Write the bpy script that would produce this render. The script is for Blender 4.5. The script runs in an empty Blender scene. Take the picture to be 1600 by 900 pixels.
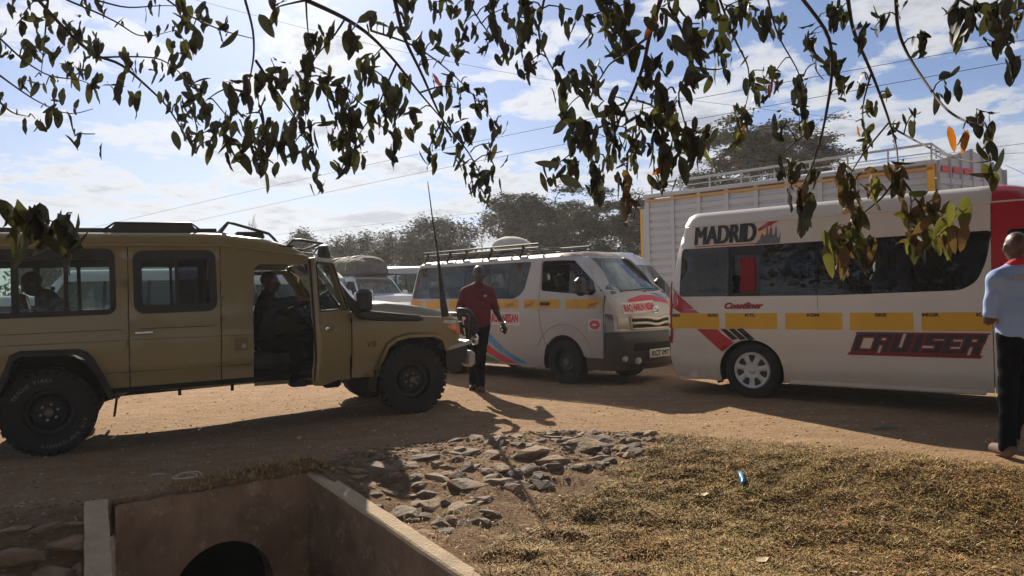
import bpy, bmesh, math, random
import numpy as np
from math import radians, sin, cos, pi
from mathutils import Vector, Matrix, Euler
from mathutils.geometry import delaunay_2d_cdt

random.seed(7)
rng = np.random.default_rng(7)
SC = bpy.context.scene
COL = SC.collection

# ------------------------------------------------------------------ camera
CAM_H = 1.28
FPX = 1150.0
PITCH, ROLL = radians(0.85), radians(1.2)
f_ = Vector((0, cos(PITCH), sin(PITCH)))
r0_ = Vector((1, 0, 0)); u0_ = r0_.cross(f_)
R_ = r0_ * cos(ROLL) - u0_ * sin(ROLL)
U_ = u0_ * cos(ROLL) + r0_ * sin(ROLL)
cam_data = bpy.data.cameras.new('camera')
cam = bpy.data.objects.new('camera', cam_data)
COL.objects.link(cam)
cam_data.sensor_width = 36.0
cam_data.lens = 36.0 * FPX / 1600.0
cam_data.clip_start = 0.05
cam_data.clip_end = 6000
M3 = Matrix((R_, U_, -f_)).transposed()
cam.matrix_world = Matrix.Translation((0, 0, CAM_H)) @ M3.to_4x4()
SC.camera = cam

def at(px, py, y):
    """point of the view ray through a pixel of the photograph (1600x900) at world depth y"""
    d = f_ + R_ * ((px - 800) / FPX) - U_ * ((py - 450) / FPX)
    return Vector((0, 0, CAM_H)) + d * (y / d.y)

# ------------------------------------------------------------------ sun, sky
SUN_EL, SUN_DIR = radians(31.5), Vector((-0.29, 0.957, 0)).normalized()
sd = Vector((SUN_DIR.x * cos(SUN_EL), SUN_DIR.y * cos(SUN_EL), sin(SUN_EL)))
sun_data = bpy.data.lights.new('sun', 'SUN')
sun = bpy.data.objects.new('sun', sun_data)
COL.objects.link(sun)
sun.rotation_euler = sd.to_track_quat('Z', 'Y').to_euler()
sun.location = (0, 0, 30)
sun_data.energy = 5.0
sun_data.angle = radians(0.55)
sun_data.color = (1.0, 0.90, 0.75)

W = bpy.data.worlds.new('World'); SC.world = W; W.use_nodes = True
nt = W.node_tree; nt.nodes.clear()
def N(nt, t, **k):
    n = nt.nodes.new(t)
    for a, b in k.items():
        setattr(n, a, b)
    return n
def math_node(nt, op, a, b=None, clamp=False):
    n = nt.nodes.new('ShaderNodeMath'); n.operation = op; n.use_clamp = clamp
    for i, v in enumerate((a, b)):
        if v is None: continue
        if isinstance(v, (int, float)): n.inputs[i].default_value = v
        else: nt.links.new(v, n.inputs[i])
    return n.outputs[0]
def ramp(nt, fac, stops):
    n = nt.nodes.new('ShaderNodeValToRGB')
    e = n.color_ramp.elements
    while len(e) < len(stops): e.new(0.5)
    for i, (p, c) in enumerate(stops):
        e[i].position = p
        e[i].color = (c, c, c, 1) if isinstance(c, (int, float)) else (*c, 1)
    nt.links.new(fac, n.inputs[0])
    return n.outputs[0]
def mix(nt, fac, a, b, mode='MIX'):
    n = nt.nodes.new('ShaderNodeMix'); n.data_type = 'RGBA'; n.blend_type = mode
    for i, v in ((0, fac), (6, a), (7, b)):
        if isinstance(v, (int, float)): n.inputs[i].default_value = v if i == 0 else (v, v, v, 1)
        elif isinstance(v, (tuple, list)): n.inputs[i].default_value = (*v[:3], 1)
        else: nt.links.new(v, n.inputs[i])
    return n.outputs[2]
def noise(nt, vec, scale, detail=6, rough=0.55, dist=0.0):
    n = nt.nodes.new('ShaderNodeTexNoise')
    n.inputs['Scale'].default_value = scale; n.inputs['Detail'].default_value = detail
    n.inputs['Roughness'].default_value = rough; n.inputs['Distortion'].default_value = dist
    if vec is not None: nt.links.new(vec, n.inputs['Vector'])
    return n.outputs['Fac']

sky = N(nt, 'ShaderNodeTexSky', sky_type='NISHITA')
sky.sun_disc = False
sky.sun_elevation = SUN_EL
sky.sun_rotation = math.atan2(SUN_DIR.x, SUN_DIR.y)
sky.altitude = 1200; sky.air_density = 1.0; sky.dust_density = 1.6; sky.ozone_density = 1.6
tc = N(nt, 'ShaderNodeTexCoord')
sep = N(nt, 'ShaderNodeSeparateXYZ'); nt.links.new(tc.outputs['Generated'], sep.inputs[0])
zz = math_node(nt, 'MAXIMUM', sep.outputs[2], 0.0)
den = math_node(nt, 'ADD', zz, 0.13)
u = math_node(nt, 'DIVIDE', sep.outputs[0], den)
v = math_node(nt, 'DIVIDE', sep.outputs[1], den)
cmb = N(nt, 'ShaderNodeCombineXYZ')
nt.links.new(u, cmb.inputs[0]); nt.links.new(v, cmb.inputs[1]); cmb.inputs[2].default_value = 3.7
n1 = noise(nt, cmb.outputs[0], 2.9, 12, 0.60, 0.1)
n2 = noise(nt, cmb.outputs[0], 0.33, 3, 0.5)
cov = math_node(nt, 'ADD', n1, math_node(nt, 'MULTIPLY', math_node(nt, 'SUBTRACT', n2, 0.5), 0.55))
cl = ramp(nt, cov, [(0.455, 0.0), (0.50, 0.65), (0.55, 1.0)])
# thicker middles of the clouds are greyer than their thin bright rims
shade = ramp(nt, cov, [(0.49, (1.0, 1.0, 1.0)), (0.56, (0.90, 0.91, 0.94)), (0.66, (0.50, 0.53, 0.62))])
sunv = N(nt, 'ShaderNodeVectorMath', operation='DOT_PRODUCT')
nt.links.new(tc.outputs['Generated'], sunv.inputs[0]); sunv.inputs[1].default_value = sd
glow = math_node(nt, 'POWER', math_node(nt, 'MAXIMUM', sunv.outputs['Value'], 0.0), 5.0)
cbright = math_node(nt, 'ADD', math_node(nt, 'MULTIPLY', glow, 3.2), 6.0)
ccol = mix(nt, 1.0, shade, cbright, 'MULTIPLY')
skyc = mix(nt, 1.0, sky.outputs[0], (0.60, 0.67, 0.82), 'MULTIPLY')
withc = mix(nt, math_node(nt, 'MULTIPLY', cl, 0.9), skyc, ccol)
# pale haze band near the horizon
hz = ramp(nt, zz, [(0.0, 0.80), (0.10, 0.45), (0.24, 0.08), (0.45, 0.0)])
fin = mix(nt, hz, withc, (5.2, 5.5, 6.0))
bg = N(nt, 'ShaderNodeBackground'); bg.inputs[1].default_value = 0.082
nt.links.new(fin, bg.inputs[0])
wo = N(nt, 'ShaderNodeOutputWorld'); nt.links.new(bg.outputs[0], wo.inputs[0])

SC.view_settings.view_transform = 'Standard'
SC.view_settings.look = 'None'
SC.view_settings.exposure = 0.52
SC.view_settings.gamma = 1.0
SC.render.engine = 'CYCLES'
SC.cycles.max_bounces = 8
SC.cycles.transparent_max_bounces = 24
SC.cycles.use_adaptive_sampling = True
SC.cycles.caustics_reflective = False
SC.cycles.caustics_refractive = False

# ------------------------------------------------------------------ materials
MATS = {}
def new_mat(name):
    m = bpy.data.materials.new(name); m.use_nodes = True
    m.node_tree.nodes.clear()
    MATS[name] = m
    return m, m.node_tree
def pmat(name, col, rough=0.5, metal=0.0, var=0.12, vscale=4.0, bump=0.0, bscale=60.0, coat=0.0,
         dust=0.0, dust_col=(0.30, 0.20, 0.125), dust_top=1.0, dust_base=0.0, trans=0.0, bdist=0.004, col2=None):
    """principled material with noise-varied colour, fine relief and a dust film that thins out upwards"""
    m, t = new_mat(name)
    c = N(t, 'ShaderNodeTexCoord'); vec = c.outputs['Object']
    nz = noise(t, vec, vscale, 5, 0.6)
    a = tuple(x * (1 - var) for x in col)
    b = col2 if col2 else tuple(min(1, x * (1 + var)) for x in col)
    colr = mix(t, ramp(t, nz, [(0.3, 0.0), (0.7, 1.0)]), a, b)
    rgh = rough
    p = N(t, 'ShaderNodeBsdfPrincipled')
    if dust > 0:
        s = N(t, 'ShaderNodeSeparateXYZ'); t.links.new(vec, s.inputs[0])
        g = math_node(t, 'SUBTRACT', 1.0, math_node(t, 'DIVIDE', s.outputs[2], dust_top), True)
        n3 = noise(t, vec, 7.0, 6, 0.7)
        fac = math_node(t, 'MULTIPLY', math_node(t, 'ADD', math_node(t, 'MULTIPLY', g, g), dust_base), math_node(t, 'ADD', n3, 0.25))
        fac = math_node(t, 'MULTIPLY', fac, dust * 1.4, True)
        colr = mix(t, fac, colr, dust_col)
        rr = math_node(t, 'ADD', math_node(t, 'MULTIPLY', fac, 0.5), rough, True)
        t.links.new(rr, p.inputs['Roughness'])
    else:
        p.inputs['Roughness'].default_value = rough
    t.links.new(colr, p.inputs['Base Color'])
    p.inputs['Metallic'].default_value = metal
    if coat:
        p.inputs['Coat Weight'].default_value = coat; p.inputs['Coat Roughness'].default_value = 0.08
    if bump > 0:
        bn = N(t, 'ShaderNodeBump'); bn.inputs['Strength'].default_value = bump; bn.inputs['Distance'].default_value = bdist
        t.links.new(noise(t, vec, bscale, 6, 0.6), bn.inputs['Height'])
        t.links.new(bn.outputs[0], p.inputs['Normal'])
    o = N(t, 'ShaderNodeOutputMaterial'); t.links.new(p.outputs[0], o.inputs[0])
    return m
def glass_mat(name, tint, refl=0.9, rough=0.02, body=0.0, body_col=(0.02, 0.02, 0.02)):
    """thin pane: tinted see-through with a Fresnel reflection and a little dust on it"""
    m, t = new_mat(name)
    tr = N(t, 'ShaderNodeBsdfTransparent'); tr.inputs[0].default_value = (*tint, 1)
    gl = N(t, 'ShaderNodeBsdfGlossy'); gl.inputs['Roughness'].default_value = rough
    gl.inputs['Color'].default_value = (refl, refl, refl, 1)
    fr = N(t, 'ShaderNodeFresnel'); fr.inputs['IOR'].default_value = 1.5
    df = N(t, 'ShaderNodeBsdfDiffuse'); df.inputs[0].default_value = (*body_col, 1)
    c = N(t, 'ShaderNodeTexCoord')
    nz = noise(t, c.outputs['Object'], 6.0, 6, 0.65)
    mx0 = N(t, 'ShaderNodeMixShader')
    t.links.new(math_node(t, 'MULTIPLY', nz, body * 2, True), mx0.inputs[0])
    t.links.new(tr.outputs[0], mx0.inputs[1]); t.links.new(df.outputs[0], mx0.inputs[2])
    mx = N(t, 'ShaderNodeMixShader'); t.links.new(fr.outputs[0], mx.inputs[0])
    t.links.new(mx0.outputs[0], mx.inputs[1]); t.links.new(gl.outputs[0], mx.inputs[2])
    o = N(t, 'ShaderNodeOutputMaterial'); t.links.new(mx.outputs[0], o.inputs[0])
    return m

# ------------------------------------------------------------------ object helpers
def link(name, me, mat=None, parent=None, smooth=True):
    o = bpy.data.objects.new(name, me); COL.objects.link(o)
    if mat is not None: me.materials.append(mat)
    if smooth and len(me.polygons):
        me.polygons.foreach_set('use_smooth', [True] * len(me.polygons))
    if parent is not None: o.parent = parent
    return o
def from_py(name, verts, faces, mat=None, parent=None, smooth=True):
    me = bpy.data.meshes.new(name)
    me.from_pydata([tuple(v) for v in verts], [], [tuple(f) for f in faces])
    me.update()
    return link(name, me, mat, parent, smooth)
def thing(name, label, cat, loc=(0, 0, 0), rot=(0, 0, 0), group=None):
    o = bpy.data.objects.new(name, None); COL.objects.link(o)
    o.location = loc; o.rotation_euler = rot
    o.empty_display_size = 0.2
    return tag(o, label, cat, group)
def tag(o, label=None, cat=None, group=None, kind=None):
    if label: o['label'] = label
    if cat: o['category'] = cat
    if group: o['group'] = group
    if kind: o['kind'] = kind
    return o
def copy_tree(o, parent=None):
    c = o.copy(); COL.objects.link(c)
    if parent is not None: c.parent = parent
    for ch in [x for x in bpy.data.objects if x.parent == o]:
        copy_tree(ch, c)
    return c

class MB:
    """collects shapes into one mesh"""
    def __init__(s): s.v = []; s.f = []
    def add(s, vs, fs):
        n = len(s.v); s.v.extend(tuple(v) for v in vs); s.f.extend(tuple(i + n for i in f) for f in fs); return s
    def box(s, c, d, rot=None, bev=0.0, taper=None):
        hx, hy, hz = d[0] / 2, d[1] / 2, d[2] / 2
        b = min(bev, hx * .9, hy * .9, hz * .9)
        if b <= 0:
            vs = [(x, y, z) for z in (-hz, hz) for (x, y) in ((-hx, -hy), (hx, -hy), (hx, hy), (-hx, hy))]
            fs = [(3, 2, 1, 0), (4, 5, 6, 7), (0, 1, 5, 4), (1, 2, 6, 5), (2, 3, 7, 6), (3, 0, 4, 7)]
        else:
            vs = []; fs = []
            rings = [(-hz, b), (-hz + b, 0), (hz - b, 0), (hz, b)]
            for z, ins in rings:
                x, y = hx - ins, hy - ins
                c_ = b if ins == 0 else b * .5
                for (px, py) in ((-x + c_, -y), (x - c_, -y), (x, -y + c_), (x, y - c_), (x - c_, y), (-x + c_, y), (-x, y - c_), (-x, -y + c_)):
                    vs.append((px, py, z))
            for k in range(3):
                for i in range(8):
                    j = (i + 1) % 8
                    fs.append((k * 8 + i, k * 8 + j, k * 8 + 8 + j, k * 8 + 8 + i))
            fs.append(tuple(range(7, -1, -1))); fs.append(tuple(range(24, 32)))
        if taper:
            vs = [(x * (taper if z > 0 else 1), y * (taper if z > 0 else 1), z) for x, y, z in vs]
        m = Matrix.Translation(c)
        if rot is not None: m = m @ Euler(rot).to_matrix().to_4x4()
        return s.add([m @ Vector(v) for v in vs], fs)
    def tube(s, pts, r, seg=8, cap=True):
        pts = [Vector(p) for p in pts]
        if not isinstance(r, (list, tuple)): r = [r] * len(pts)
        vs = []; fs = []
        prev = None
        for i, p in enumerate(pts):
            d = (pts[min(i + 1, len(pts) - 1)] - pts[max(i - 1, 0)])
            if d.length < 1e-9: d = Vector((0, 0, 1))
            d.normalize()
            if prev is None:
                a = d.orthogonal().normalized()
            else:
                a = prev - d * prev.dot(d)
                a = a.normalized() if a.length > 1e-6 else d.orthogonal().normalized()
            prev = a; b = d.cross(a)
            for k in range(seg):
                t = 2 * pi * k / seg
                vs.append(p + (a * cos(t) + b * sin(t)) * r[i])
        for i in range(len(pts) - 1):
            for k in range(seg):
                j = (k + 1) % seg
                fs.append((i * seg + k, i * seg + j, (i + 1) * seg + j, (i + 1) * seg + k))
        if cap:
            fs.append(tuple(range(seg - 1, -1, -1))); n = (len(pts) - 1) * seg
            fs.append(tuple(range(n, n + seg)))
        return s.add(vs, fs)
    def lathe(s, prof, c=(0, 0, 0), seg=32, axis='y', close=False):
        """prof: (radius, axial) pairs"""
        vs = []; fs = []
        for (r, a) in prof:
            for k in range(seg):
                t = 2 * pi * k / seg
                if axis == 'y': p = (r * cos(t), a, r * sin(t))
                elif axis == 'x': p = (a, r * cos(t), r * sin(t))
                else: p = (r * cos(t), r * sin(t), a)
                vs.append(Vector(c) + Vector(p))
        n = len(prof)
        for i in range(n - 1 + (1 if close else 0)):
            i2 = (i + 1) % n
            for k in range(seg):
                j = (k + 1) % seg
                q = (i * seg + k, i2 * seg + k, i2 * seg + j, i * seg + j)
                fs.append(q if axis != 'y' else q)
        return s.add(vs, fs)
    def prism(s, poly, z0, z1, fn=None):
        """extrude a 2D polygon; fn maps (a,b,c) to 3D"""
        fn = fn or (lambda a, b, c: (a, b, c))
        n = len(poly)
        vs = [fn(a, b, z0) for a, b in poly] + [fn(a, b, z1) for a, b in poly]
        fs = [tuple(range(n - 1, -1, -1)), tuple(range(n, 2 * n))]
        fs += [(i, (i + 1) % n, n + (i + 1) % n, n + i) for i in range(n)]
        return s.add(vs, fs)
    def blob(s, c, d, seg=12, rings=8, jit=0.0, rot=None):
        vs = []; fs = []
        m = Euler(rot).to_matrix() if rot else Matrix.Identity(3)
        for i in range(rings + 1):
            ph = pi * i / rings
            for k in range(seg):
                t = 2 * pi * k / seg
                q = 1 + random.uniform(-jit, jit)
                vs.append(Vector(c) + m @ Vector((d[0] / 2 * sin(ph) * cos(t) * q, d[1] / 2 * sin(ph) * sin(t) * q, d[2] / 2 * cos(ph) * q)))
        for i in range(rings):
            for k in range(seg):
                j = (k + 1) % seg
                fs.append((i * seg + k, (i + 1) * seg + k, (i + 1) * seg + j, i * seg + j))
        return s.add(vs, fs)
    def build(s, name, mat, parent=None, smooth=False, label=None, autos=None):
        o = from_py(name, s.v, s.f, mat, parent, smooth)
        if label: o['label'] = label
        if autos:
            o.data.polygons.foreach_set('use_smooth', [True] * len(o.data.polygons))
            o.data.set_sharp_from_angle(angle=radians(autos))
        bm = bmesh.new(); bm.from_mesh(o.data)
        bmesh.ops.remove_doubles(bm, verts=bm.verts, dist=1e-6)
        bmesh.ops.recalc_face_normals(bm, faces=bm.faces)
        bm.to_mesh(o.data); bm.free()
        return o

# ------------------------------------------------------------------ curved panels cut from a 2D outline
def resample(poly, step):
    out = []
    n = len(poly)
    for i in range(n):
        a = np.array(poly[i], float); b = np.array(poly[(i + 1) % n], float)
        L = np.linalg.norm(b - a)
        k = max(1, int(math.ceil(L / step)))
        for j in range(k): out.append(tuple(a + (b - a) * j / k))
    return out
def inside(P, poly):
    x, y = P[:, 0], P[:, 1]; r = np.zeros(len(P), bool)
    q = np.array(poly); n = len(q)
    for i in range(n):
        x1, y1 = q[i]; x2, y2 = q[(i + 1) % n]
        if y1 == y2: continue
        c = ((y1 > y) != (y2 > y)) & (x < (x2 - x1) * (y - y1) / (y2 - y1) + x1)
        r ^= c
    return r
def segdist(P, poly):
    q = np.array(poly); d = np.full(len(P), 1e9); n = len(q)
    for i in range(n):
        a = q[i]; b = q[(i + 1) % n]; ab = b - a; L = (ab @ ab)
        if L < 1e-12: continue
        t = np.clip(((P - a) @ ab) / L, 0, 1)
        d = np.minimum(d, np.linalg.norm(P - (a + t[:, None] * ab), axis=1))
    return d
def cdt(outer, holes, step):
    o = resample(outer, step); hs = [resample(h, step) for h in holes]
    pts = list(o); edges = [(i, (i + 1) % len(o)) for i in range(len(o))]
    for h in hs:
        n = len(pts); pts += h; edges += [(n + i, n + (i + 1) % len(h)) for i in range(len(h))]
    q = np.array(o); lo = q.min(0); hi = q.max(0)
    gx = np.arange(lo[0] + step * .5, hi[0], step); gy = np.arange(lo[1] + step * .5, hi[1], step)
    if len(gx) and len(gy):
        G = np.stack(np.meshgrid(gx, gy), -1).reshape(-1, 2)
        k = inside(G, o) & (segdist(G, o) > step * .45)
        for h in hs: k &= ~inside(G, h) & (segdist(G, h) > step * .45)
        pts += [tuple(p) for p in G[k]]
    vs, es, fs, *_ = delaunay_2d_cdt([Vector(p) for p in pts], edges, [], 0, 1e-6)
    V = np.array([(v.x, v.y) for v in vs]); F = np.array([f for f in fs if len(f) == 3])
    cen = V[F].mean(1)
    k = inside(cen, o)
    for h in hs: k &= ~inside(cen, h)
    F = F[k]
    a = V[F[:, 1]] - V[F[:, 0]]; b = V[F[:, 2]] - V[F[:, 0]]
    cr = a[:, 0] * b[:, 1] - a[:, 1] * b[:, 0]
    F = F[np.abs(cr) > 1e-10]; cr = cr[np.abs(cr) > 1e-10]
    F[cr < 0] = F[cr < 0][:, ::-1]
    return V, F
def panel(name, outer, fn, mat, parent=None, holes=(), step=.07, rim=0.015, off=0.0, flip=False, label=None):
    V, F = cdt(outer, holes, step)
    e = 1e-3
    P = [Vector(fn(u, v)) for u, v in V]; NR = []
    for (u, v), p in zip(V, P):
        n = (Vector(fn(u + e, v)) - p).cross(Vector(fn(u, v + e)) - p)
        n = n.normalized() if n.length > 1e-12 else Vector((0, 0, 1))
        NR.append(-n if flip else n)
    P = [p + n * off for p, n in zip(P, NR)]
    F = [tuple(f[::-1]) if flip else tuple(f) for f in F.tolist()]
    verts = list(P); faces = list(F)
    if rim:
        cnt = {}
        for f in F:
            for i in range(3):
                a, b = f[i], f[(i + 1) % 3]
                cnt[(a, b)] = cnt.get((a, b), 0) + 1
        bd = [(a, b) for (a, b) in cnt if (b, a) not in cnt]
        m1 = {}; m2 = {}
        for a, b in bd:
            for i in (a, b):
                if i not in m1:
                    m1[i] = len(verts); verts.append(P[i]); m2[i] = len(verts); verts.append(P[i] - NR[i] * rim)
            faces.append((m1[b], m1[a], m2[a], m2[b]))
    o = from_py(name, verts, faces, mat, parent, True)
    if label: o['label'] = label
    return o
def rrect(x0, z0, x1, z1, r, n=5):
    """rounded rectangle outline; r may be 4 radii from lower left, counter-clockwise"""
    rs = r if isinstance(r, (tuple, list)) else (r,) * 4
    out = []
    for (cx, cz, a0, q) in ((x0, z0, 180, 0), (x1, z0, 270, 1), (x1, z1, 0, 2), (x0, z1, 90, 3)):
        rr = rs[q]
        ox = cx + (rr if q in (0, 3) else -rr); oz = cz + (rr if q in (0, 1) else -rr)
        for k in range(n + 1):
            t = radians(a0 + 90 * k / n); out.append((ox + rr * cos(t), oz + rr * sin(t)))
    return out
def rpoly(pts, r, n=4):
    """polygon with its corners rounded"""
    out = []; m = len(pts)
    rs = r if isinstance(r, (list, tuple)) else [r] * m
    for i in range(m):
        p = Vector(pts[i]); a = Vector(pts[i - 1]) - p; b = Vector(pts[(i + 1) % m]) - p
        rr = min(rs[i], a.length * .45, b.length * .45)
        if rr < 1e-4: out.append(tuple(p)); continue
        A = p + a.normalized() * rr; B = p + b.normalized() * rr
        for k in range(n + 1):
            t = k / n
            q = A * (1 - t) ** 2 + p * 2 * t * (1 - t) + B * t * t
            out.append((q.x, q.y))
    return out
def smooth_table(xs, ys, w=0.04, n=500):
    X = np.linspace(xs[0], xs[-1], n); Y = np.interp(X, xs, ys)
    k = max(1, int(w / (X[1] - X[0])))
    if k > 1:
        ker = np.hanning(k + 2)[1:-1]; ker /= ker.sum()
        Yp = np.concatenate([np.full(k, Y[0]) - (np.arange(k, 0, -1) * (Y[1] - Y[0])), Y, np.full(k, Y[-1]) + np.arange(1, k + 1) * (Y[-1] - Y[-2])])
        Y = np.convolve(Yp, ker, 'same')[k:-k]
    X = X.tolist(); Y = Y.tolist(); x0 = X[0]; dx = X[1] - X[0]
    def f(x):
        t = (x - x0) / dx
        if t <= 0: return Y[0]
        if t >= n - 1: return Y[-1]
        i = int(t); return Y[i] + (Y[i + 1] - Y[i]) * (t - i)
    return f

_fontcache = {}
def text_mesh(s, size=1.0, bold=0.0, sx=1.0, shear=0.0, spacing=1.0, align='CENTER'):
    """2D vertices and triangles of a line of lettering, baseline at 0"""
    cu = bpy.data.curves.new('lettering', 'FONT'); cu.body = s; cu.size = size; cu.offset = bold
    cu.align_x = align; cu.shear = shear; cu.space_character = spacing; cu.resolution_u = 3
    o = bpy.data.objects.new('lettering_source', cu); COL.objects.link(o)
    bpy.context.view_layer.update()
    me = bpy.data.meshes.new_from_object(o.evaluated_get(bpy.context.evaluated_depsgraph_get()))
    bm = bmesh.new(); bm.from_mesh(me); bmesh.ops.triangulate(bm, faces=bm.faces)
    vs = [(v.co.x * sx, v.co.y) for v in bm.verts]; fs = [tuple(v.index for v in f.verts) for f in bm.faces]
    bm.free(); bpy.data.objects.remove(o); bpy.data.curves.remove(cu); bpy.data.meshes.remove(me)
    return vs, fs
def lettering(name, s, fn, origin, mat, parent, size, bold=0.0, sx=1.0, shear=0.0, off=0.005, rot=0.0, align='CENTER', fit=None, label=None, spacing=1.0, stamp=0):
    vs, fs = text_mesh(s, size, bold, sx, shear, spacing, align)
    if stamp:  # bolder strokes: the outline repeated side by side
        n0 = len(vs); k_ = 5; v0, f0 = list(vs), list(fs); vs = []; fs = []
        for q in range(k_):
            d_ = stamp * (q / (k_ - 1) - .5) * size
            vs += [(x + d_, y) for x, y in v0]; fs += [tuple(i + n0 * q for i in f) for f in f0]
    if fit:   # fit = (width, height)
        a = np.array(vs); lo = a.min(0); hi = a.max(0)
        a = (a - lo) / (hi - lo) * np.array(fit) - (np.array(fit) * (0.5, 0) if align == 'CENTER' else 0)
        vs = [tuple(q) for q in a]
    c_, s_ = cos(rot), sin(rot); out = []; e = 1e-3; per = (len(vs) // 5) if stamp else 10 ** 9
    for ii, (x, y) in enumerate(vs):
        u = origin[0] + x * c_ - y * s_; v = origin[1] + x * s_ + y * c_
        p = Vector(fn(u, v)); n = (Vector(fn(u + e, v)) - p).cross(Vector(fn(u, v + e)) - p).normalized()
        out.append(p + n * (off + .0003 * (ii // per)))
    o = from_py(name, out, fs, mat, parent, False)
    if label: o['label'] = label
    return o
# =================================================================== ground
def smooth01(t):
    t = max(0.0, min(1.0, t)); return t * t * (3 - 2 * t)
EDGE_X = [-9, -3.6, -3.2, -2.72, -1.63, -1.32, -0.6, 0.0, 0.6, 1.43, 2.2, 3.0, 3.6, 4.5, 6, 12]
EDGE_Y = [3.6, 4.5, 4.72, 4.98, 5.95, 6.45, 6.85, 7.1, 7.15, 6.95, 6.35, 5.85, 5.35, 4.9, 4.4, 3.8]
DROP_W = [1.0, 1.0, 1.0, 1.0, 1.7, 2.0, 2.6, 2.8, 2.8, 2.6, 2.3, 2.1, 2.0, 2.0, 2.0, 2.0]
def y_edge(x): return float(np.interp(x, EDGE_X, EDGE_Y))
_ph = rng.uniform(0, 6.28, (14, 3)); _dir = rng.normal(size=(14, 2)); _fr = np.array([.7, .9, 1.3, 1.7, 2.3, 2.9, 3.7, 4.6, 6, 7.7, 9.5, 12, 15, 19])
def undul(x, y, lo=0, hi=14):
    s = 0.0
    for i in range(lo, hi):
        f = _fr[i]; d = _dir[i]
        s += sin((d[0] * x + d[1] * y) * f + _ph[i, 0]) / f
    return s
def hz(x, y):
    t = (y_edge(x) - y) / float(np.interp(x, EDGE_X, DROP_W))
    z = -0.36 * smooth01(t) + .35 * smooth01((y - 19) / 5)
    w = 1.0 if 2 < y < 14 and abs(x) < 9 else 0.0
    if w:
        w = min(1, (14 - y) / 2, (9 - abs(x)) / 2, y - 2)
        on = smooth01(t * 3)
        rk_ = smooth01((1.5 - x) / .8) * smooth01((x + 2.2) / .5) * on
        z += w * (0.007 * undul(x, y, 0, 8) + (0.004 + 0.010 * on + .035 * rk_) * undul(x * 1.3 + 5, y * 1.7, 4, 14))
        z -= 0.088 * smooth01((-1.0 - x) / 3.3) * smooth01((y - 4.6) / 1.8) * smooth01((13 - y) / 4)
    return z

_vt = {}
def vnoise(x, y, f, seed=0):
    """smooth value noise in -1..1"""
    if seed not in _vt: _vt[seed] = np.random.default_rng(1000 + seed).uniform(-1, 1, (64, 64))
    T = _vt[seed]
    u = np.asarray(x) * f + 31.7; v = np.asarray(y) * f + 17.3; i = np.floor(u).astype(int); j = np.floor(v).astype(int); a = u - i; b = v - j
    a = a * a * (3 - 2 * a); b = b * b * (3 - 2 * b); g = lambda p, q: T[p % 64, q % 64]
    return (g(i, j) * (1 - a) + g(i + 1, j) * a) * (1 - b) + (g(i, j + 1) * (1 - a) + g(i + 1, j + 1) * a) * b
def fbm(x, y, f, n=4, seed=0):
    return sum(vnoise(x, y, f * 2 ** k, seed + k) / 1.7 ** k for k in range(n)) / 1.8
# culvert outline (plan): headwall A-B, wing walls running down towards the viewer
A_ = Vector((-2.66, 4.90)); B_ = Vector((-1.63, 5.77)); C_ = Vector((-0.33, 4.36)); C2 = Vector((0.55, 3.40)); D_ = Vector((-2.30, 4.28)); D2 = Vector((-1.75, 3.2))

m_soil, t = new_mat('dry_earth')
c = N(t, 'ShaderNodeTexCoord'); vec = c.outputs['Object']
big = noise(t, vec, 0.55, 5, 0.6); mid = noise(t, vec, 5.0, 8, 0.7); fine = noise(t, vec, 55.0, 4, 0.7)
col = mix(t, ramp(t, big, [(0.35, 0), (0.65, 1)]), (0.42, 0.270, 0.155), (0.52, 0.350, 0.210))
col = mix(t, ramp(t, mid, [(0.35, 0.0), (0.6, 0.75)]), col, (0.34, 0.195, 0.100))
mp_ = N(t, 'ShaderNodeMapping'); mp_.inputs['Scale'].default_value = (0.5, 3.2, 1); mp_.inputs['Rotation'].default_value = (0, 0, -.25); t.links.new(vec, mp_.inputs[0])
ruts = noise(t, mp_.outputs[0], 1.4, 6, 0.65)
col = mix(t, ramp(t, ruts, [(0.42, 0.0), (0.62, 0.55)]), col, (0.30, 0.185, 0.10))
col = mix(t, ramp(t, fine, [(0.52, 0.0), (0.68, 0.8)]), col, (0.66, 0.44, 0.25))
col = mix(t, ramp(t, fine, [(0.30, 0.8), (0.42, 0.0)]), col, (0.20, 0.13, 0.085))
p = N(t, 'ShaderNodeBsdfPrincipled'); p.inputs['Roughness'].default_value = 0.95; p.inputs['Specular IOR Level'].default_value = 0.15
t.links.new(col, p.inputs['Base Color'])
hgt = math_node(t, 'ADD', math_node(t, 'MULTIPLY', mid, 0.7), math_node(t, 'MULTIPLY', noise(t, vec, 28, 8, 0.75), 0.5))
bn = N(t, 'ShaderNodeBump'); bn.inputs['Strength'].default_value = 1.0; bn.inputs['Distance'].default_value = 0.06
t.links.new(hgt, bn.inputs['Height']); t.links.new(bn.outputs[0], p.inputs['Normal'])
o = N(t, 'ShaderNodeOutputMaterial'); t.links.new(p.outputs[0], o.inputs[0])

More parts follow.
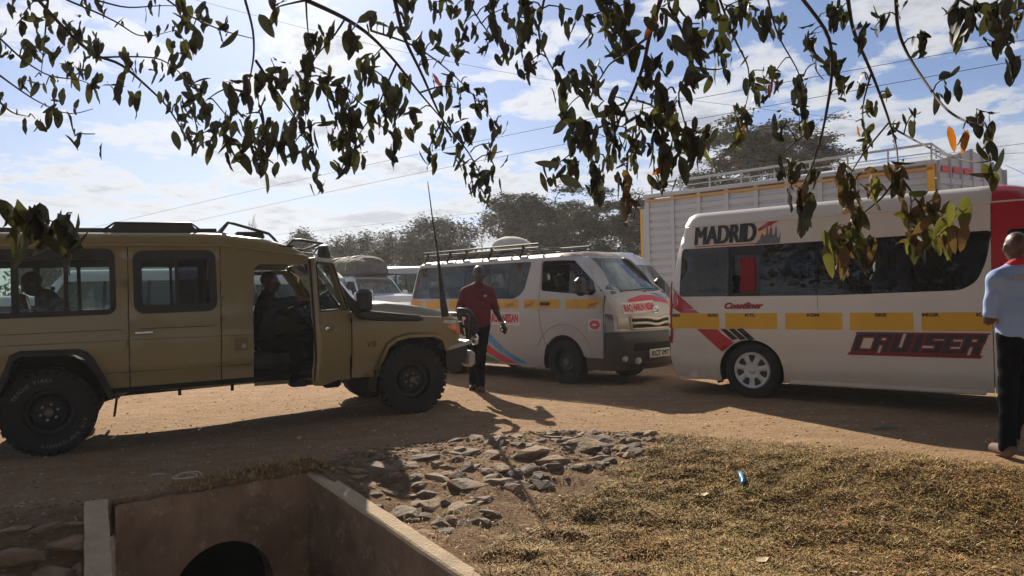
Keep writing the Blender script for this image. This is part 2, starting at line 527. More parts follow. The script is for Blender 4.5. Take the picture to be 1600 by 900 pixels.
def off2(a, b, d):
    n = Vector(((b - a).y, -(b - a).x)).normalized(); return n * d
gap = 0.07
hole = [(A_.x - .05, A_.y + .05), (B_.x, B_.y + .1), (C_.x + .07, C_.y + .07), (C2.x + .07, C2.y + .07), (0.6, 3.1), (-2.4, 3.1), (D2.x - .07, D2.y), (D_.x - .1, D_.y)]
X0, X1, Y0, Y1 = -8.0, 8.0, 2.4, 14.0
near_rect = [(X0, Y0), (X1, Y0), (X1, Y1), (X0, Y1)]
gfn = lambda x, y: (x, y, hz(x, y))
ground = panel('ground', near_rect, gfn, m_soil, None, holes=[hole], step=0.10, rim=0.25)
mid_rect = resample([(-60, -12), (60, -12), (60, 72), (-60, 72)], 1.5)
mid_mesh = cdt(mid_rect, [resample(near_rect, 0.10)], 2.0)
far_mesh = cdt([(-900, -300), (900, -300), (900, 2500), (-900, 2500)], [mid_rect], 90)
# one sheet: the wide surroundings are joined to the near ground
vs = [tuple(v.co) for v in ground.data.vertices]; fs = [tuple(p.vertices) for p in ground.data.polygons]
for V, F in (mid_mesh, far_mesh):
    n0 = len(vs)
    vs += [(x, y, hz(x, y) if (X0 - .01 <= x <= X1 + .01 and Y0 - .01 <= y <= Y1 + .01) else (.35 * smooth01((y - 19) / 5) if y > Y0 else -0.36)) for x, y in V]
    fs += [tuple(i + n0 for i in f) for f in F.tolist()]
bpy.data.objects.remove(ground)
ground = from_py('ground', vs, fs, m_soil); tag(ground, kind='structure')

# =================================================================== culvert
m_conc = pmat('stained_shaded_concrete', (0.25, 0.145, 0.085), 0.9, var=0.35, vscale=2.2, bump=0.5, bscale=40, bdist=0.01, col2=(0.36, 0.225, 0.135))  # dark from stains and from inner-face shade put into the colour
t = m_conc.node_tree; pr_ = [q for q in t.nodes if q.type == 'BSDF_PRINCIPLED'][0]; oc_ = pr_.inputs['Base Color'].links[0].from_socket
tc_ = N(t, 'ShaderNodeTexCoord'); mp_ = N(t, 'ShaderNodeMapping'); mp_.inputs['Scale'].default_value = (3, 3, 1.3); t.links.new(tc_.outputs['Object'], mp_.inputs[0])
st_ = noise(t, mp_.outputs[0], 1.6, 7, .7); sp_ = noise(t, tc_.outputs['Object'], 5.5, 6, .75)
oc_ = mix(t, ramp(t, st_, [(.42, 0), (.75, .55)]), oc_, (0.10, 0.055, 0.034))
oc_ = mix(t, ramp(t, sp_, [(.56, 0), (.66, .8)]), oc_, (0.42, 0.30, 0.20))
t.links.new(oc_, pr_.inputs['Base Color'])
m_cap = pmat('sunlit_concrete', (0.58, 0.44, 0.29), 0.95, var=0.15, vscale=9, bump=0.8, bscale=50, bdist=0.012)  # paler copy of the wall concrete, sunlit top put into its colour
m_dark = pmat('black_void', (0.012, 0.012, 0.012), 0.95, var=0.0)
culv = thing('culvert', 'brown concrete culvert with a round pipe mouth and two wing walls in the bank', 'culvert', (0, 0, 0))
hd = (B_ - A_).normalized(); hn = Vector((hd.y, -hd.x))   # towards the viewer
HL = (B_ - A_).length
def hw(s, z): return (A_.x + hd.x * s, A_.y + hd.y * s, z)
circ = [(0.70 + 0.365 * cos(2 * pi * k / 36), -0.80 + 0.365 * sin(2 * pi * k / 36)) for k in range(36)]
top = [(HL * (1 - k / 12), -0.045 + 0.008 * sin(k * 2.3) - 0.002 * k * 0) for k in range(13)]
hwall = panel('headwall', [(0, -1.7), (HL, -1.7)] + top, hw, m_conc, culv, holes=[circ], step=0.12, rim=0.16)
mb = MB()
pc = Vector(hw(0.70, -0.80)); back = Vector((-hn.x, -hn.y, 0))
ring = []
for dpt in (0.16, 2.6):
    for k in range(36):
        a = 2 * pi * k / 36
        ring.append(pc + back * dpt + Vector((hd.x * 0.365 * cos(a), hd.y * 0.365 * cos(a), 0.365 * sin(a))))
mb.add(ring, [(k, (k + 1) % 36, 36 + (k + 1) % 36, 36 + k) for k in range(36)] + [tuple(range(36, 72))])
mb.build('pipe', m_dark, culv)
def wing(P, zt, th, side, name='wing_wall'):
    """wall with its top falling along P; side = outward direction sign"""
    mb = MB(); cap = MB(); vs = []; n = len(P)
    tops = []
    for i, (p, z) in enumerate(zip(P, zt)):
        a = P[max(i - 1, 0)]; b = P[min(i + 1, n - 1)]
        nn = Vector(((b - a).y, -(b - a).x)).normalized() * side
        q = p + nn * th
        tops.append((p, q, z))
    k = 14
    fine = []
    for i in range(n - 1):
        for j in range(k):
            t_ = j / k
            fine.append((tops[i][0].lerp(tops[i + 1][0], t_), tops[i][1].lerp(tops[i + 1][1], t_), tops[i][2] * (1 - t_) + tops[i + 1][2] * t_))
    fine.append(tops[-1])
    m = len(fine)
    for i, (p, q, z) in enumerate(fine):
        j = random.uniform(-.003, .003)
        z2 = z + random.uniform(-.004, .004)
        vs += [(p.x, p.y, -1.9), (p.x + j * .4, p.y + j * .4, z2 - 0.03), (q.x + j, q.y + j, z2 - 0.03), (q.x, q.y, -1.9)]
    fs = []
    for i in range(m - 1):
        for e in range(4):
            fs.append((i * 4 + e, i * 4 + (e + 1) % 4, i * 4 + 4 + (e + 1) % 4, i * 4 + 4 + e))
    fs += [(3, 2, 1, 0), tuple((m - 1) * 4 + e for e in range(4))]
    mb.add(vs, fs); w = mb.build(name, m_conc, culv)
    vs = []
    for i, (p, q, z) in enumerate(fine):
        mdl = (p + q) / 2; d1 = (p - mdl); j = random.uniform(-.002, .002)
        z2 = z + random.uniform(-.003, .003)
        for (tt, dz) in ((1.02, -.032), (1.0, -0.008), (.80, 0), (-.80, 0.001), (-1.0, -.006), (-1.03, -.032)):
            w_ = mdl + d1 * tt
            vs.append((w_.x + (j if abs(tt) > .9 else 0), w_.y + (j if abs(tt) > .9 else 0), z2 + dz))
    fs = [(i * 6 + e, i * 6 + e + 1, i * 6 + 7 + e, i * 6 + 6 + e) for i in range(m - 1) for e in range(5)]
    fs += [(5, 4, 3, 2, 1, 0), tuple((m - 1) * 6 + e for e in range(6))]
    c2 = MB().add(vs, fs).build('wall_cap', m_cap, w, smooth=False)
    return w
wing([B_, C_, C2], [-0.035, -0.345, -0.50], 0.125, -1)
wing([A_ + Vector((-0.05, -0.0)), D_ + Vector((-.05, 0)), D2 + Vector((-.05, 0))], [0.012, -0.245, -0.47], 0.135, 1)
fl = MB(); fl.add([(-2.9, 2.6, -1.7), (0.9, 2.6, -1.7), (0.9, 6, -1.7), (-2.9, 6, -1.7)], [(0, 1, 2, 3)])
fl.build('culvert_floor', m_conc, culv)

# =================================================================== stones set in the bank
m_stone = [pmat('grey_brown_stone', (0.225, 0.155, 0.105), 0.85, var=0.35, vscale=7, bump=0.9, bscale=22, bdist=0.02),
           pmat('tan_stone', (0.30, 0.205, 0.125), 0.88, var=0.3, vscale=8, bump=0.9, bscale=26, bdist=0.02),
           pmat('dark_stone', (0.16, 0.115, 0.082), 0.85, var=0.35, vscale=7, bump=0.9, bscale=20, bdist=0.02)]
def to_ground(px, py, zadd=0.0):
    y = 6.0
    for _ in range(40):
        p = at(px, py, y); g = hz(p.x, p.y) + zadd
        # step along the ray by the height error
        d = (p - Vector((0, 0, CAM_H))); y += (p.z - g) / max(0.08, -d.z / y) * 0.6
    return at(px, py, y)
def stone_mesh(name, a, b, c, mat, seed, n=26):
    r = random.Random(seed)
    bm = bmesh.new()
    for _ in range(n):
        v = Vector((r.gauss(0, 1), r.gauss(0, 1), r.gauss(0, 1))).normalized()
        k = r.uniform(0.82, 1.0)
        bm.verts.new((v.x * a * k, v.y * b * k, v.z * c * k))
    res = bmesh.ops.convex_hull(bm, input=bm.verts)
    bmesh.ops.delete(bm, geom=[g for g in res['geom_interior'] if isinstance(g, bmesh.types.BMVert)], context='VERTS')
    bmesh.ops.recalc_face_normals(bm, faces=bm.faces)
    me = bpy.data.meshes.new(name); bm.to_mesh(me); bm.free(); me.materials.append(mat)
    return me
STONES = [(591, 728, 56, 46), (556, 742, 24, 18), (672, 769, 30, 20), (722, 786, 54, 34), (752, 778, 36, 26), (628, 796, 44, 28), (677, 803, 32, 22), (779, 750, 46, 34),
          (692, 744, 40, 26), (732, 752, 48, 34), (776, 706, 38, 32), (715, 704, 42, 32), (828, 701, 50, 36), (666, 709, 42, 30), (637, 722, 40, 28), (649, 743, 28, 20),
          (808, 682, 40, 20), (808, 754, 36, 28), (738, 811, 38, 18), (669, 834, 30, 14), (845, 752, 34, 30), (899, 693, 76, 46), (951, 686, 42, 34), (888, 727, 46, 28),
          (948, 709, 38, 14), (1006, 690, 42, 16), (986, 700, 36, 20), (1024, 697, 18, 10), (916, 716, 46, 16), (864, 683, 36, 20), (858, 716, 36, 26), (922, 677, 34, 12),
          (755, 683, 36, 18), (700, 689, 30, 14), (740, 728, 26, 18), (790, 728, 30, 20), (610, 768, 26, 18), (640, 772, 24, 16), (585, 770, 18, 12), (700, 820, 30, 14), (770, 800, 30, 14), (820, 732, 26, 16),
          (978, 680, 22, 10), (1040, 686, 26, 10), (612, 705, 26, 12)]
LEFTST = [(22, 860, 52, 38), (100, 842, 50, 32), (78, 886, 60, 34), (60, 823, 48, 20), (14, 826, 34, 14), (127, 880, 20, 38), (6, 896, 26, 18), (110, 815, 26, 12), (36, 838, 30, 10), (125, 850, 16, 16)]
for i, (px, py, w_, h_) in enumerate(STONES + LEFTST):
    p = to_ground(px, py)
    s = p.y / FPX
    left = i >= len(STONES)
    a = w_ * s * 0.96; c_ = h_ * s * 0.56; b_ = max(0.09, h_ * s * 1.15)
    mt_ = m_stone[(i * 7 + i // 3) % 3] if not left else m_stone[1 if i % 3 else 0]
    me = stone_mesh('stone', a, b_, c_ * 0.9, mt_, i)
    o = bpy.data.objects.new('stone', me); COL.objects.link(o)
    o.location = (p.x, p.y + 0.02, p.z - c_ * 0.62)
    o.rotation_euler = (random.uniform(-.35, .05), random.uniform(-.25, .25), random.uniform(-.5, .5))
    o.parent = ground

rf_ = random.Random(4); _ly2 = [3.6, 4.4, 5.0, 5.4, 6.1, 6.8, 7.5]; _lx2 = [-.85, -.42, -.1, .15, .85, 1.30, 1.6]
for i in range(150):
    x = rf_.uniform(-1.55, 1.3); y = y_edge(x) - rf_.uniform(.06, 2.2 if x < .3 else 1.1)
    d = (C_ - B_); q = Vector((x, y)) - B_
    if d.x * q.y - d.y * q.x < 0.2 * d.length or x > np.interp(y, _ly2, _lx2): continue
    me = stone_mesh('stone', rf_.uniform(.05, .13), rf_.uniform(.05, .12), rf_.uniform(.03, .06), m_stone[rf_.randrange(3)], 200 + i)
    o = bpy.data.objects.new('stone', me); COL.objects.link(o); o.location = (x, y, hz(x, y) - .012); o.rotation_euler = (rf_.uniform(-.3, .1), rf_.uniform(-.2, .2), rf_.uniform(0, 3)); o.parent = ground
# earth and pebbles scattered on the ground
def scatter_stuff(name, n, region, size, mats, label=None, flat=0.5, zoff=0.0, seed=3):
    r = random.Random(seed); g = np.random.default_rng(seed)
    base = []
    for k in range(6):
        bm = bmesh.new()
        for _ in range(9):
            v = Vector((r.gauss(0, 1), r.gauss(0, 1), r.gauss(0, 1))).normalized(); bm.verts.new(v)
        res = bmesh.ops.convex_hull(bm, input=bm.verts)
        bm.verts.index_update()
        base.append(([tuple(v.co) for v in bm.verts], [tuple(v.index for v in f.verts) for f in bm.faces])); bm.free()
    V = []; Fc = []; M = []
    for _ in range(n):
        q = region(r)
        if q is None: continue
        x, y = q; s = size(r); k = r.randrange(6); a = r.uniform(0, 6.28); ca, sa = cos(a) * s, sin(a) * s
        z = hz(x, y) + zoff; n0 = len(V); mi = r.randrange(len(mats))
        for (vx, vy, vz) in base[k][0]: V.append((x + vx * ca - vy * sa, y + (vx * sa + vy * ca) * .8, z + vz * s * flat))
        for f in base[k][1]: Fc.append(tuple(i + n0 for i in f)); M.append(mi)
    me = bpy.data.meshes.new(name); me.from_pydata(V, [], Fc); me.update()
    for m in mats: me.materials.append(m)
    me.polygons.foreach_set('material_index', M)
    o = bpy.data.objects.new(name, me); COL.objects.link(o); tag(o, label, None, None, 'stuff')
    return o
m_peb = pmat('pebble_tan', (0.42, 0.31, 0.21), 0.9, var=0.3); m_peb2 = pmat('pebble_dark', (0.2, 0.14, 0.1), 0.9, var=0.3); m_peb3 = pmat('pebble_pale', (0.6, 0.5, 0.38), 0.9)
def reg_road(r):
    y = r.uniform(4.7, 13); x = r.uniform(-.75, .75) * y
    if y < y_edge(x): return None
    return x, y
def reg_bank(r):
    x = r.uniform(-1.9, 1.6); e = y_edge(x); y = e - abs(r.gauss(0, .5)) ; 
    if x < -1.5 and y < B_.y + .1: return None
    d = (C_ - B_); q = Vector((x, y)) - B_
    if d.x * q.y - d.y * q.x < 0.12 * d.length: return None
    return x, y
scatter_stuff('pebbles', 9000, reg_road, lambda r: 0.005 + 0.018 * r.random() ** 4, [m_peb, m_peb2, m_peb3], 'small pebbles and crumbs of earth lying on the dirt road')
scatter_stuff('rubble', 2600, reg_bank, lambda r: 0.008 + 0.03 * r.random() ** 3, [m_peb, m_peb2, m_soil], 'loose rubble and clods between the bank stones', seed=5)
def reg_left(r):
    x = r.uniform(-3.6, -2.75); y = r.uniform(4.2, 4.95); return x, y
scatter_stuff('clods', 500, reg_left, lambda r: 0.006 + 0.02 * r.random() ** 3, [m_peb, m_peb2, m_soil], 'crumbled earth between the stones left of the culvert', seed=8)

# =================================================================== cut dry grass on the bank
m_thatch = pmat('thatch_base', (0.10, 0.058, 0.026), 0.95, var=0.4, vscale=25, bump=1.0, bscale=90, bdist=.02)
GR = [pmat('dry_straw', (0.58, 0.38, 0.12), 0.8, var=0.2), pmat('brown_thatch', (0.24, 0.135, 0.045), 0.85, var=0.3), pmat('olive_blades', (0.235, 0.200, 0.040), 0.75, var=0.3),
      pmat('pale_straw', (0.68, 0.50, 0.27), 0.8, var=0.1), pmat('rust_thatch', (0.44, 0.23, 0.07), 0.85, var=0.2)]
def grass(name, n, xr, yr, dens, label, seed, lmul=1.0, up=0.35, rise=1.0, dead=False):
    g = np.random.default_rng(seed)
    x = g.uniform(*xr, n); y = g.uniform(*yr, n)
    keep = np.array([dens(a, b) for a, b in zip(x.tolist(), y.tolist())]) * np.where(fbm(x, y, 2.6, 3, 21) > -.22, 1.0, .28) > g.random(n)
    x, y = x[keep], y[keep]; n = len(x)
    gx_ = np.linspace(xr[0], xr[1], 140); gy_ = np.linspace(yr[0], yr[1], 90); GZ = np.array([[hz(a, b) for b in gy_.tolist()] for a in gx_.tolist()])
    fu = (x - xr[0]) / (xr[1] - xr[0]) * 138.999; fv = (y - yr[0]) / (yr[1] - yr[0]) * 88.999; iu = fu.astype(int); iv = fv.astype(int); fu -= iu; fv -= iv
    z = (GZ[iu, iv] * (1 - fu) + GZ[iu + 1, iv] * fu) * (1 - fv) + (GZ[iu, iv + 1] * (1 - fu) + GZ[iu + 1, iv + 1] * fu) * fv
    patch = fbm(x, y, 1.6, 3, 3) * 1.6
    tuft = fbm(x, y * 1.25, 7.0, 4, 9)
    z += (np.clip(tuft + .35, 0, 1.2) ** 1.3) * 0.019 * rise
    L = g.gamma(2.6, 0.009, n) * lmul * (1 + .5 * np.clip(tuft, -.5, 1)) + 0.010; w = g.uniform(0.0014, 0.0034, n) * (1 + .2 * lmul)
    az = g.uniform(0, 2 * pi, n); el = np.abs(g.normal(0, up, n)) + 0.05
    d = np.stack([np.cos(az) * np.cos(el), np.sin(az) * np.cos(el), np.sin(el)], 1)
    s = np.stack([-np.sin(az), np.cos(az), np.zeros(n)], 1)
    P = np.stack([x, y, z], 1); mid = P + d * (L * .55)[:, None]; tip = P + d * L[:, None] - np.array([0, 0, 1]) * (L * g.uniform(0, .35, n))[:, None]
    ws = s * w[:, None]
    V = np.stack([P - ws, P + ws, mid + ws * .8, mid - ws * .8, tip], 1).reshape(-1, 3)
    b = np.arange(n) * 5
    q = np.stack([b, b + 1, b + 2, b + 3], 1); tr = np.stack([b + 3, b + 2, b + 4], 1)
    me = bpy.data.meshes.new(name)
    me.vertices.add(len(V)); me.vertices.foreach_set('co', V.ravel())
    loops = np.concatenate([np.concatenate([q, tr], 1)]).ravel()
    me.loops.add(len(loops)); me.loops.foreach_set('vertex_index', loops.astype(np.int32))
    ls = (np.arange(n)[:, None] * 7 + np.array([0, 4])).ravel(); lt = np.tile([4, 3], n)
    me.polygons.add(2 * n); me.polygons.foreach_set('loop_start', ls.astype(np.int32)); me.polygons.foreach_set('loop_total', lt.astype(np.int32))
    patch = patch - 9 * dead; u = g.random(n); gp = 1 / (1 + np.exp(-(patch * 2.2 - .2)))
    mi = np.where(u < .07, 3, np.where(u < .07 + .48 * gp, 2, np.where(u < .62, 1, np.where(u < .80, 4, 0))))
    for m in GR: me.materials.append(m)
    me.polygons.foreach_set('material_index', np.repeat(mi, 2).astype(np.int32))
    me.update(calc_edges=True)
    o = bpy.data.objects.new(name, me); COL.objects.link(o)
    return tag(o, label, None, None, 'stuff')
_ly = [3.6, 4.4, 5.0, 5.4, 6.1, 6.8, 7.5]; _lx = [-.75, -.32, -.02, .20, .85, 1.30, 1.6]
def dgrass(x, y):
    e = y_edge(x); s = (e - y)
    left = float(np.interp(y, _ly, _lx)) + .10 * sin(y * 9) + .06 * sin(y * 23 + x * 7)
    if x < left: return 0.0
    if s < -0.1: return 0.0
    return min(1, (s + .1) * 2.2 + .08) * min(1, (x - left) * 4)
grass('dry_grass', 340000, (-1.1, 4.9), (3.7, 6.95), dgrass, 'matted cut dry grass covering the sunny bank', 11)
def dcul(x, y):
    q = Vector((x, y)) - A_; s = q.dot(hd); d = -q.dot(hn)
    if s < 0.25 or s > HL + .15: return 0
    return max(0, 1 - abs(d - .12) / .24) * min(1, (s - .25) * 1.4)
def thatch_mask(x, y):
    return dgrass(x, y)
_at = ground.data.attributes.new('thatch', 'FLOAT', 'POINT')
_vals = np.zeros(len(ground.data.vertices), np.float32)
for i_, v_ in enumerate(ground.data.vertices):
    x_, y_ = v_.co.x, v_.co.y
    if -1.2 < x_ < 5.2 and 3.2 < y_ < 7.2: _vals[i_] = min(1, dgrass(x_, max(y_, 3.7)) * 1.1) if x_ < 4.9 else 1
_at.data.foreach_set('value', _vals)
t = m_soil.node_tree
at_n = t.nodes.new('ShaderNodeAttribute'); at_n.attribute_name = 'thatch'
cc_ = N(t, 'ShaderNodeTexCoord'); nn_ = noise(t, cc_.outputs['Object'], 40, 5, .7)
thc = mix(t, ramp(t, nn_, [(.35, 0), (.65, 1)]), (0.12, 0.070, 0.03), (0.34, 0.215, 0.09))
pr_ = [q for q in t.nodes if q.type == 'BSDF_PRINCIPLED'][0]
oldc = pr_.inputs['Base Color'].links[0].from_socket
_ab = ground.data.attributes.new('bank', 'FLOAT', 'POINT'); _vb = np.zeros(len(ground.data.vertices), np.float32)
for i_, v_ in enumerate(ground.data.vertices):
    x_, y_ = v_.co.x, v_.co.y
    if -4 < x_ < 2.2 and 3.2 < y_ < 7.4: _vb[i_] = smooth01((y_edge(x_) - y_ + .02) * 5) * smooth01((2.0 - x_) / .8)
_ab.data.foreach_set('value', _vb)
ab_n = t.nodes.new('ShaderNodeAttribute'); ab_n.attribute_name = 'bank'
bkc = mix(t, ramp(t, noise(t, N(t, 'ShaderNodeTexCoord').outputs['Object'], 9, 6, .7), [(.35, 0), (.65, 1)]), (0.17, 0.105, 0.062), (0.34, 0.215, 0.125))
oldc = mix(t, math_node(t, 'MULTIPLY', ab_n.outputs['Fac'], .85, True), oldc, bkc)
t.links.new(mix(t, math_node(t, 'MULTIPLY', at_n.outputs['Fac'], .9, True), oldc, thc), pr_.inputs['Base Color'])
grass('dead_grass', 110000, (-2.7, -1.3), (4.8, 6.3), dcul, 'dead brown grass hanging over the top of the culvert headwall', 12, 1.25, 0.6, dead=True)
def dedge(x, y):
    d = (C_ - B_); q = Vector((x, y)) - B_; s = (d.x * q.y - d.y * q.x) / d.length
    e = y_edge(x)
    return 0.25 if s > .14 and y < e - .6 and x > -0.9 else 0.0
grass('grass_wisps', 9000, (-1.0, 0.6), (4.2, 6.4), dedge, 'thin wisps of dry grass over earth beside the wing wall', 14)
# =================================================================== shared vehicle pieces
m_rubber = pmat('tyre_rubber', (0.022, 0.021, 0.020), 0.85, var=0.25, vscale=12, bump=0.2, bscale=90, dust=0.0)
m_rubber_dusty = pmat('dusty_tyre_rubber', (0.021, 0.018, 0.016), 0.9, var=0.3, vscale=6, bump=0.3, bscale=80)
m_blackplastic = pmat('black_plastic', (0.02, 0.02, 0.021), 0.5, var=0.15)
m_blackmetal = pmat('black_steel', (0.012, 0.012, 0.013), 0.5, var=0.2, vscale=20)
m_under = pmat('underbody_black', (0.012, 0.011, 0.010), 0.9, var=0.2)
m_chrome = pmat('chrome', (0.75, 0.75, 0.76), 0.18, metal=1.0, var=0.05)
m_bolt = pmat('bright_bolt', (0.62, 0.62, 0.60), 0.35, metal=0.6, var=0.05)
m_silver = pmat('silver_hubcap', (0.56, 0.55, 0.54), 0.38, metal=0.25, var=0.06)
m_glass_clear = glass_mat('clear_glass', (0.74, 0.86, 0.82), body=0.05, body_col=(0.5, 0.45, 0.38))
m_glass_mid = glass_mat('grey_glass', (0.40, 0.46, 0.48), body=0.05, body_col=(0.4, 0.36, 0.3))
m_glass_dark = glass_mat('dark_tinted_glass', (0.10, 0.12, 0.14), refl=0.9, body=0.03, body_col=(0.30, 0.26, 0.22))
m_ws = glass_mat('windscreen_glass', (0.62, 0.72, 0.68), body=0.28, body_col=(0.42, 0.42, 0.38))
m_seat = pmat('dark_seat_cloth', (0.035, 0.035, 0.045), 0.9, var=0.3)
m_seat2 = pmat('grey_seat_cloth', (0.09, 0.09, 0.10), 0.9, var=0.3)
m_liner = pmat('roof_lining', (0.16, 0.155, 0.14), 0.9, var=0.1)
m_seal = pmat('rubber_seal', (0.015, 0.015, 0.016), 0.6, var=0.1)
m_amber = pmat('amber_lens', (0.85, 0.22, 0.03), 0.2, var=0.15, coat=0.6)
m_lens = pmat('headlamp_lens', (0.55, 0.53, 0.47), 0.15, var=0.12, vscale=9, coat=0.8)
m_lampin = pmat('lamp_reflector', (0.34, 0.31, 0.26), 0.25, metal=0.5, var=0.2)
m_smoke = pmat('smoked_lens', (0.16, 0.135, 0.105), 0.15, var=0.2, coat=0.7)
m_redlens = pmat('red_lens', (0.35, 0.01, 0.015), 0.2, var=0.2, coat=0.8)
m_blacktext = pmat('black_vinyl', (0.02, 0.02, 0.023), 0.5, var=0.1)

def make_wheel(R, width, rim_r, style, parent, loc, tread=0, flip=False, name='wheel'):
    """outer face looks to -y"""
    hw_ = width / 2
    rimm = {'cap': m_silver, 'steel': m_blackmetal, 'black': m_blackmetal}[style]
    mb = MB()
    # barrel and disc
    mb.lathe([(rim_r * 1.02, -hw_ * .86), (rim_r * .985, -hw_ * .84), (rim_r * .95, -hw_ * .55), (rim_r * .9, hw_ * .8)], seg=48)
    if style == 'cap':
        mb.lathe([(rim_r * 1.00, -hw_ * .86), (rim_r * .95, -hw_ * 1.0), (rim_r * .86, -hw_ * .98), (rim_r * .84, -hw_ * .86)], seg=56)
        mb.lathe([(0.001, -hw_ * 1.02), (rim_r * .13, -hw_ * 1.02), (rim_r * .17, -hw_ * .96), (rim_r * .20, -hw_ * .88), (rim_r * .36, -hw_ * .87), (rim_r * .45, -hw_ * .92)], seg=56)
        for k in range(7):
            a0 = 2 * pi * k / 7 + .2; w_ = 2 * pi / 7
            vs = []
            for (rr, hwid) in ((rim_r * .45, .38), (rim_r * .62, .255), (rim_r * .78, .235), (rim_r * .87, .30)):
                for sgn in (-1, -.6, .6, 1):
                    a = a0 + sgn * hwid * w_ * 1.0
                    yy = -hw_ * (.985 if abs(sgn) < .9 else .90) if rr < rim_r * .86 else -hw_ * .985
                    vs.append((rr * cos(a), yy, rr * sin(a)))
            fs = [(i * 4 + e, i * 4 + e + 1, i * 4 + 5 + e, i * 4 + 4 + e) for i in range(3) for e in range(3)]
            mb.add(vs, fs)
        hub = mb
    else:
        mb.lathe([(0.001, -hw_ * .62), (rim_r * .20, -hw_ * .62), (rim_r * .23, -hw_ * .40), (rim_r * .55, -hw_ * .30), (rim_r * .66, -hw_ * .42), (rim_r * .80, -hw_ * .22), (rim_r * .93, -hw_ * .25)], seg=48)
    w = mb.build(name, rimm, parent, smooth=True, autos=38)
    w.location = loc
    if flip: w.rotation_euler = (0, 0, pi)
    if style == 'cap':
        MB().lathe([(rim_r * .85, -hw_ * .80), (rim_r * .3, -hw_ * .80)], seg=40).build('cap_back', m_blackplastic, w)
        MB().lathe([(rim_r * .09, -hw_ * 1.035), (rim_r * .105, -hw_ * 1.045), (rim_r * .12, -hw_ * 1.03)], seg=24).build('hub_badge', m_bolt, w, smooth=True)
    elif style == 'black':
        bb = MB()
        for k in range(6):
            a = 2 * pi * k / 6 + .3
            bb.lathe([(0.001, -hw_ * .50 - .018), (0.011, -hw_ * .50 - .016), (0.012, -hw_ * .34)], c=(rim_r * .34 * cos(a), 0, rim_r * .34 * sin(a)), seg=8)
        bb.build('wheel_nuts', m_bolt, w, smooth=True)['kind'] = 'stuff'
        hb = MB().lathe([(0.001, -hw_ * .84), (.030, -hw_ * .84), (.042, -hw_ * .76), (.045, -hw_ * .5)], seg=20)
        hb.build('hub', pmat('hub_steel', (0.16, 0.12, 0.10), 0.5, metal=0.5) if 'hub_steel' not in MATS else MATS['hub_steel'], w, smooth=True, autos=40)
        hh = MB()
        for k in range(8):
            a = 2 * pi * k / 8
            hh.lathe([(0.001, -hw_ * .30 - .006), (rim_r * .075, -hw_ * .30 - .006), (rim_r * .075, -hw_ * .22)], c=(rim_r * .70 * cos(a), -hw_ * .08, rim_r * .70 * sin(a)), seg=12)
        hh.build('rim_holes', m_dark, w, smooth=True, autos=40)['kind'] = 'stuff'
    else:
        hb = MB().lathe([(0.001, -hw_ * .70), (rim_r * .24, -hw_ * .70), (rim_r * .27, -hw_ * .6), (rim_r * .27, -hw_ * .4)], seg=24)
        hb.build('hub', m_silver if style == 'silver' else pmat('dull_hub', (0.12, 0.11, 0.10), 0.6) if 'dull_hub' not in MATS else MATS['dull_hub'], w, smooth=True, autos=40)
        hh = MB()
        for k in range(10):
            a = 2 * pi * k / 10
            hh.blob((rim_r * .68 * cos(a), -hw_ * .42, rim_r * .68 * sin(a)), (rim_r * .14, .01, rim_r * .14), 8, 4)
        hh.build('rim_holes', m_dark, w)['kind'] = 'stuff'
    tb = MB(); c_ = R - 0.018 if tread else R
    prof = [(rim_r * .98, -hw_ * .78), (rim_r * 1.03, -hw_ * .93), (rim_r + (R - rim_r) * .45, -hw_ * 1.03), (rim_r + (R - rim_r) * .8, -hw_ * .98), (c_ - .012, -hw_ * .90), (c_, -hw_ * .80), (c_, 0),
            (c_, hw_ * .80), (c_ - .012, hw_ * .9), (rim_r + (R - rim_r) * .45, hw_ * 1.03), (rim_r * 1.0, hw_ * .8)]
    tb.lathe(prof, seg=72)
    if tread:
        for row, (yy, wy) in enumerate(((-hw_ * .82, hw_ * .34), (-hw_ * .36, hw_ * .36), (hw_ * .10, hw_ * .36), (hw_ * .6, hw_ * .4))):
            for k in range(tread):
                a = 2 * pi * (k + (row % 2) * .5) / tread
                rot = (0, -a + pi / 2, 0)
                tb.box(((R - .010) * cos(a), yy, (R - .010) * sin(a)), (2 * pi * R / tread * .66, wy, .022), rot=rot)
                if row == 0:
                    tb.box(((R - .036) * cos(a), -hw_ * .965, (R - .036) * sin(a)), (2 * pi * R / tread * .6, .014, .045), rot=rot)
    else:
        pass
    t_ = tb.build('tyre', m_rubber_dusty, w, smooth=True, autos=40)
    if not tread:
        gr = MB()
        for yy in (-hw_ * .45, 0, hw_ * .45): gr.lathe([(R + .0008, yy - .004), (R + .0008, yy + .004)], seg=60)
        gr.build('tread_groove', m_dark, w)
    return w

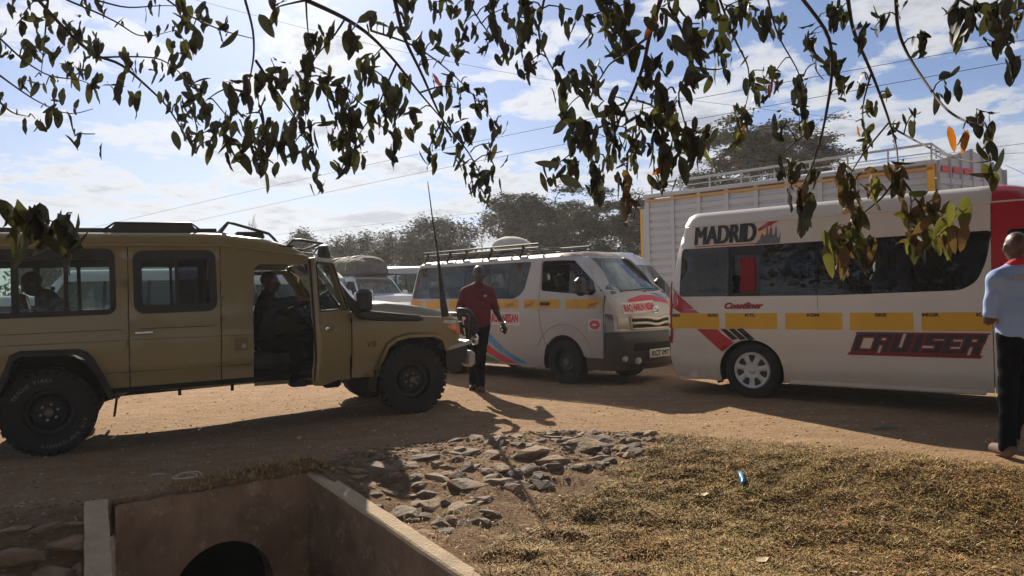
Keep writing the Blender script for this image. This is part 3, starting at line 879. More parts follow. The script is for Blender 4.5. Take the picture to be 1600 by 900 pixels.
class Shell:
    def __init__(s, wz, xfz, xrz, rf, rr, kf=0.05, kr=0.04):
        s.W = smooth_table([a for a, b in wz], [b for a, b in wz]); s.XF = smooth_table([a for a, b in xfz], [b for a, b in xfz]); s.XR = smooth_table([a for a, b in xrz], [b for a, b in xrz])
        s.rf, s.rr, s.kf, s.kr = rf, rr, kf, kr
    def w(s, x, z):
        w = s.W(z); a = s.XF(z) - s.kf - s.rf; b = s.XR(z) + s.kr + s.rr
        if x > a: t = min(1, (x - a) / s.rf); w -= s.rf * (1 - math.sqrt(max(0, 1 - t * t)))
        if x < b: t = min(1, (b - x) / s.rr); w -= s.rr * (1 - math.sqrt(max(0, 1 - t * t)))
        return w
    def right(s, x, z): return (x, -s.w(x, z), z)
    def left(s, x, z): return (x, s.w(x, z), z)
    def front(s, y, z):
        w = s.W(z); b = w - s.rf; X = s.XF(z) - s.kf * min(abs(y) / b, 1) ** 2
        if abs(y) > b: t = min(1, (abs(y) - b) / s.rf); X -= s.rf * (1 - math.sqrt(max(0, 1 - t * t)))
        return (X, y, z)
    def rear(s, y, z):
        w = s.W(z); b = w - s.rr; X = s.XR(z) + s.kr * min(abs(y) / b, 1) ** 2
        if abs(y) > b: t = min(1, (abs(y) - b) / s.rr); X += s.rr * (1 - math.sqrt(max(0, 1 - t * t)))
        return (X, y, z)
    def xs_f(s, z): return s.XF(z) - s.kf - s.rf * (1 - .70711)
    def xs_r(s, z): return s.XR(z) + s.kr + s.rr * (1 - .70711)
    def ys_f(s, z): return s.W(z) - s.rf * (1 - .70711)
    def ys_r(s, z): return s.W(z) - s.rr * (1 - .70711)
    def fcurve(s, z0, z1, n=24): return [(s.xs_f(z0 + (z1 - z0) * k / n), z0 + (z1 - z0) * k / n) for k in range(n + 1)]
    def rcurve(s, z0, z1, n=24): return [(s.xs_r(z0 + (z1 - z0) * k / n), z0 + (z1 - z0) * k / n) for k in range(n + 1)]
    def face(s, z0, z1, ys, n=24):
        zs = [z0 + (z1 - z0) * k / n for k in range(n + 1)]
        return [(ys(z), z) for z in zs] + [(-ys(z), z) for z in reversed(zs)]

def arch(cx, cz, r, a0, a1, n=14):
    return [(cx + r * cos(radians(a0 + (a1 - a0) * k / n)), cz + r * sin(radians(a0 + (a1 - a0) * k / n))) for k in range(n + 1)]
def both(fnname, sh):
    return ((sh.right, False), (sh.left, True))

def seat_row(mb, x, y0, y1, zbase, h=0.62, n=3, tilt=0.18):
    w_ = (y1 - y0) / n
    for k in range(n):
        yc = y0 + w_ * (k + .5)
        mb.box((x, yc, zbase + .08), (.46, w_ * .92, .16), bev=.04)
        mb.box((x - .26 - h * .5 * tilt, yc, zbase + .12 + h / 2), (.12, w_ * .88, h), rot=(0, -tilt, 0), bev=.05)
        mb.box((x - .28 - h * tilt, yc, zbase + .22 + h), (.09, w_ * .5, .2), rot=(0, -tilt, 0), bev=.04)

def van_roof(name, sh, zg, hr, R, paint, parent, crown=0.03, front_R=None, step=.08, x_split=None):
    """roof skin on top of the side walls; R = how far the rounding reaches inwards"""
    w = sh.W(zg); fr = front_R or R
    n = 40
    xf = sh.XF(zg); xr = sh.XR(zg)
    out = []
    xa, xb = sh.xs_r(zg), sh.xs_f(zg); ya, yb = sh.ys_r(zg), sh.ys_f(zg)
    for k in range(n + 1): x = xa + (xb - xa) * k / n; out.append((x, -sh.w(x, zg)))
    for k in range(1, 16): y = -yb + 2 * yb * k / 16; out.append((sh.front(y, zg)[0], y))
    for k in range(n + 1): x = xb + (xa - xb) * k / n; out.append((x, sh.w(x, zg)))
    for k in range(1, 16): y = ya - 2 * ya * k / 16; out.append((sh.rear(y, zg)[0], y))
    def fn(x, y):
        d1 = (sh.w(min(max(x, xa), xb), zg) - abs(y)) / R
        yy = max(-sh.W(zg) * .98, min(sh.W(zg) * .98, y))
        d2 = (sh.front(yy, zg)[0] - x) / fr; d3 = (x - sh.rear(yy, zg)[0]) / R
        ds = [max(0.0, min(1.0, d)) for d in (d1, d2, d3)]
        s = 1.0
        for d in ds: s *= math.sqrt(max(0, 1 - (1 - d) ** 2)) if d < 1 else 1
        return (x, y, zg + hr * s + crown * s * (1 - (y / w) ** 2))
    if x_split is None:
        return [panel(name, out, fn, paint, parent, step=step, rim=0)], fn
    o1 = [p for p in out if p[0] <= x_split]; o2 = [p for p in out if p[0] >= x_split]
    # order both outlines around the split
    def clip(poly, sgn):
        res = []; m = len(poly)
        for i in range(m):
            a, b = poly[i], poly[(i + 1) % m]; ia, ib = (a[0] - x_split) * sgn >= 0, (b[0] - x_split) * sgn >= 0
            if ia: res.append(a)
            if ia != ib:
                t = (x_split - a[0]) / (b[0] - a[0]); res.append((x_split, a[1] + (b[1] - a[1]) * t))
        return res
    return [panel(name, clip(out, -1), fn, paint[0], parent, step=step, rim=0), panel(name, clip(out, 1), fn, paint[1], parent, step=step, rim=0)], fn

# =================================================================== tall white minibus on the right
m_white = pmat('white_van_paint', (0.74, 0.685, 0.605), 0.32, var=0.03, vscale=1.5, coat=0.5, dust=0.55, dust_top=1.35, dust_base=0.06, dust_col=(0.45, 0.33, 0.22))
m_redp = pmat('red_van_paint', (0.50, 0.012, 0.028), 0.35, var=0.05, coat=0.5, dust=0.05, dust_top=1.2)
m_yel = pmat('yellow_band', (0.80, 0.44, 0.015), 0.45, var=0.05, vscale=3, dust=0.15, dust_top=1.6)
m_darkred = pmat('dark_red_vinyl', (0.22, 0.012, 0.02), 0.45, var=0.1)
m_castle = pmat('grey_print', (0.16, 0.15, 0.20), 0.5, var=0.3, vscale=20)
m_yelprint = pmat('yellow_print', (0.85, 0.62, 0.16), 0.5, var=0.2, vscale=20)

van = thing('minibus', 'tall white high-roof minibus with yellow band and red front, at the right', 'minibus', (3.4706, 9.7633, 0), (0, 0, radians(-39.5)))
sh = Shell([(.2, .885), (.3, .92), (.45, .945), (.52, .927), (.6, .935), (.8, .94), (1.06, .94), (1.10, .928), (1.27, .925), (1.87, .865), (2.16, .80), (2.2, .79)],
           [(.2, 4.02), (.45, 4.10), (.8, 4.10), (1.0, 4.03), (1.25, 3.90), (2.0, 3.22), (2.2, 3.02)],
           [(.2, -1.10), (.5, -1.16), (1.2, -1.14), (1.47, -1.12), (2.17, -0.97)], 0.24, 0.17)
ZG = 2.165
XD = 2.545      # rear edge of the front door (pillar)
wheel_r = arch(0.03, .34, .375, -22, 202)          # rear arch from +x side over to -x
archpts = [(0.03 + .40 * cos(radians(a)), .335 + .385 * sin(radians(a))) for a in range(-20, 201, 10)]
win_pts = rpoly([(-.905, 1.262), (1.0, 1.245), (2.28, 1.272), (2.415, 1.36), (2.50, 1.56), (2.548, 1.878), (0.26, 1.878), (-.885, 1.885)], [.05, 0, .1, .1, .1, .05, 0, .05])
redcurve = [(2.43, 1.405), (2.50, 1.62), (2.552, 1.885)]
farch = [(3.11 + .42 * cos(radians(a)), .335 + .40 * sin(radians(a))) for a in range(-20, 201, 10)]
# lower quarter, main side, front door etc.
def side_outline(x0, x1, z0, z1, arc=None):
    o = [(x0, z0)]
    if arc: o += [p for p in reversed(arc)]
    return o + [(x1, z0), (x1, z1), (x0, z1)]
for fn, fl in both('', sh):
    rear_edge = list(reversed(sh.rcurve(.235, ZG)))
    # rear body side, up to the split where the front is painted red above the belt
    up = [(XD - .006, .20)] + [(XD - .006, 1.36)]
    outer = rear_edge[:-1] + [(sh.xs_r(.235), .235), (-.40, .19)] + [p for p in reversed(archpts) if p[1] > .19][0:] + [(.46, .21), (XD - .006, .225), (XD - .006, ZG)]
    body = panel('side_panel', outer, fn, m_white, van, holes=[win_pts] if not fl else [win_pts], step=.09, rim=.02, flip=fl)
    # red front quarter above the belt, laid over the pillar area: the door behind the pillar is red too
    fe = sh.fcurve(.28, ZG)
    dx0 = XD + .002
    fout = [(dx0, .225), (2.70, .225)] + [p for p in reversed(farch) if p[1] > .225] + [(3.52, .26)] + [(x, z) for x, z in fe if x > 3.0] + [(fe[-1][0], ZG), (dx0, ZG)]
    dwin = rpoly([(2.66, 1.22), (3.62, 1.22), (3.06, 1.88), (2.66, 1.88)], .05)
    zc = 1.30
    lowp = [p for p in fout if p[1] <= zc - .001]
    fz = [p for p in fe if p[1] < zc]
    lo = [(dx0, .225), (2.70, .225)] + [p for p in reversed(farch) if p[1] > .225] + [(3.52, .26)] + fz + [(sh.xs_f(zc - .002), zc - .002), (dx0, zc - .002)]
    panel('front_door', lo, fn, m_white, van, holes=[], step=.09, rim=.02, flip=fl)
    zs = [zc + (ZG - zc) * k / 16 for k in range(17)]
    hi = [(dx0, zc)] + [(sh.xs_f(z), z) for z in zs] + [(dx0, ZG)]
    dw = rpoly([(2.68, zc + .02), (3.45, zc + .02), (3.0, 1.88), (2.68, 1.88)], .04)
    panel('front_pillar', hi, fn, m_redp, van, holes=[dw], step=.09, rim=.02, flip=fl)
    panel('pane', dw, fn, m_glass_dark, van, step=.12, rim=0, off=-.012, flip=fl)
    # the long dark side window: fixed panes and one slid open near the rear
    wy0 = 1.245
    xs_ = [-.93, -.235, 0.16, 0.83, 1.62, 2.56]
    # thin sheet glass strips split at the pillars behind
    for i in range(5):
        a, b = xs_[i], xs_[i + 1]
        if i == 1 and not fl: continue
        inner = []
        wp = win_pts
        # clip the window outline to this strip
        def clipx(poly, c0, sgn):
            res = []; m = len(poly)
            for k in range(m):
                p, q = poly[k], poly[(k + 1) % m]; ia, ib = (p[0] - c0) * sgn >= 0, (q[0] - c0) * sgn >= 0
                if ia: res.append(p)
                if ia != ib:
                    t = (c0 - p[0]) / (q[0] - p[0]); res.append((c0, p[1] + (q[1] - p[1]) * t))
            return res
        st = clipx(clipx(wp, a + .003, 1), b - .003, -1)
        panel('window_pane', st, fn, m_glass_dark, van, step=.15, rim=.004, off=-.010, flip=fl)
# inner black surround of the window (frit)
for (a, b, c, d) in ((-.92, -.80, 1.25, 1.89), (.14, .20, 1.25, 1.89), (-.26, -.20, 1.25, 1.89), (.80, .86, 1.25, 1.89), (1.58, 1.66, 1.25, 1.89), (-.26, .2, 1.77, 1.885), (-.26, .2, 1.25, 1.30)):
    panel('window_pillar', [(a, c), (b, c), (b, d), (a, d)], sh.right, m_seal, van, step=.2, rim=.01, off=-.03)
zs = [.235 + (ZG - .235) * k / 24 for k in range(25)]
rw = rrect(-.62, 1.18, .62, 1.82, .08)
panel('tailgate', [(sh.ys_r(z), z) for z in zs] + [(-sh.ys_r(z), z) for z in reversed(zs)], sh.rear, m_white, van, holes=[rw], flip=True, step=.1, rim=.02)
panel('rear_window', rw, sh.rear, m_glass_dark, van, flip=True, step=.15, rim=0, off=-.01)
zs = [.28 + (ZG - .28) * k / 24 for k in range(25)]
fw = rpoly([(-.70, 1.28), (.70, 1.28), (.62, 2.0), (-.62, 2.0)], .08)
panel('front_panel', [(-sh.ys_f(z), z) for z in zs] + [(sh.ys_f(z), z) for z in reversed(zs)], sh.front, m_redp, van, holes=[fw], step=.1, rim=.02)
panel('windscreen', fw, sh.front, m_ws, van, step=.15, rim=0, off=-.01)
roofs, rfn = van_roof('roof', sh, ZG, .185, .17, (m_white, m_redp), van, crown=.03, front_R=.5, x_split=XD)
# drip moulding along the roof edge
mb = MB()
for s_ in (-1, 1):
    pts = [(x, s_ * (sh.w(x, ZG) + .006), ZG + .002) for x in np.linspace(sh.xs_r(ZG) + .02, 3.0, 24)]
    mb.tube(pts, .009, 6)
mb.build('drip_rail', m_white, van, smooth=True)
# crease shadow gaps: bumper and door seams
m_seam = m_seal
def seam(pts, fn=None, name='door_seam', parent=None, r=.0035, off=.001):
    fn = fn or sh.right
    mb = MB(); P = [Vector(fn(*p)) for p in pts]
    mb.tube(P, r, 4); return mb.build(name, m_seam, parent or van)
seam([(-1.13, .56), (-.80, .545), (-.44, .53)], name='bumper_seam'); seam([(-.80, .545), (-.80, .24)], name='bumper_seam', r=.0025)
seam([(.84, 1.245), (.84, .9), (.85, .23)], r=.002); seam([(1.98, 1.1), (1.98, .24)], r=.0015)
seam([(-.85, 2.168), (0, 2.170), (2.5, 2.170)], name='roof_seam', r=.003)
# sill step under the side
sb = MB(); sb.box((1.48, -.90, .225), (1.98, .05, .05), bev=.012); sb.build('sill_step', m_white, van)
# yellow band sections
bands = [(-1.05, -.355), (-.279, .372), (.469, 1.11), (1.19, 1.83), (1.907, 2.53), (2.56, 3.6)]
for a, b in bands:
    panel('yellow_band', [(a, .852), (b, .852), (b, 1.045), (a, 1.045)], sh.right, m_yel, van, step=.1, rim=0, off=.0025)
    panel('yellow_band', [(a, .852), (b, .852), (b, 1.045), (a, 1.045)], sh.left, m_yel, van, step=.1, rim=0, off=.0025, flip=True)
for s_, x, al in (('MBS', -.955, 'CENTER'), ('BUSIA', -.44, 'CENTER'), ('KTL', .045, 'CENTER'), ('KSM', .79, 'CENTER'), ('SRE', 1.51, 'CENTER'), ('MGR', 1.99, 'CENTER'), ('KAE', 2.47, 'CENTER')):
    lettering('town_code', s_, sh.right, (x, 1.003), m_blacktext, van, .05, bold=.002, sx=1.5 if s_ != 'BUSIA' else 1.0, off=.006)
# slanting red and black stripes
panel('red_stripe', [(-1.085, 1.43), (-1.11, 1.17), (-.875, 1.05), (-.63, 1.05)], sh.right, m_redp, van, step=.08, rim=0, off=.0025)
panel('red_stripe', [(-.66, .845), (-.38, .845), (-.33, .79), (-.17, .685), (-.33, .56)], sh.right, m_redp, van, step=.08, rim=0, off=.003)
for k in range(3):
    x = -.345 + k * .105
    panel('black_stripe', [(x, .848), (x + .078, .848 + k * .006), (x + .23, .728 + k * .0), (x + .155, .712)], sh.right, m_blacktext, van, step=.08, rim=0, off=.003)
# lettering
lettering('madrid_lettering', 'MADRID', sh.right, (-.30, 1.925), m_blacktext, van, .3, sx=.62, off=.005, fit=(.82, .235), stamp=.085)
panel('red_pinstripe', [(-.70, 1.897), (.11, 1.893), (.11, 1.905), (-.70, 1.909)], sh.right, m_redp, van, step=.1, rim=0, off=.003)
panel('brush_stroke', [(.115, 2.075), (.26, 2.165), (.40, 2.172), (.30, 2.12), (.14, 2.045)], sh.right, m_redp, van, step=.08, rim=0, off=.003)
panel('brush_stroke', [(.14, 2.03), (.285, 2.10), (.27, 2.0), (.13, 1.96)], sh.right, m_yelprint, van, step=.08, rim=0, off=.003, label='yellow brush stroke behind the skyline')
sky_ = [(.10, 1.885), (.40, 1.885), (.405, 2.02), (.395, 1.99), (.385, 1.95), (.365, 1.95), (.355, 2.06), (.345, 2.11), (.335, 2.06), (.33, 1.99), (.31, 1.99), (.30, 2.06), (.285, 2.12), (.27, 2.06), (.262, 2.0), (.25, 2.0), (.245, 2.08), (.235, 2.10), (.228, 2.0), (.20, 1.99), (.18, 2.02), (.165, 1.99), (.15, 1.94), (.12, 1.92)]
panel('skyline_print', sky_, sh.right, m_castle, van, step=.08, rim=0, off=.005)
lettering('script_outline', 'Coastliner', sh.right, (-.04, 1.095), m_redp, van, .14, bold=.011, sx=.95, shear=.35, off=.004, fit=(.50, .085), label='red script name on the side')
lettering('script_lettering', 'Coastliner', sh.right, (-.04, 1.100), m_darkred, van, .14, bold=.003, sx=.95, shear=.35, off=.007, fit=(.48, .073))
# big block word: red outline plate letters and black letters over them
def block_word(fn, x0, x1, z0, z1):
    n = 7; w_ = (x1 - x0) / n; sl = .35 * (z1 - z0)
    pat = {'C': [(0, 0, .34, 1), (.3, .82, 1.0, 1.0), (.3, 0, 1.0, .10)],
           'R': [(0, 0, .32, 1), (.3, .82, 1, 1), (.70, .58, 1, .9), (.3, .42, .86, .58), (.62, 0, .96, .44)],
           'U': [(0, 0, .34, 1), (.0, 0, 1, .2), (.64, 0, 1, 1)],
           'I': [(.14, 0, .86, 1)],
           'S': [(0, .52, .36, 1), (.1, .80, 1, 1), (0, .45, 1, .62), (.64, .05, 1, .6), (0, 0, .95, .2)],
           'E': [(0, 0, .36, 1), (.3, .80, 1, 1), (.3, .42, .85, .58), (.3, 0, 1, .2)]}
    xs = x0; widths = {'C': 1.1, 'R': 1.05, 'U': 1.1, 'I': .62, 'S': 1.05, 'E': .95}
    tot = sum(widths[c] for c in 'CRUISER'); u = (x1 - x0 - sl) / tot
    for layer in (0, 1):
        x = x0
        for ch in 'CRUISER':
            for (a, b, c, d) in pat[ch]:
                g = .014 if layer == 0 else -.004
                ww = widths[ch] * u * .95
                q = [(x + a * ww - g, z0 + b * (z1 - z0) - g), (x + c * ww + g, z0 + b * (z1 - z0) - g), (x + c * ww + g, z0 + d * (z1 - z0) + g), (x + a * ww - g, z0 + d * (z1 - z0) + g)]
                yield layer, [(px + (pz - z0) / (z1 - z0) * sl, pz) for px, pz in q]
            x += widths[ch] * u
mbs = [MB(), MB()]
for ly, q in block_word(sh.right, 1.20, 2.50, .615, .815):
    pts = []
    for (px, pz) in q:
        v_ = Vector(sh.right(px, pz)); pts.append(v_ + Vector((0, -(.004 + ly * .003), 0)))
    mbs[ly].add(pts, [(0, 1, 2, 3)])
for (a, b, c, d) in ((1.15, 2.43, .572, .604), (1.24, 2.51, .816, .832)):
    mbs[0].add([Vector(sh.right(x, z)) + Vector((0, -.005, 0)) for x, z in ((a, c), (b, c), (b + .02, d), (a + .02, d))], [(0, 1, 2, 3)])
mbs[0].build('word_outline', m_darkred, van, label='dark red outline behind the black word on the side')
mbs[1].build('word_lettering', m_blacktext, van, label='black slanted block word on the side')
# tail lamp wraps the rear corner
for fn, nm, fl in ((sh.right, 'tail_lamp', False), (sh.left, 'tail_lamp', True)):
    q = [(sh.xs_r(z) - .002, z) for z in np.linspace(.66, 1.46, 14)]
    tl = panel(nm, [(-1.02, .66)] + [(-1.02 - .02 * (z - .66), z) for z in (1.0, 1.3)] + [(-1.06, 1.46)] + list(reversed(q)), fn, m_redlens, van, step=.05, rim=.02, off=.012, flip=fl)
    for zc_ in (.80, .96):
        panel('reverse_lens', rrect(-1.085, zc_ - .055, -1.035, zc_ + .055, .015), fn, m_lens, tl, step=.05, rim=.004, off=.016, flip=fl)
for sgn in (1, -1):
    q = [(sgn * sh.ys_r(z), z) for z in np.linspace(.66, 1.46, 12)]
    pts = [(sgn * (sh.ys_r(.66) - .10), .66)] + q + [(sgn * (sh.ys_r(1.46) - .08), 1.46)]
    panel('tail_lamp', pts, sh.rear, m_redlens, van, step=.05, rim=.02, off=.012, flip=True)
# arch linings, floor, wheels
for cx in (.03, 3.11):
    for s_ in (-1, 1):
        mb = MB()
        vs = []; n = 17
        for k in range(n):
            a = radians(-20 + 220 * k / (n - 1))
            for yy in (.925, .55): vs.append((cx + .395 * cos(a), s_ * yy, .335 + .38 * sin(a)))
        mb.add(vs, [(2 * k, 2 * k + 1, 2 * k + 3, 2 * k + 2) for k in range(n - 1)])
        mb.add([(cx + .395 * cos(radians(a)), s_ * .55, .335 + .38 * sin(radians(a))) for a in range(-20, 201, 20)], [tuple(range(12))])
        mb.build('wheel_well', m_under, van)
mb = MB(); mb.box((1.45, 0, .42), (5.0, 1.66, .06)); mb.box((1.4, 0, .30), (3.6, .9, .14)); mb.tube([(0, -.75, .33), (0, .75, .33)], .05); mb.box((-.9, 0, .34), (.4, 1.5, .12))
mb.tube([(-1.0, .4, .28), (2.5, .4, .26)], .035)
mb.build('chassis', m_under, van)
for s_ in (-1, 1): MB().box((-.42, s_ * .80, .30), (.012, .16, .28)).build('mud_flap', m_blackplastic, van)
w0 = make_wheel(.342, .205, .225, 'cap', van, (.03, -.80, .342))
for (x, y, fl_) in ((3.11, -.80, False), (.03, .80, True), (3.11, .80, True)):
    c = copy_tree(w0, van); c.location = (x, y, .342); c.rotation_euler = (0, 0, pi if fl_ else 0)
mb = MB(); 
for x in (-.35, .55, 1.45, 2.2): seat_row(mb, x, -.80, .80, .62, n=4)
mb.build('seats', m_seat, van)
lin = MB(); lin.box((1.2, 0, 2.2), (4.0, 1.5, .02)); lin.build('roof_lining', m_seat, van)
cu_ = MB()
cur = [( .02 + .10 * sin(k * 1.3) * 0, -.86 + .012 * (k % 2), 0) for k in range(2)]
vs = []; nn = 12
for k in range(nn):
    x = -.14 + .20 * k / (nn - 1)
    for z in (1.30, 1.5, 1.73): vs.append((x + .03 * sin(z * 5), -.82 + .016 * sin(k * 2.4), z))
cu_.add(vs, [(k * 3 + e, k * 3 + 3 + e, k * 3 + 4 + e, k * 3 + 1 + e) for k in range(nn - 1) for e in range(2)])
cu_.build('curtain', pmat('red_cloth', (0.32, 0.015, 0.03), 0.9, var=0.2), van, smooth=True)
van['label'] = 'tall white high-roof minibus with red stripes and a big black word, at the right'

# =================================================================== grey-white minibus in the middle
m_greyw = pmat('dusty_white_paint', (0.52, 0.50, 0.475), 0.38, var=0.05, vscale=2, coat=0.35, dust=0.55, dust_top=1.5, dust_base=0.12, dust_col=(0.36, 0.27, 0.19))
m_yel2 = pmat('amber_band', (0.74, 0.40, 0.03), 0.5, var=0.15, vscale=6, dust=0.3, dust_top=1.8)
m_bumper = pmat('charcoal_bumper', (0.045, 0.045, 0.045), 0.55, var=0.2, dust=0.45, dust_top=.9, dust_base=.05)
m_signw = pmat('sticker_white', (0.72, 0.68, 0.66), 0.5, var=0.1, vscale=8)
m_signr = pmat('sticker_red', (0.62, 0.05, 0.07), 0.5, var=0.2, vscale=9)
m_blue = pmat('sticker_blue', (0.09, 0.30, 0.55), 0.45, var=0.1); m_green = pmat('sticker_green', (0.05, 0.17, 0.05), 0.45, var=0.1)
gv = thing('minibus', 'dusty grey-white low-roof minibus with amber band squares and a roof rack, in the middle', 'minibus', (-.4845, 13.4277, .004), (0, radians(.4) * 0 + .006, radians(-45.93)))
g = Shell([(.2, .80), (.3, .815), (.5, .84), (.9, .8475), (1.08, .8475), (1.12, .838), (1.28, .835), (1.87, .745), (1.92, .715)],
          [(.25, 3.68), (.35, 3.74), (.7, 3.76), (.8, 3.72), (1.0, 3.70), (1.2, 3.63), (1.38, 3.50), (1.42, 3.45), (1.9, 2.86), (1.95, 2.78)],
          [(.2, -1.28), (.5, -1.33), (1.2, -1.31), (1.9, -1.16)], 0.26, 0.15, kf=.10)
ZG2 = 1.915
archg = [(2.63 + .41 * cos(radians(a)), .34 + .40 * sin(radians(a))) for a in range(-14, 195, 10)]
archr = [(0.0 + .40 * cos(radians(a)), .34 + .385 * sin(radians(a))) for a in range(-18, 199, 10)]
gwin = rpoly([(-1.12, 1.31), (1.61, 1.285), (1.80, 1.40), (1.915, 1.865), (-1.02, 1.875)], [.06, .12, .12, .06, .06])
gdw = rpoly([(2.17, 1.405), (3.19, 1.32), (3.25, 1.37), (3.03, 1.68), (2.78, 1.855), (2.14, 1.865)], [.05, .04, .05, .12, .08, .06])
XD1 = 2.125
for fn, fl in both('', g):
    outer = list(reversed(g.rcurve(.23, ZG2)))[:-1] + [(g.xs_r(.23), .23), (-.41, .22)] + [p for p in reversed(archr) if p[1] > .22] + [(.41, .22), (2.10, .235), (2.10, .26)]
    bdoor = [p for p in reversed(archg) if p[0] < XD1 + .35 and p[1] > .26 and p[0] < 2.30]
    outer += [(2.20, .26), (2.215, .36), (2.245, .50), (2.28, .56), (2.17, .85), (XD1 + .01, 1.12), (XD1, ZG2)]
    panel('side_panel', outer, fn, m_greyw, gv, holes=[gwin], step=.09, rim=.02, flip=fl)
    door = [(XD1 + .012, ZG2), (XD1 + .022, 1.12), (2.182, .85), (2.285, .575)] + [p for p in reversed(archg) if p[0] > 2.30 and p[1] > .44] + [(3.06, .425), (3.385, .425), (3.40, 1.0), (3.372, 1.28)]
    top_ = [(3.345, 1.36), (3.12, 1.68), (2.88, 1.875), (2.80, ZG2)]
    panel('front_door', door + top_, fn, m_greyw, gv, holes=[gdw], step=.08, rim=.02, flip=fl)
    fe = [q for q in g.fcurve(.80, ZG2, 40)]
    wing_ = [(3.412, .80), (g.xs_f(.80), .80)] + fe + [(2.815, ZG2), (2.895, 1.88), (3.135, 1.68), (3.36, 1.36), (3.387, 1.28), (3.412, 1.0)]
    panel('front_wing', wing_, fn, m_greyw, gv, step=.06, rim=.015, flip=fl)
    bz = g.fcurve(.25, .80, 20)
    panel('bumper', [(3.07, .25)] + bz + [(3.412, .795), (3.40, .43), (3.06, .42)], fn, m_bumper, gv, step=.07, rim=.02, flip=fl)
    # glass
    def clipx(poly, c0, sgn):
        res = []; m = len(poly)
        for k in range(m):
            p, q = poly[k], poly[(k + 1) % m]; ia, ib = (p[0] - c0) * sgn >= 0, (q[0] - c0) * sgn >= 0
            if ia: res.append(p)
            if ia != ib:
                t = (c0 - p[0]) / (q[0] - p[0]); res.append((c0, p[1] + (q[1] - p[1]) * t))
        return res
    for a, b, mt_ in ((-1.2, -.30, m_glass_mid), (-.30, .32, m_glass_mid), (.32, .95, m_glass_dark), (.95, 1.40, m_glass_mid), (1.40, 2.0, m_glass_dark)):
        st = clipx(clipx(gwin, a + .003, 1), b - .003, -1)
        panel('window_pane', st, fn, mt_, gv, step=.15, rim=.004, off=-.012, flip=fl)
    if fl: panel('door_pane', gdw, fn, m_glass_mid, gv, step=.15, rim=0, off=-.012, flip=fl)
    else: panel('door_pane', clipx(gdw, 2.72, 1), fn, m_glass_mid, gv, step=.15, rim=0, off=-.012, flip=fl)
    for x in (-.30, .32, .95, 1.40):
        panel('window_pillar', [(x - .035, 1.28), (x + .035, 1.28), (x + .035, 1.88), (x - .035, 1.88)], fn, m_seal, gv, step=.2, rim=.01, off=-.025, flip=fl)
    panel('window_header', [(-1.1, 1.77), (1.9, 1.77), (1.9, 1.885), (-1.05, 1.885)], fn, m_seal, gv, step=.25, rim=.01, off=-.03, flip=fl)
    # pressed arch lip
    lip = MB(); lip.tube([Vector(fn(2.63 + .56 * cos(radians(a)), .36 + .545 * sin(radians(a)))) for a in range(8, 168, 8)], [.004 + .008 * sin(radians(k * 9)) for k in range(20)], 6)
    lip.build('arch_moulding', m_greyw, gv, smooth=True)
zs = [.80 + (ZG2 - .80) * k / 30 for k in range(31)]
fws = rpoly([(-.73, 1.405), (-.35, 1.375), (0, 1.37), (.35, 1.375), (.73, 1.405), (.63, 1.895), (-.63, 1.895)], [.05, 0, 0, 0, .05, .06, .06])
panel('front_panel', [(-g.ys_f(z), z) for z in zs] + [(g.ys_f(z), z) for z in reversed(zs)], g.front, m_greyw, gv, holes=[fws], step=.06, rim=.02)
panel('windscreen', fws, g.front, m_ws, gv, step=.1, rim=0, off=-.01)
zs = [.25 + (.797 - .25) * k / 12 for k in range(13)]
panel('bumper', [(-g.ys_f(z), z) for z in zs] + [(g.ys_f(z), z) for z in reversed(zs)], g.front, m_bumper, gv, step=.06, rim=.02)
zs = [.23 + (ZG2 - .23) * k / 24 for k in range(25)]
rw2 = rrect(-.60, 1.25, .60, 1.80, .08)
panel('tailgate', [(g.ys_r(z), z) for z in zs] + [(-g.ys_r(z), z) for z in reversed(zs)], g.rear, m_greyw, gv, holes=[rw2], flip=True, step=.1, rim=.02)
panel('rear_window', rw2, g.rear, m_glass_mid, gv, flip=True, step=.15, rim=0, off=-.01)
m_rustroof = pmat('rusty_roof_paint', (0.55, 0.52, 0.48), 0.5, var=0.1, vscale=3, col2=(0.40, 0.27, 0.18), bump=.1)
van_roof('roof', g, ZG2, .055, .16, m_rustroof, gv, crown=.03)
# bonnet shut line, emblem panel colours
def seam2(pts, fn=None, name='door_seam', r=.004):
    mb = MB(); mb.tube([Vector((fn or g.right)(*p)) for p in pts], r, 4); return mb.build(name, m_seal, gv)
seam2([(-.76, 1.37), (-.62, 1.30), (-.56, 1.16), (-.545, 1.03)], g.front, 'bonnet_seam'); seam2([(.76, 1.37), (.62, 1.30), (.56, 1.16), (.545, 1.03)], g.front, 'bonnet_seam')
seam2([(-.545, 1.035), (-.3, 1.01), (.3, 1.01), (.545, 1.035)], g.front, 'bonnet_seam')
seam2([(-.76, 1.395), (0, 1.362), (.76, 1.395)], g.front, 'windscreen_seal', r=.011)
seam2([(-1.25, 1.10), (2.1, 1.10), (3.38, 1.085)], name='belt_crease', r=.0025)
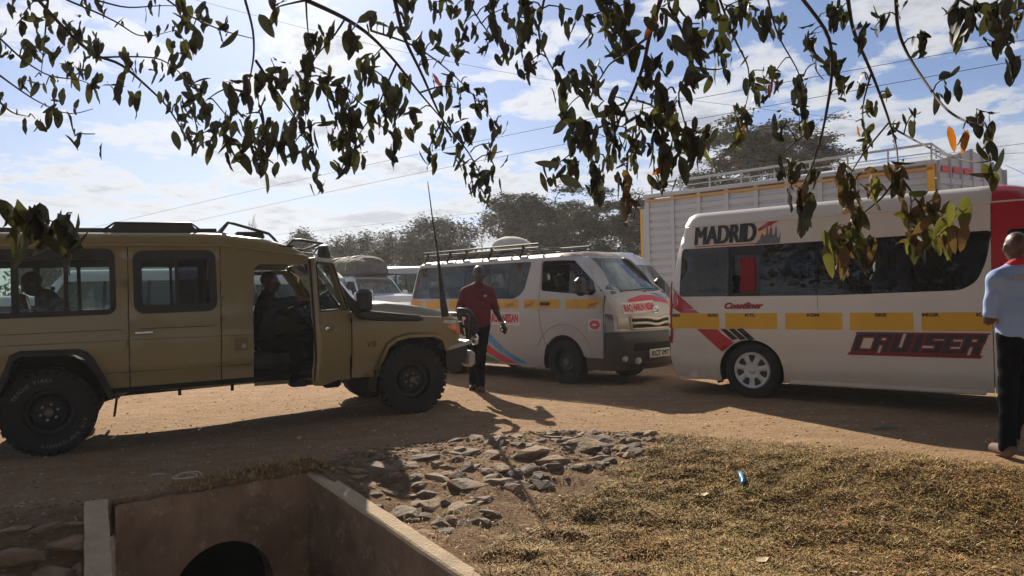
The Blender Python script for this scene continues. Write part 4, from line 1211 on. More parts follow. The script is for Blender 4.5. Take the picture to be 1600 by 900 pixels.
# bonnet stickers
panel('bonnet_sticker', [(-.55, 1.16), (-.42, 1.26), (-.15, 1.315), (.15, 1.31), (.5, 1.24), (.6, 1.18), (.3, 1.205), (-.1, 1.235), (-.3, 1.21)], g.front, m_signr, gv, step=.05, rim=0, off=.003, label='red curved sticker on the bonnet')
panel('bonnet_sticker', [(.08, 1.345), (.32, 1.34), (.62, 1.24), (.45, 1.25), (.22, 1.315)], g.front, m_blue, gv, step=.05, rim=0, off=.004, label='blue flash on the bonnet')
panel('name_plate', [(-.60, 1.045), (.05, 1.075), (.05, 1.235), (-.60, 1.205)], g.front, m_signw, gv, step=.06, rim=0, off=.006)
lettering('name_lettering', 'IRAQ HARUN NISSAN', g.front, (-.275, 1.068), m_signr, gv, .14, bold=.006, sx=.4, off=.010, rot=.045, fit=(.60, .125))
# emblem, grille, lamps
mb = MB(); ec = Vector(g.front(0.02, 1.10)) + Vector((.02, 0, 0))
mb.tube([ec + Vector((0, .075 * cos(t), .05 * sin(t))) for t in np.linspace(0, 2 * pi, 25)], .008, 6)
mb.tube([ec + Vector((0, .028 * cos(t), .042 * sin(t))) for t in np.linspace(0, 2 * pi, 19)], .006, 6)
mb.tube([ec + Vector((0, .055 * cos(t), .018 + .018 * sin(t))) for t in np.linspace(0, 2 * pi, 19)], .006, 6)
mb.build('emblem', m_chrome, gv, smooth=True)
panel('grille', rpoly([(-.50, .83), (.50, .83), (.54, 1.0), (.15, 1.0), (0, .97), (-.15, 1.0), (-.54, 1.0)], .02), g.front, m_dark, gv, step=.06, rim=0, off=.004)
mb = MB()
for z, dz in ((.995, -.03), (.915, -.03), (.835, 0)):
    pts = []
    for y in np.linspace(-.52, .52, 21):
        q = g.front(y, z); dd = dz * math.exp(-(y / .14) ** 2)
        pts.append((q[0] + .014, q[1], z + dd))
    mb.tube(pts, [.022 if z > .84 else .014] * len(pts), 6)
mb.tube([Vector(g.front(-.52, z)) + Vector((.014, 0, 0)) for z in (.83, .9, 1.0)], .014, 6); mb.tube([Vector(g.front(.52, z)) + Vector((.014, 0, 0)) for z in (.83, .9, 1.0)], .014, 6)
mb.build('grille_bars', pmat('worn_chrome', (0.62, 0.55, 0.44), 0.4, metal=0.3, var=0.1), gv, smooth=True)
hl_z = (.815, 1.045)
for s_ in (-1, 1):
    zz_ = np.linspace(hl_z[0], hl_z[1], 8)
    fo = [(s_ * .55, hl_z[0]), (s_ * .57, hl_z[1])]
    sq = [(s_ * (g.ys_f(z) + .001), z) for z in zz_]
    poly = [(s_ * .545, .83), (s_ * .60, hl_z[0])] + sq + [(s_ * .60, hl_z[1] - .01), (s_ * .555, 1.0)]
    if s_ < 0: poly = poly[::-1]
    hl = panel('headlight', poly, g.front, m_lens, gv, step=.05, rim=.015, off=.008)
    panel('side_lamp', [(3.42, hl_z[0] + .0), (g.xs_f(hl_z[0]), hl_z[0])] + [(g.xs_f(z), z) for z in zz_] + [(3.42, 1.06)], g.right if s_ < 0 else g.left, m_smoke, gv, step=.05, rim=.015, off=.008, flip=s_ > 0)
    cc = Vector(g.front(s_ * .66, .925)) + Vector((.011, 0, 0))
    MB().box(cc, (.012, .19, .17), rot=(0, 0, s_ * .35), bev=.03).build('lamp_bowl', m_lampin, hl)
mb = MB()
for s_ in (-1, 1):
    for (y, z, r) in ((.66, .42, .04), (.43, .38, .052)):
        q = Vector(g.front(s_ * y, z)); mb.lathe([(.001, .03), (r * .9, .025), (r, .01), (r, -.02)], c=q, seg=16, axis='x')
mb.build('fog_lamp', m_lens, gv, smooth=True, autos=40)
panel('lower_intake', rrect(-.52, .52, .52, .63, .03), g.front, m_dark, gv, step=.08, rim=0, off=.003)
pq = Vector(g.front(.02, .46))
plate = MB().box((pq.x + .03, -.03, .475), (.02, .50, .125), bev=.01).build('number_plate', pmat('plate_white', (0.66, 0.64, 0.58), 0.5, dust=.1), gv)
lettering('plate_lettering', 'KCT 097', lambda y, z: (pq.x + .041, y, z), (-.02, .438), m_blacktext, plate, .1, bold=.004, off=.002, fit=(.42, .08))
mb = MB(); mb.tube([Vector(g.front(y, .33)) + Vector((.0, 0, 0)) for y in np.linspace(-.6, .6, 9)], .012); mb.build('bumper_lip', m_blackplastic, gv)
# band pieces
for a, b in ((-1.27, -.84), (-.68, -.17), (-.03, .60), (.66, 1.196), (1.235, 1.69), (1.82, 2.118), (2.14, 2.58), (2.69, 3.365)):
    for fn, fl in both('', g):
        panel('amber_band', [(a, 1.128), (b, 1.128), (b, 1.272), (a, 1.272)], fn, m_yel2, gv, step=.1, rim=0, off=.003, flip=fl)
for x in (1.50, 1.93, 3.22):
    lettering('band_scrawl', 'Max' if x > 3 else 'Classic', g.right, (x, 1.17), m_blacktext, gv, .07, sx=.8, shear=.4, off=.007, rot=.3, fit=(.2, .05))
panel('name_plate', [(.62, .868), (1.73, .868), (1.73, 1.07), (.62, 1.07)], g.right, m_signw, gv, step=.12, rim=0, off=.004)
lettering('name_lettering', 'IRAQ HARUN NISSAN', g.right, (1.175, .885), m_signr, gv, .14, bold=.006, off=.008, fit=(1.04, .165))
panel('round_sticker', rrect(3.13, .82, 3.37, .985, .01), g.right, m_signw, gv, step=.1, rim=0, off=.004)
panel('round_sticker', [(3.25 + .095 * cos(t), .902 + .066 * sin(t)) for t in np.linspace(0, 2 * pi, 20)[:-1]], g.right, m_signr, gv, step=.1, rim=0, off=.007, label='red oval badge on the white sticker')
panel('round_sticker', [(3.25 + .05 * cos(t), .902 + .018 * sin(t)) for t in np.linspace(0, 2 * pi, 16)[:-1]], g.right, m_signw, gv, step=.1, rim=0, off=.009)
def swoosh(pts, m, off, lab):
    panel('swoosh_stripe', pts, g.right, m, gv, step=.08, rim=0, off=off, label=lab)
swoosh([(.45, .98), (.75, .88), (1.05, .70), (1.40, .46), (1.86, .27), (1.66, .27), (1.25, .44), (.9, .64), (.45, .84)], m_blue, .003, 'blue curved stripe on the lower side')
swoosh([(.45, .74), (.85, .60), (1.2, .42), (1.62, .262), (1.3, .262), (.95, .40), (.45, .50)], m_signr, .0045, 'red curved stripe on the lower side')
swoosh([(.45, .45), (.8, .40), (1.25, .262), (.45, .25)], m_green, .003, 'green curved stripe on the lower side')
# door handle, mirror, wiper
MB().box((2.27, -.855, 1.205), (.20, .03, .05), bev=.015).build('door_handle', m_blackplastic, gv, smooth=True, autos=30)
for s_ in (-1, 1):
    mir = MB().box((3.10, s_ * .97, 1.45), (.15, .19, .27), bev=.05, rot=(0, 0, s_ * .15)); mir.tube([(3.2, s_ * .80, 1.40), (3.13, s_ * .95, 1.42)], .022)
    mir.build('mirror', m_blackplastic, gv, smooth=True, autos=35)
wp = MB(); wp.tube([Vector(g.front(-.5, 1.375)) + Vector((.02, 0, 0)), Vector(g.front(0.0, 1.40)) + Vector((.025, 0, .01)), Vector(g.front(.45, 1.41)) + Vector((.02, 0, 0))], .009, 5)
wp.build('wiper', m_blackplastic, gv)
dsh = MB(); dsh.box((3.2, 0, 1.33), (.45, 1.35, .10), bev=.03); dsh.build('dashboard', m_liner, gv)
pap = MB(); pap.box((3.20, .1, 1.405), (.18, .95, .02), rot=(0, .25, 0)); pap.build('dashboard_cover', m_signw, gv)
# rear view, seats, floor, wells, wheels
mb = MB()
for x in (-.55, .2, .95, 1.7): seat_row(mb, x, -.70, .70, .62, n=3, h=.58)
mb.build('seats', m_seat2, gv)
fs_ = MB(); seat_row(fs_, 2.62, -.70, .70, .75, n=3, h=.55); fs_.build('front_seats', m_seat2, gv)
mb = MB(); mb.box((1.2, 0, .40), (4.6, 1.5, .06)); mb.box((1.3, 0, .29), (3.9, .9, .14)); mb.tube([(0, -.65, .33), (0, .65, .33)], .05); mb.box((-.95, 0, .33), (.5, 1.3, .14)); mb.build('chassis', m_under, gv)
lin = MB(); lin.box((.9, 0, 1.90), (3.4, 1.35, .02)); lin.build('roof_lining', m_liner, gv)
for cx in (0, 2.63):
    for s_ in (-1, 1):
        mb = MB()
        vs = []; n = 17
        for k in range(n):
            a = radians(-18 + 216 * k / (n - 1))
            for yy in (.825, .48): vs.append((cx + .405 * cos(a), s_ * yy, .34 + .393 * sin(a)))
        mb.add(vs, [(2 * k, 2 * k + 1, 2 * k + 3, 2 * k + 2) for k in range(n - 1)])
        mb.add([(cx + .405 * cos(radians(a)), s_ * .48, .34 + .393 * sin(radians(a))) for a in range(-18, 199, 18)], [tuple(range(13))])
        mb.build('wheel_well', m_under, gv)
w1 = make_wheel(.335, .20, .205, 'steel', gv, (0, -.71, .335))
for (x, y, fl_) in ((2.63, -.72, False), (0, .72, True), (2.63, .72, True)):
    c = copy_tree(w1, gv); c.location = (x, y, .335); c.rotation_euler = (0, 0, pi if fl_ else 0)
for o in (w1,): pass
# roof rack of the grey van
rk = thing('roof_rack', 'black steel bar roof rack on the dusty grey-white minibus', 'roof rack', gv.location, gv.rotation_euler)
mb = MB(); mb2 = MB()
for i, x in enumerate(np.linspace(-.95, 1.9, 9)):
    b = MB(); b.tube([(x, -.62, 2.09), (x, .62, 2.09)], .015, 6); b.build('cross_bar', m_blackmetal, rk)
for s_ in (-1, 1):
    for z in (2.09, 2.15):
        b = MB(); b.tube([(-1.0, s_ * .62, z), (1.95, s_ * .62, z)], .017, 6); b.build('side_rail', m_blackmetal, rk)
    for x in (-.9, -.25, .2, .85, 1.6):
        b = MB(); b.tube([(x, s_ * .70, 1.95), (x, s_ * .62, 2.06), (x, s_ * .62, 2.15)], .020, 6); b.build('rack_foot', m_blackmetal, rk)
for y in (-.3, 0, .3):
    b = MB(); b.tube([(-1.0, y, 2.105), (.6, y, 2.105)], .016, 6); b.build('slat', m_blackmetal, rk)
# white sack on the rack
sk = MB(); vs = []; n = 22; m_ = 16
for i in range(n + 1):
    t = i / n
    r = (math.sin(pi * min(1, t * 1.02)) ** .6) if t < .85 else .45 * (1 - (t - .85) / .15) + .12
    r = max(.02, r)
    for k in range(m_):
        a = 2 * pi * k / m_
        rz = .155 * r * (1 + .06 * sin(5 * t + 2 * a)); ry = .24 * r * (1 + .06 * sin(3 * a + 6 * t))
        zc = .15 + .02 * sin(t * 5)
        vs.append((-.42 + .90 * t, ry * cos(a), max(-.01, zc + rz * sin(a))))
sk.add(vs, [(i * m_ + k, i * m_ + (k + 1) % m_, (i + 1) * m_ + (k + 1) % m_, (i + 1) * m_ + k) for i in range(n) for k in range(m_)])
m_sack = pmat('woven_sack', (0.60, 0.575, 0.50), 0.8, var=0.12, vscale=5, bump=.5, bscale=18, bdist=.015)
sack = sk.build('sack', m_sack, None, smooth=True)
gm = Matrix.Translation(gv.location) @ gv.rotation_euler.to_matrix().to_4x4()
sack.matrix_world = gm @ Matrix.Translation((.72, -.05, 2.085)) @ Matrix.Diagonal((1.05, 1, .92, 1))
tag(sack, 'full white woven sack lying on the roof rack of the grey-white minibus', 'sack')
# =================================================================== khaki long-wheelbase safari four-by-four
m_khaki = pmat('khaki_paint', (0.262, 0.208, 0.082), 0.30, var=0.05, vscale=1.5, coat=0.4, dust=0.42, dust_top=1.25, dust_base=0.14, dust_col=(0.30, 0.20, 0.115))
m_flare = pmat('dark_arch_rubber', (0.030, 0.026, 0.023), 0.8, var=0.2, dust=.2, dust_top=1.0)
m_steelgrey = pmat('galvanised_steel', (0.42, 0.40, 0.38), 0.45, metal=0.4, var=0.1)
m_canvas = pmat('dark_canvas', (0.055, 0.052, 0.055), 0.85, var=0.2, vscale=6, bump=.4, bscale=30)
m_glass_lc = glass_mat('safari_window_glass', (0.66, 0.76, 0.72), refl=.7, body=0.06, body_col=(0.3, 0.33, 0.30))
LO = Vector((-4.7557, 7.7162, -0.0901))
lc = thing('safari_truck', 'khaki long-wheelbase safari four-by-four with black snorkel and its front door open', 'off-road vehicle', LO, (0, radians(-1.09), radians(26.747)))
Wl = smooth_table([.40, .70, .73, .95, 1.10, 1.13, 1.28, 1.90, 1.98], [.845, .858, .872, .882, .882, .868, .862, .818, .805], w=.03)
def lr(x, z): return (x, -Wl(z), z)
def ll(x, z): return (x, Wl(z), z)
SID = ((lr, False), (ll, True))
def gut(x): return float(np.interp(x, [-2, 1.55, 2.38, 2.50], [1.965, 1.960, 1.842, 1.80]))
RX = -1.45
rarch = [(-.43, .50), (-.385, .60), (-.31, .80), (-.275, .915), (-.20, .947), (.235, .935), (.30, .905), (.35, .84), (.44, .63), (.505, .475)]
qwin = rrect(-1.28, 1.308, .562, 1.920, .075)
dwin_ = rrect(.752, 1.300, 1.487, 1.898, .085)
def ring(outer, panes, fn, fl, parent, name='window_frame', mat=None):
    return panel(name, outer, fn, mat or m_seal, parent, holes=panes, step=.12, rim=.02, off=.004, flip=fl)
for fn, fl in SID:
    out = [(RX, .55)] + rarch + [(.62, .50), (.672, .52), (.690, gut(0)), (RX, gut(0))]
    panel('rear_panel', out, fn, m_khaki, lc, holes=[qwin], step=.10, rim=.025, flip=fl)
    out = [(.682, .52), (1.512, .50), (1.545, gut(1.54)), (.700, gut(.7))]
    d = panel('rear_door', out, fn, m_khaki, lc, holes=[dwin_], step=.10, rim=.025, flip=fl)
    h = MB(); sgn = 1 if fl else -1
    h.box((.82, sgn * (Wl(1.10) + .022), 1.098), (.165, .022, .032), bev=.009)
    h.build('door_handle', m_chrome, d, smooth=True, autos=35)
    # pillar behind the driver, header above the door opening, sill below, wing
    out = [(1.522, .50), (1.835, .50), (1.850, 1.24), (1.885, 1.72), (1.94, 1.762), (2.40, 1.755), (2.475, 1.76), (2.50, 1.80), (2.38, gut(2.38) - .002), (1.555, gut(1.555))]
    panel('pillar_panel', out, fn, m_khaki, lc, holes=[], step=.08, rim=.03, flip=fl)
    out = [(1.845, .47), (2.86, .455), (2.86, .535), (1.845, .545)]
    panel('sill', out, fn, m_khaki, lc, step=.1, rim=.06, flip=fl, off=-.01)
    wa = [(3.185, .46), (3.235, .66), (3.30, .80), (3.40, .865), (3.55, .895), (3.86, .885), (3.96, .83), (4.01, .70)]
    def wingtop(x): return float(np.interp(x, [2.88, 3.05, 4.05, 4.16, 4.22], [1.215, 1.185, 1.088, 1.06, 1.0]))
    def wfn(x, z, fn=fn):
        p = fn(x, z); k = max(0, (x - 4.08) / .14); s = 1 if p[1] > 0 else -1
        return (p[0], p[1] - s * .10 * min(1, k) ** 2, p[2])
    out = [(2.885, .47)] + wa + [(4.205, .745), (4.222, .86), (4.215, 1.0), (4.19, 1.045)] + [(x, wingtop(x)) for x in np.linspace(4.14, 2.90, 14)] + [(2.90, 1.22)]
    panel('front_wing', out, wfn, m_khaki, lc, step=.06, rim=.02, flip=fl)
    # rubber arch flares, standing proud
    fb = MB()
    for arc, wd in ((rarch, .075), (wa, .045)):
        n = len(arc); cx = sum(a for a, b in arc) / n; vs = []
        for (x, z) in arc:
            k = Vector((x - cx, z - .45)); k = k.normalized() if k.length else Vector((0, 1))
            yy = sgn * Wl(max(.45, z))
            vs += [(x + k.x * .045, yy + sgn * .004, z + k.y * .045), (x + k.x * .03, yy + sgn * wd, z + k.y * .02), (x - k.x * .012, yy + sgn * wd, z - k.y * .012), (x - k.x * .02, yy - sgn * .03, z - k.y * .02)]
        fb.add(vs, [(i * 4 + e, i * 4 + e + 1, i * 4 + 5 + e, i * 4 + 4 + e) for i in range(n - 1) for e in range(3)] + [(0, 1, 2, 3), tuple((n - 1) * 4 + e for e in range(4))])
        fo = fb.build('arch_flare', m_flare if arc is rarch else m_khaki, lc); fb = MB()
    # glazing
    panes = [rrect(-1.24, 1.345, -.275, 1.838, .02), rrect(-.215, 1.345, .145, 1.838, .02), rrect(.185, 1.345, .53, 1.838, .02)]
    ring(rrect(-1.30, 1.29, .582, 1.938, .085), panes, fn, fl, lc)
    for q in panes: panel('window_pane', q, fn, m_glass_lc, lc, step=.2, rim=0, off=-.006, flip=fl)
    panes = [rrect(.815, 1.365, 1.115, 1.825, .03), rrect(1.145, 1.365, 1.435, 1.825, .03)]
    ring(rrect(.735, 1.283, 1.503, 1.915, .095), panes, fn, fl, lc)
    panel('window_pane', panes[0], fn, m_glass_lc, lc, step=.2, rim=0, off=-.006, flip=fl)
    panel('window_pane', panes[1], fn, m_glass_dark if not fl else m_glass_mid, lc, step=.2, rim=0, off=-.006, flip=fl)
    mb = MB(); mb.box((-.10, sgn * .853, 1.60), (.05, .02, .05), bev=.01); mb.build('window_catch', m_blackplastic, lc)
# far front door stays shut
out = [(1.85, .55), (2.86, .545), (2.86, 1.24), (2.50, 1.755), (1.89, 1.755), (1.86, 1.24)]
fw_ = [(1.95, 1.26), (2.74, 1.26), (2.44, 1.70), (1.97, 1.70)]
fd = panel('front_door', out, ll, m_khaki, lc, holes=[fw_], step=.1, rim=.05, flip=True)
panel('door_pane', fw_, ll, m_glass_lc, fd, step=.2, rim=0, off=-.01, flip=True)
# pressed lines along the side
def seamL(pts, r=.004, name='body_crease', mat=None, fn=None, off=0.0):
    mb = MB(); mb.tube([Vector((fn or lr)(*p)) + Vector((0, -off, 0)) for p in pts], r, 5); return mb.build(name, mat or m_seal, lc)
seamL([(RX, 1.146), (.67, 1.138), (1.52, 1.128), (1.835, 1.122)], .0035)
seamL([(RX, .725), (-.47, .722)], .003); seamL([(.47, .722), (1.83, .706)], .003)
seamL([(RX, 1.048), (.67, 1.033), (1.83, 1.02)], .005, mat=m_khaki)
mb = MB()
for s_ in (-1, 1):
    mb.tube([(x, s_ * (Wl(gut(x)) + .014), gut(x) + .004) for x in [RX, 0, .7, 1.2, 1.55, 1.8, 2.1, 2.38, 2.49]], .013, 6)
mb.build('rain_gutter', m_khaki, lc, smooth=True)
# embossed pillar rectangle and fuel flap
for q, nm, off_ in ((rrect(1.645, 1.25, 1.825, 1.812, .03), 'pressed_panel', .006),):
    panel(nm, q, lr, m_khaki, lc, step=.1, rim=.01, off=off_)
ff = panel('fuel_flap', rrect(1.64, .848, 1.797, 1.002, .012), lr, m_khaki, lc, step=.1, rim=.006, off=.004)
panel('fuel_recess_shade', rrect(1.652, .860, 1.785, .990, .02), lr, pmat('shaded_khaki', (0.20, 0.14, 0.065), 0.5), ff, step=.1, rim=0, off=.006)  # flat darker khaki patch, shade of a recess put into its colour
lettering('fuel_mark', 'D', lr, (1.745, .885), m_steelgrey, ff, .07, off=.009)
MB().lathe([(.001, 0), (.016, 0), (.018, .012)], c=(1.75, -.895, .905), seg=12).build('fuel_lock', m_steelgrey, ff)
# rear wall
mb = MB(); mb.box((RX + .01, 0, 1.0), (.03, 1.70, .95)); mb.box((RX + .01, -.70, 1.7), (.03, .22, .5)); mb.box((RX + .01, .70, 1.7), (.03, .22, .5)); mb.box((RX + .01, 0, 1.7), (.03, .08, .5)); mb.box((RX + .01, 0, 1.93), (.03, 1.6, .08))
mb.build('rear_wall', m_khaki, lc)
# roof skin lofted along the length
rx = [RX, -1.0, -.5, 0, .5, 1.0, 1.4, 1.55, 1.7, 1.85, 2.0, 2.13, 2.26, 2.34, 2.40, 2.45, 2.49, 2.51]
zt = lambda x: float(np.interp(x, [-2, 1.50, 1.6, 2.0, 2.20, 2.32, 2.42, 2.48, 2.52], [2.112, 2.108, 2.100, 2.045, 1.995, 1.945, 1.885, 1.835, 1.795]))
vs = []; prof = [(1.0, 0), (.995, .25), (.985, .5), (.965, .72), (.93, .87), (.87, .96), (.78, 1.0), (.6, 1.04), (.35, 1.08), (0, 1.10)]
prof = prof + [(-a, b) for a, b in prof[-2::-1]]
for x in rx:
    g0 = gut(x) - .004; w_ = .812 + (0 if x < 2.3 else -.03 * (x - 2.3) / .2)
    for a, b in prof: vs.append((x, -w_ * a, g0 + max(.002, zt(x) - g0) * b))
m_ = len(prof)
MB().add(vs, [(i * m_ + k, (i + 1) * m_ + k, (i + 1) * m_ + k + 1, i * m_ + k + 1) for i in range(len(rx) - 1) for k in range(m_ - 1)] + [tuple(range(m_))]).build('roof', m_khaki, lc, smooth=True)
lin = MB(); lin.box((.45, 0, 1.955), (3.7, 1.58, .015)); lin.build('roof_lining', m_canvas, lc)
# roof hatches and bars
mb = MB()
def hatch(x0, x1, z0, z1, sl, y=.56, nm='roof_hatch'):
    b = MB(); b.prism([(x0, z0), (x1, z0), (x1 - sl, z1), (x0 + sl, z1)], -y, y, lambda a, b_, c: (a, c, b_)); return b.build(nm, m_canvas, lc)
hatch(-1.3, 1.555, 2.10, 2.165, .01, .54)
hatch(.50, 1.385, 2.10, 2.205, .085, .575)
hatch(1.74, 2.05, 2.07, 2.135, .02, .5)
def bar(pts, r=.016, nm='roof_bar', mt=None):
    b = MB(); b.tube(pts, r, 7); return b.build(nm, mt or m_blackmetal, lc, smooth=True)
for s_ in (-1, 1):
    bar([(.47, s_ * .60, 2.13), (.585, s_ * .60, 2.212), (1.30, s_ * .60, 2.212), (1.395, s_ * .60, 2.13)], .012)
    bar([(1.585, s_ * .60, 2.12), (1.66, s_ * .60, 2.222), (1.72, s_ * .60, 2.212), (2.078, s_ * .60, 2.105), (2.13, s_ * .60, 2.05), (2.18, s_ * .60, 1.985), (2.262, s_ * .60, 1.965), (2.337, s_ * .60, 2.036), (2.42, s_ * .60, 2.035), (2.665, s_ * .55, 1.998)])
    bar([(2.665, s_ * .55, 1.998), (2.60, s_ * .55, 1.93), (2.56, s_ * .55, 1.88), (2.40, s_ * .55, 1.90)], .010)
bar([(2.665, -.55, 1.998), (2.665, .55, 1.998)]); bar([(1.66, -.6, 2.222), (1.66, .6, 2.222)])
# windscreen, pillars, cowl
def wsp(y, t): return (2.865 - .375 * t - .03 * (y / .7) ** 2, y, 1.245 + .555 * t)
panel('windscreen', rpoly([(-.70, .03), (.70, .03), (.64, .97), (-.64, .97)], .06), wsp, m_glass_lc, lc, step=.2, rim=0)
for s_ in (-1, 1):
    bar([(2.885, s_ * .80, 1.20), (2.80, s_ * .775, 1.33), (2.50, s_ * .735, 1.79)], .030, 'windscreen_pillar', m_khaki)
mb = MB(); mb.box((2.87, 0, 1.20), (.08, 1.6, .08), bev=.02); mb.build('cowl', m_khaki, lc)
# bonnet
bx = [2.86, 2.95, 3.1, 3.25, 3.4, 3.6, 3.8, 4.0, 4.12, 4.2, 4.25, 4.275, 4.28]
ht = lambda x: float(np.interp(x, [2.86, 3.1, 3.39, 3.70, 4.05, 4.18, 4.25, 4.285], [1.262, 1.280, 1.283, 1.248, 1.180, 1.148, 1.10, 1.02]))
by = [.865, .80, .70, .645, .61, .54, .45, .36, .30, .15, 0]
vs = []; ys_ = [-y for y in by] + [y for y in by[-2::-1]]
for x in bx:
    wt = min(wingtop(min(x, 4.19)), ht(x) - .005) - .003
    nar = max(0, (x - 4.08) / .2) ** 2 * .12
    for y in ys_:
        a = abs(y); h_ = ht(x)
        scoop = .022 * smooth01((.40 - a) / .06) * smooth01((x - 2.9) / .2) * smooth01((4.0 - x) / .5)
        t_ = smooth01((.66 - a) / .13)
        z = wt + (h_ - wt) * t_ + scoop + .015 * (1 - (a / .6) ** 2 if a < .6 else 0) * (1 if x < 4.2 else .5) + (.006 if a > .66 and a < .86 else 0)
        vs.append((x, y * (1 - nar), z))
m_ = len(ys_)
MB().add(vs, [(i * m_ + k, (i + 1) * m_ + k, (i + 1) * m_ + k + 1, i * m_ + k + 1) for i in range(len(bx) - 1) for k in range(m_ - 1)]).build('bonnet', m_khaki, lc, smooth=True)
mb = MB(); mb.box((4.23, 0, .92), (.06, 1.35, .24), bev=.02); mb.build('grille_panel', m_khaki, lc)
mb = MB()
for k in range(5): mb.box((4.268, 0, .84 + k * .04), (.02, .9, .018))
mb.build('grille_bars', m_blackplastic, lc)
for s_ in (-1, 1):
    MB().lathe([(.001, .05), (.07, .045), (.09, .02), (.09, -.02)], c=(4.25, s_ * .56, .93), seg=20, axis='x').build('headlight', m_lens, lc, smooth=True, autos=40)
    fn = lr if s_ < 0 else ll
    def wl(x, z, s_=s_):
        k = max(0, (x - 4.08) / .14); return (x, s_ * (Wl(z) - .10 * min(1, k) ** 2), z)
    panel('indicator', rpoly([(4.02, .985), (4.218, .865), (4.218, .995), (4.07, 1.01)], .01), wl, m_amber, lc, step=.05, rim=.012, off=.008, flip=s_ > 0)
    panel('side_light', rpoly([(3.965, 1.035), (4.07, 1.012), (4.215, .998), (4.20, 1.045), (4.0, 1.062)], .006), wl, m_lens, lc, step=.05, rim=.012, off=.007, flip=s_ > 0)
# front bumper and bull bar
mb = MB(); mb.prism([(4.03, .70), (4.32, .755), (4.345, .765), (4.345, .80), (4.31, .805), (4.05, .745)], -.88, .88, lambda a, b, c: (a, c, b)); mb.build('front_bumper', m_steelgrey, lc)
mb = MB(); mb.prism([(4.02, .48), (4.20, .50), (4.30, .60), (4.32, .745), (4.04, .69)], -.8, .8, lambda a, b, c: (a, c, b)); mb.build('bumper_skirt', m_blackmetal, lc)
for s_ in (-1, 1):
    bar([(4.20, s_ * .80, 1.165), (4.33, s_ * .80, 1.155), (4.43, s_ * .70, 1.10), (4.46, s_ * .62, 1.0), (4.44, s_ * .62, .82)], .035, 'bull_bar')
    bar([(4.38, s_ * .78, 1.10), (4.44, s_ * .80, 1.02), (4.45, s_ * .80, .92), (4.38, s_ * .80, .85)], .026, 'bull_bar')
    b = MB(); b.lathe([(.001, .035), (.06, .03), (.075, .01), (.07, -.03), (.001, -.04)], c=(4.46, s_ * .70, .80), seg=18, axis='x'); b.build('spot_lamp', m_chrome, lc, smooth=True)
bar([(4.46, -.62, 1.10), (4.46, .62, 1.10)], .03, 'bull_bar'); bar([(4.45, -.62, .95), (4.45, .62, .95)], .024, 'bull_bar')
MB().box((4.40, -.60, .56), (.14, .22, .20), bev=.04).build('winch_housing', m_steelgrey, lc, smooth=True, autos=35)
# snorkel: duct along the wing, riser beside the pillar, head on top
sec = [((3.72, 1.085), .014, .03), ((3.66, 1.10), .036, .05), ((3.4, 1.125), .046, .06), ((3.12, 1.155), .055, .065), ((3.00, 1.18), .065, .07), ((2.925, 1.26), .060, .07), ((2.85, 1.37), .042, .06), ((2.74, 1.53), .036, .055), ((2.64, 1.68), .034, .05), ((2.612, 1.75), .034, .05)]
vs = []; seg = 12
for i, ((x, z), rz, ry) in enumerate(sec):
    a_ = sec[max(0, i - 1)][0]; b_ = sec[min(len(sec) - 1, i + 1)][0]
    d = Vector((b_[0] - a_[0], b_[1] - a_[1])).normalized(); nrm = Vector((-d.y, d.x))
    for k in range(seg):
        t = 2 * pi * k / seg
        cs = math.copysign(abs(cos(t)) ** .6, cos(t)); sn = math.copysign(abs(sin(t)) ** .6, sin(t))
        vs.append((x + nrm.x * rz * sn, -.895 - .01 - ry * .6 * cs if i < 6 else -.86 - ry * .6 * cs, z + nrm.y * rz * sn))
sn_ = MB().add(vs, [(i * seg + k, i * seg + (k + 1) % seg, (i + 1) * seg + (k + 1) % seg, (i + 1) * seg + k) for i in range(len(sec) - 1) for k in range(seg)] + [tuple(range(seg)), tuple(range((len(sec) - 1) * seg, len(sec) * seg))])
sno = sn_.build('snorkel', m_blackplastic, lc, smooth=True, autos=50)
hd_ = MB()
vs = []; prof = [(-.01, .03), (.01, .045), (.05, .068), (.12, .075), (.17, .065), (.21, .055), (.225, .03)]
for (h_, r) in prof:
    for k in range(12):
        t = 2 * pi * k / 12; vs.append((2.612 + r * cos(t) * .98, -.86 + r * sin(t), 1.735 + h_))
hd_.add(vs, [(i * 12 + k, i * 12 + (k + 1) % 12, i * 12 + 12 + (k + 1) % 12, i * 12 + 12 + k) for i in range(len(prof) - 1) for k in range(12)] + [tuple(range(72, 84))])
hd_.build('snorkel_head', m_blackplastic, sno, smooth=True, autos=40)
# whip aerial on the bumper corner
p0 = Vector((4.02, -.86, 1.12)); 
bar([(4.02, -.86, 1.10), (4.0, -.86, 1.25), (3.975, -.86, 1.55), (3.945, -.86, 1.92)], [.048, .042, .026, .013], 'aerial', m_canvas)
bar([(3.945, -.86, 1.92), (3.90, -.86, 2.3), (3.86, -.86, 2.70)], [.011, .008, .005], 'aerial')
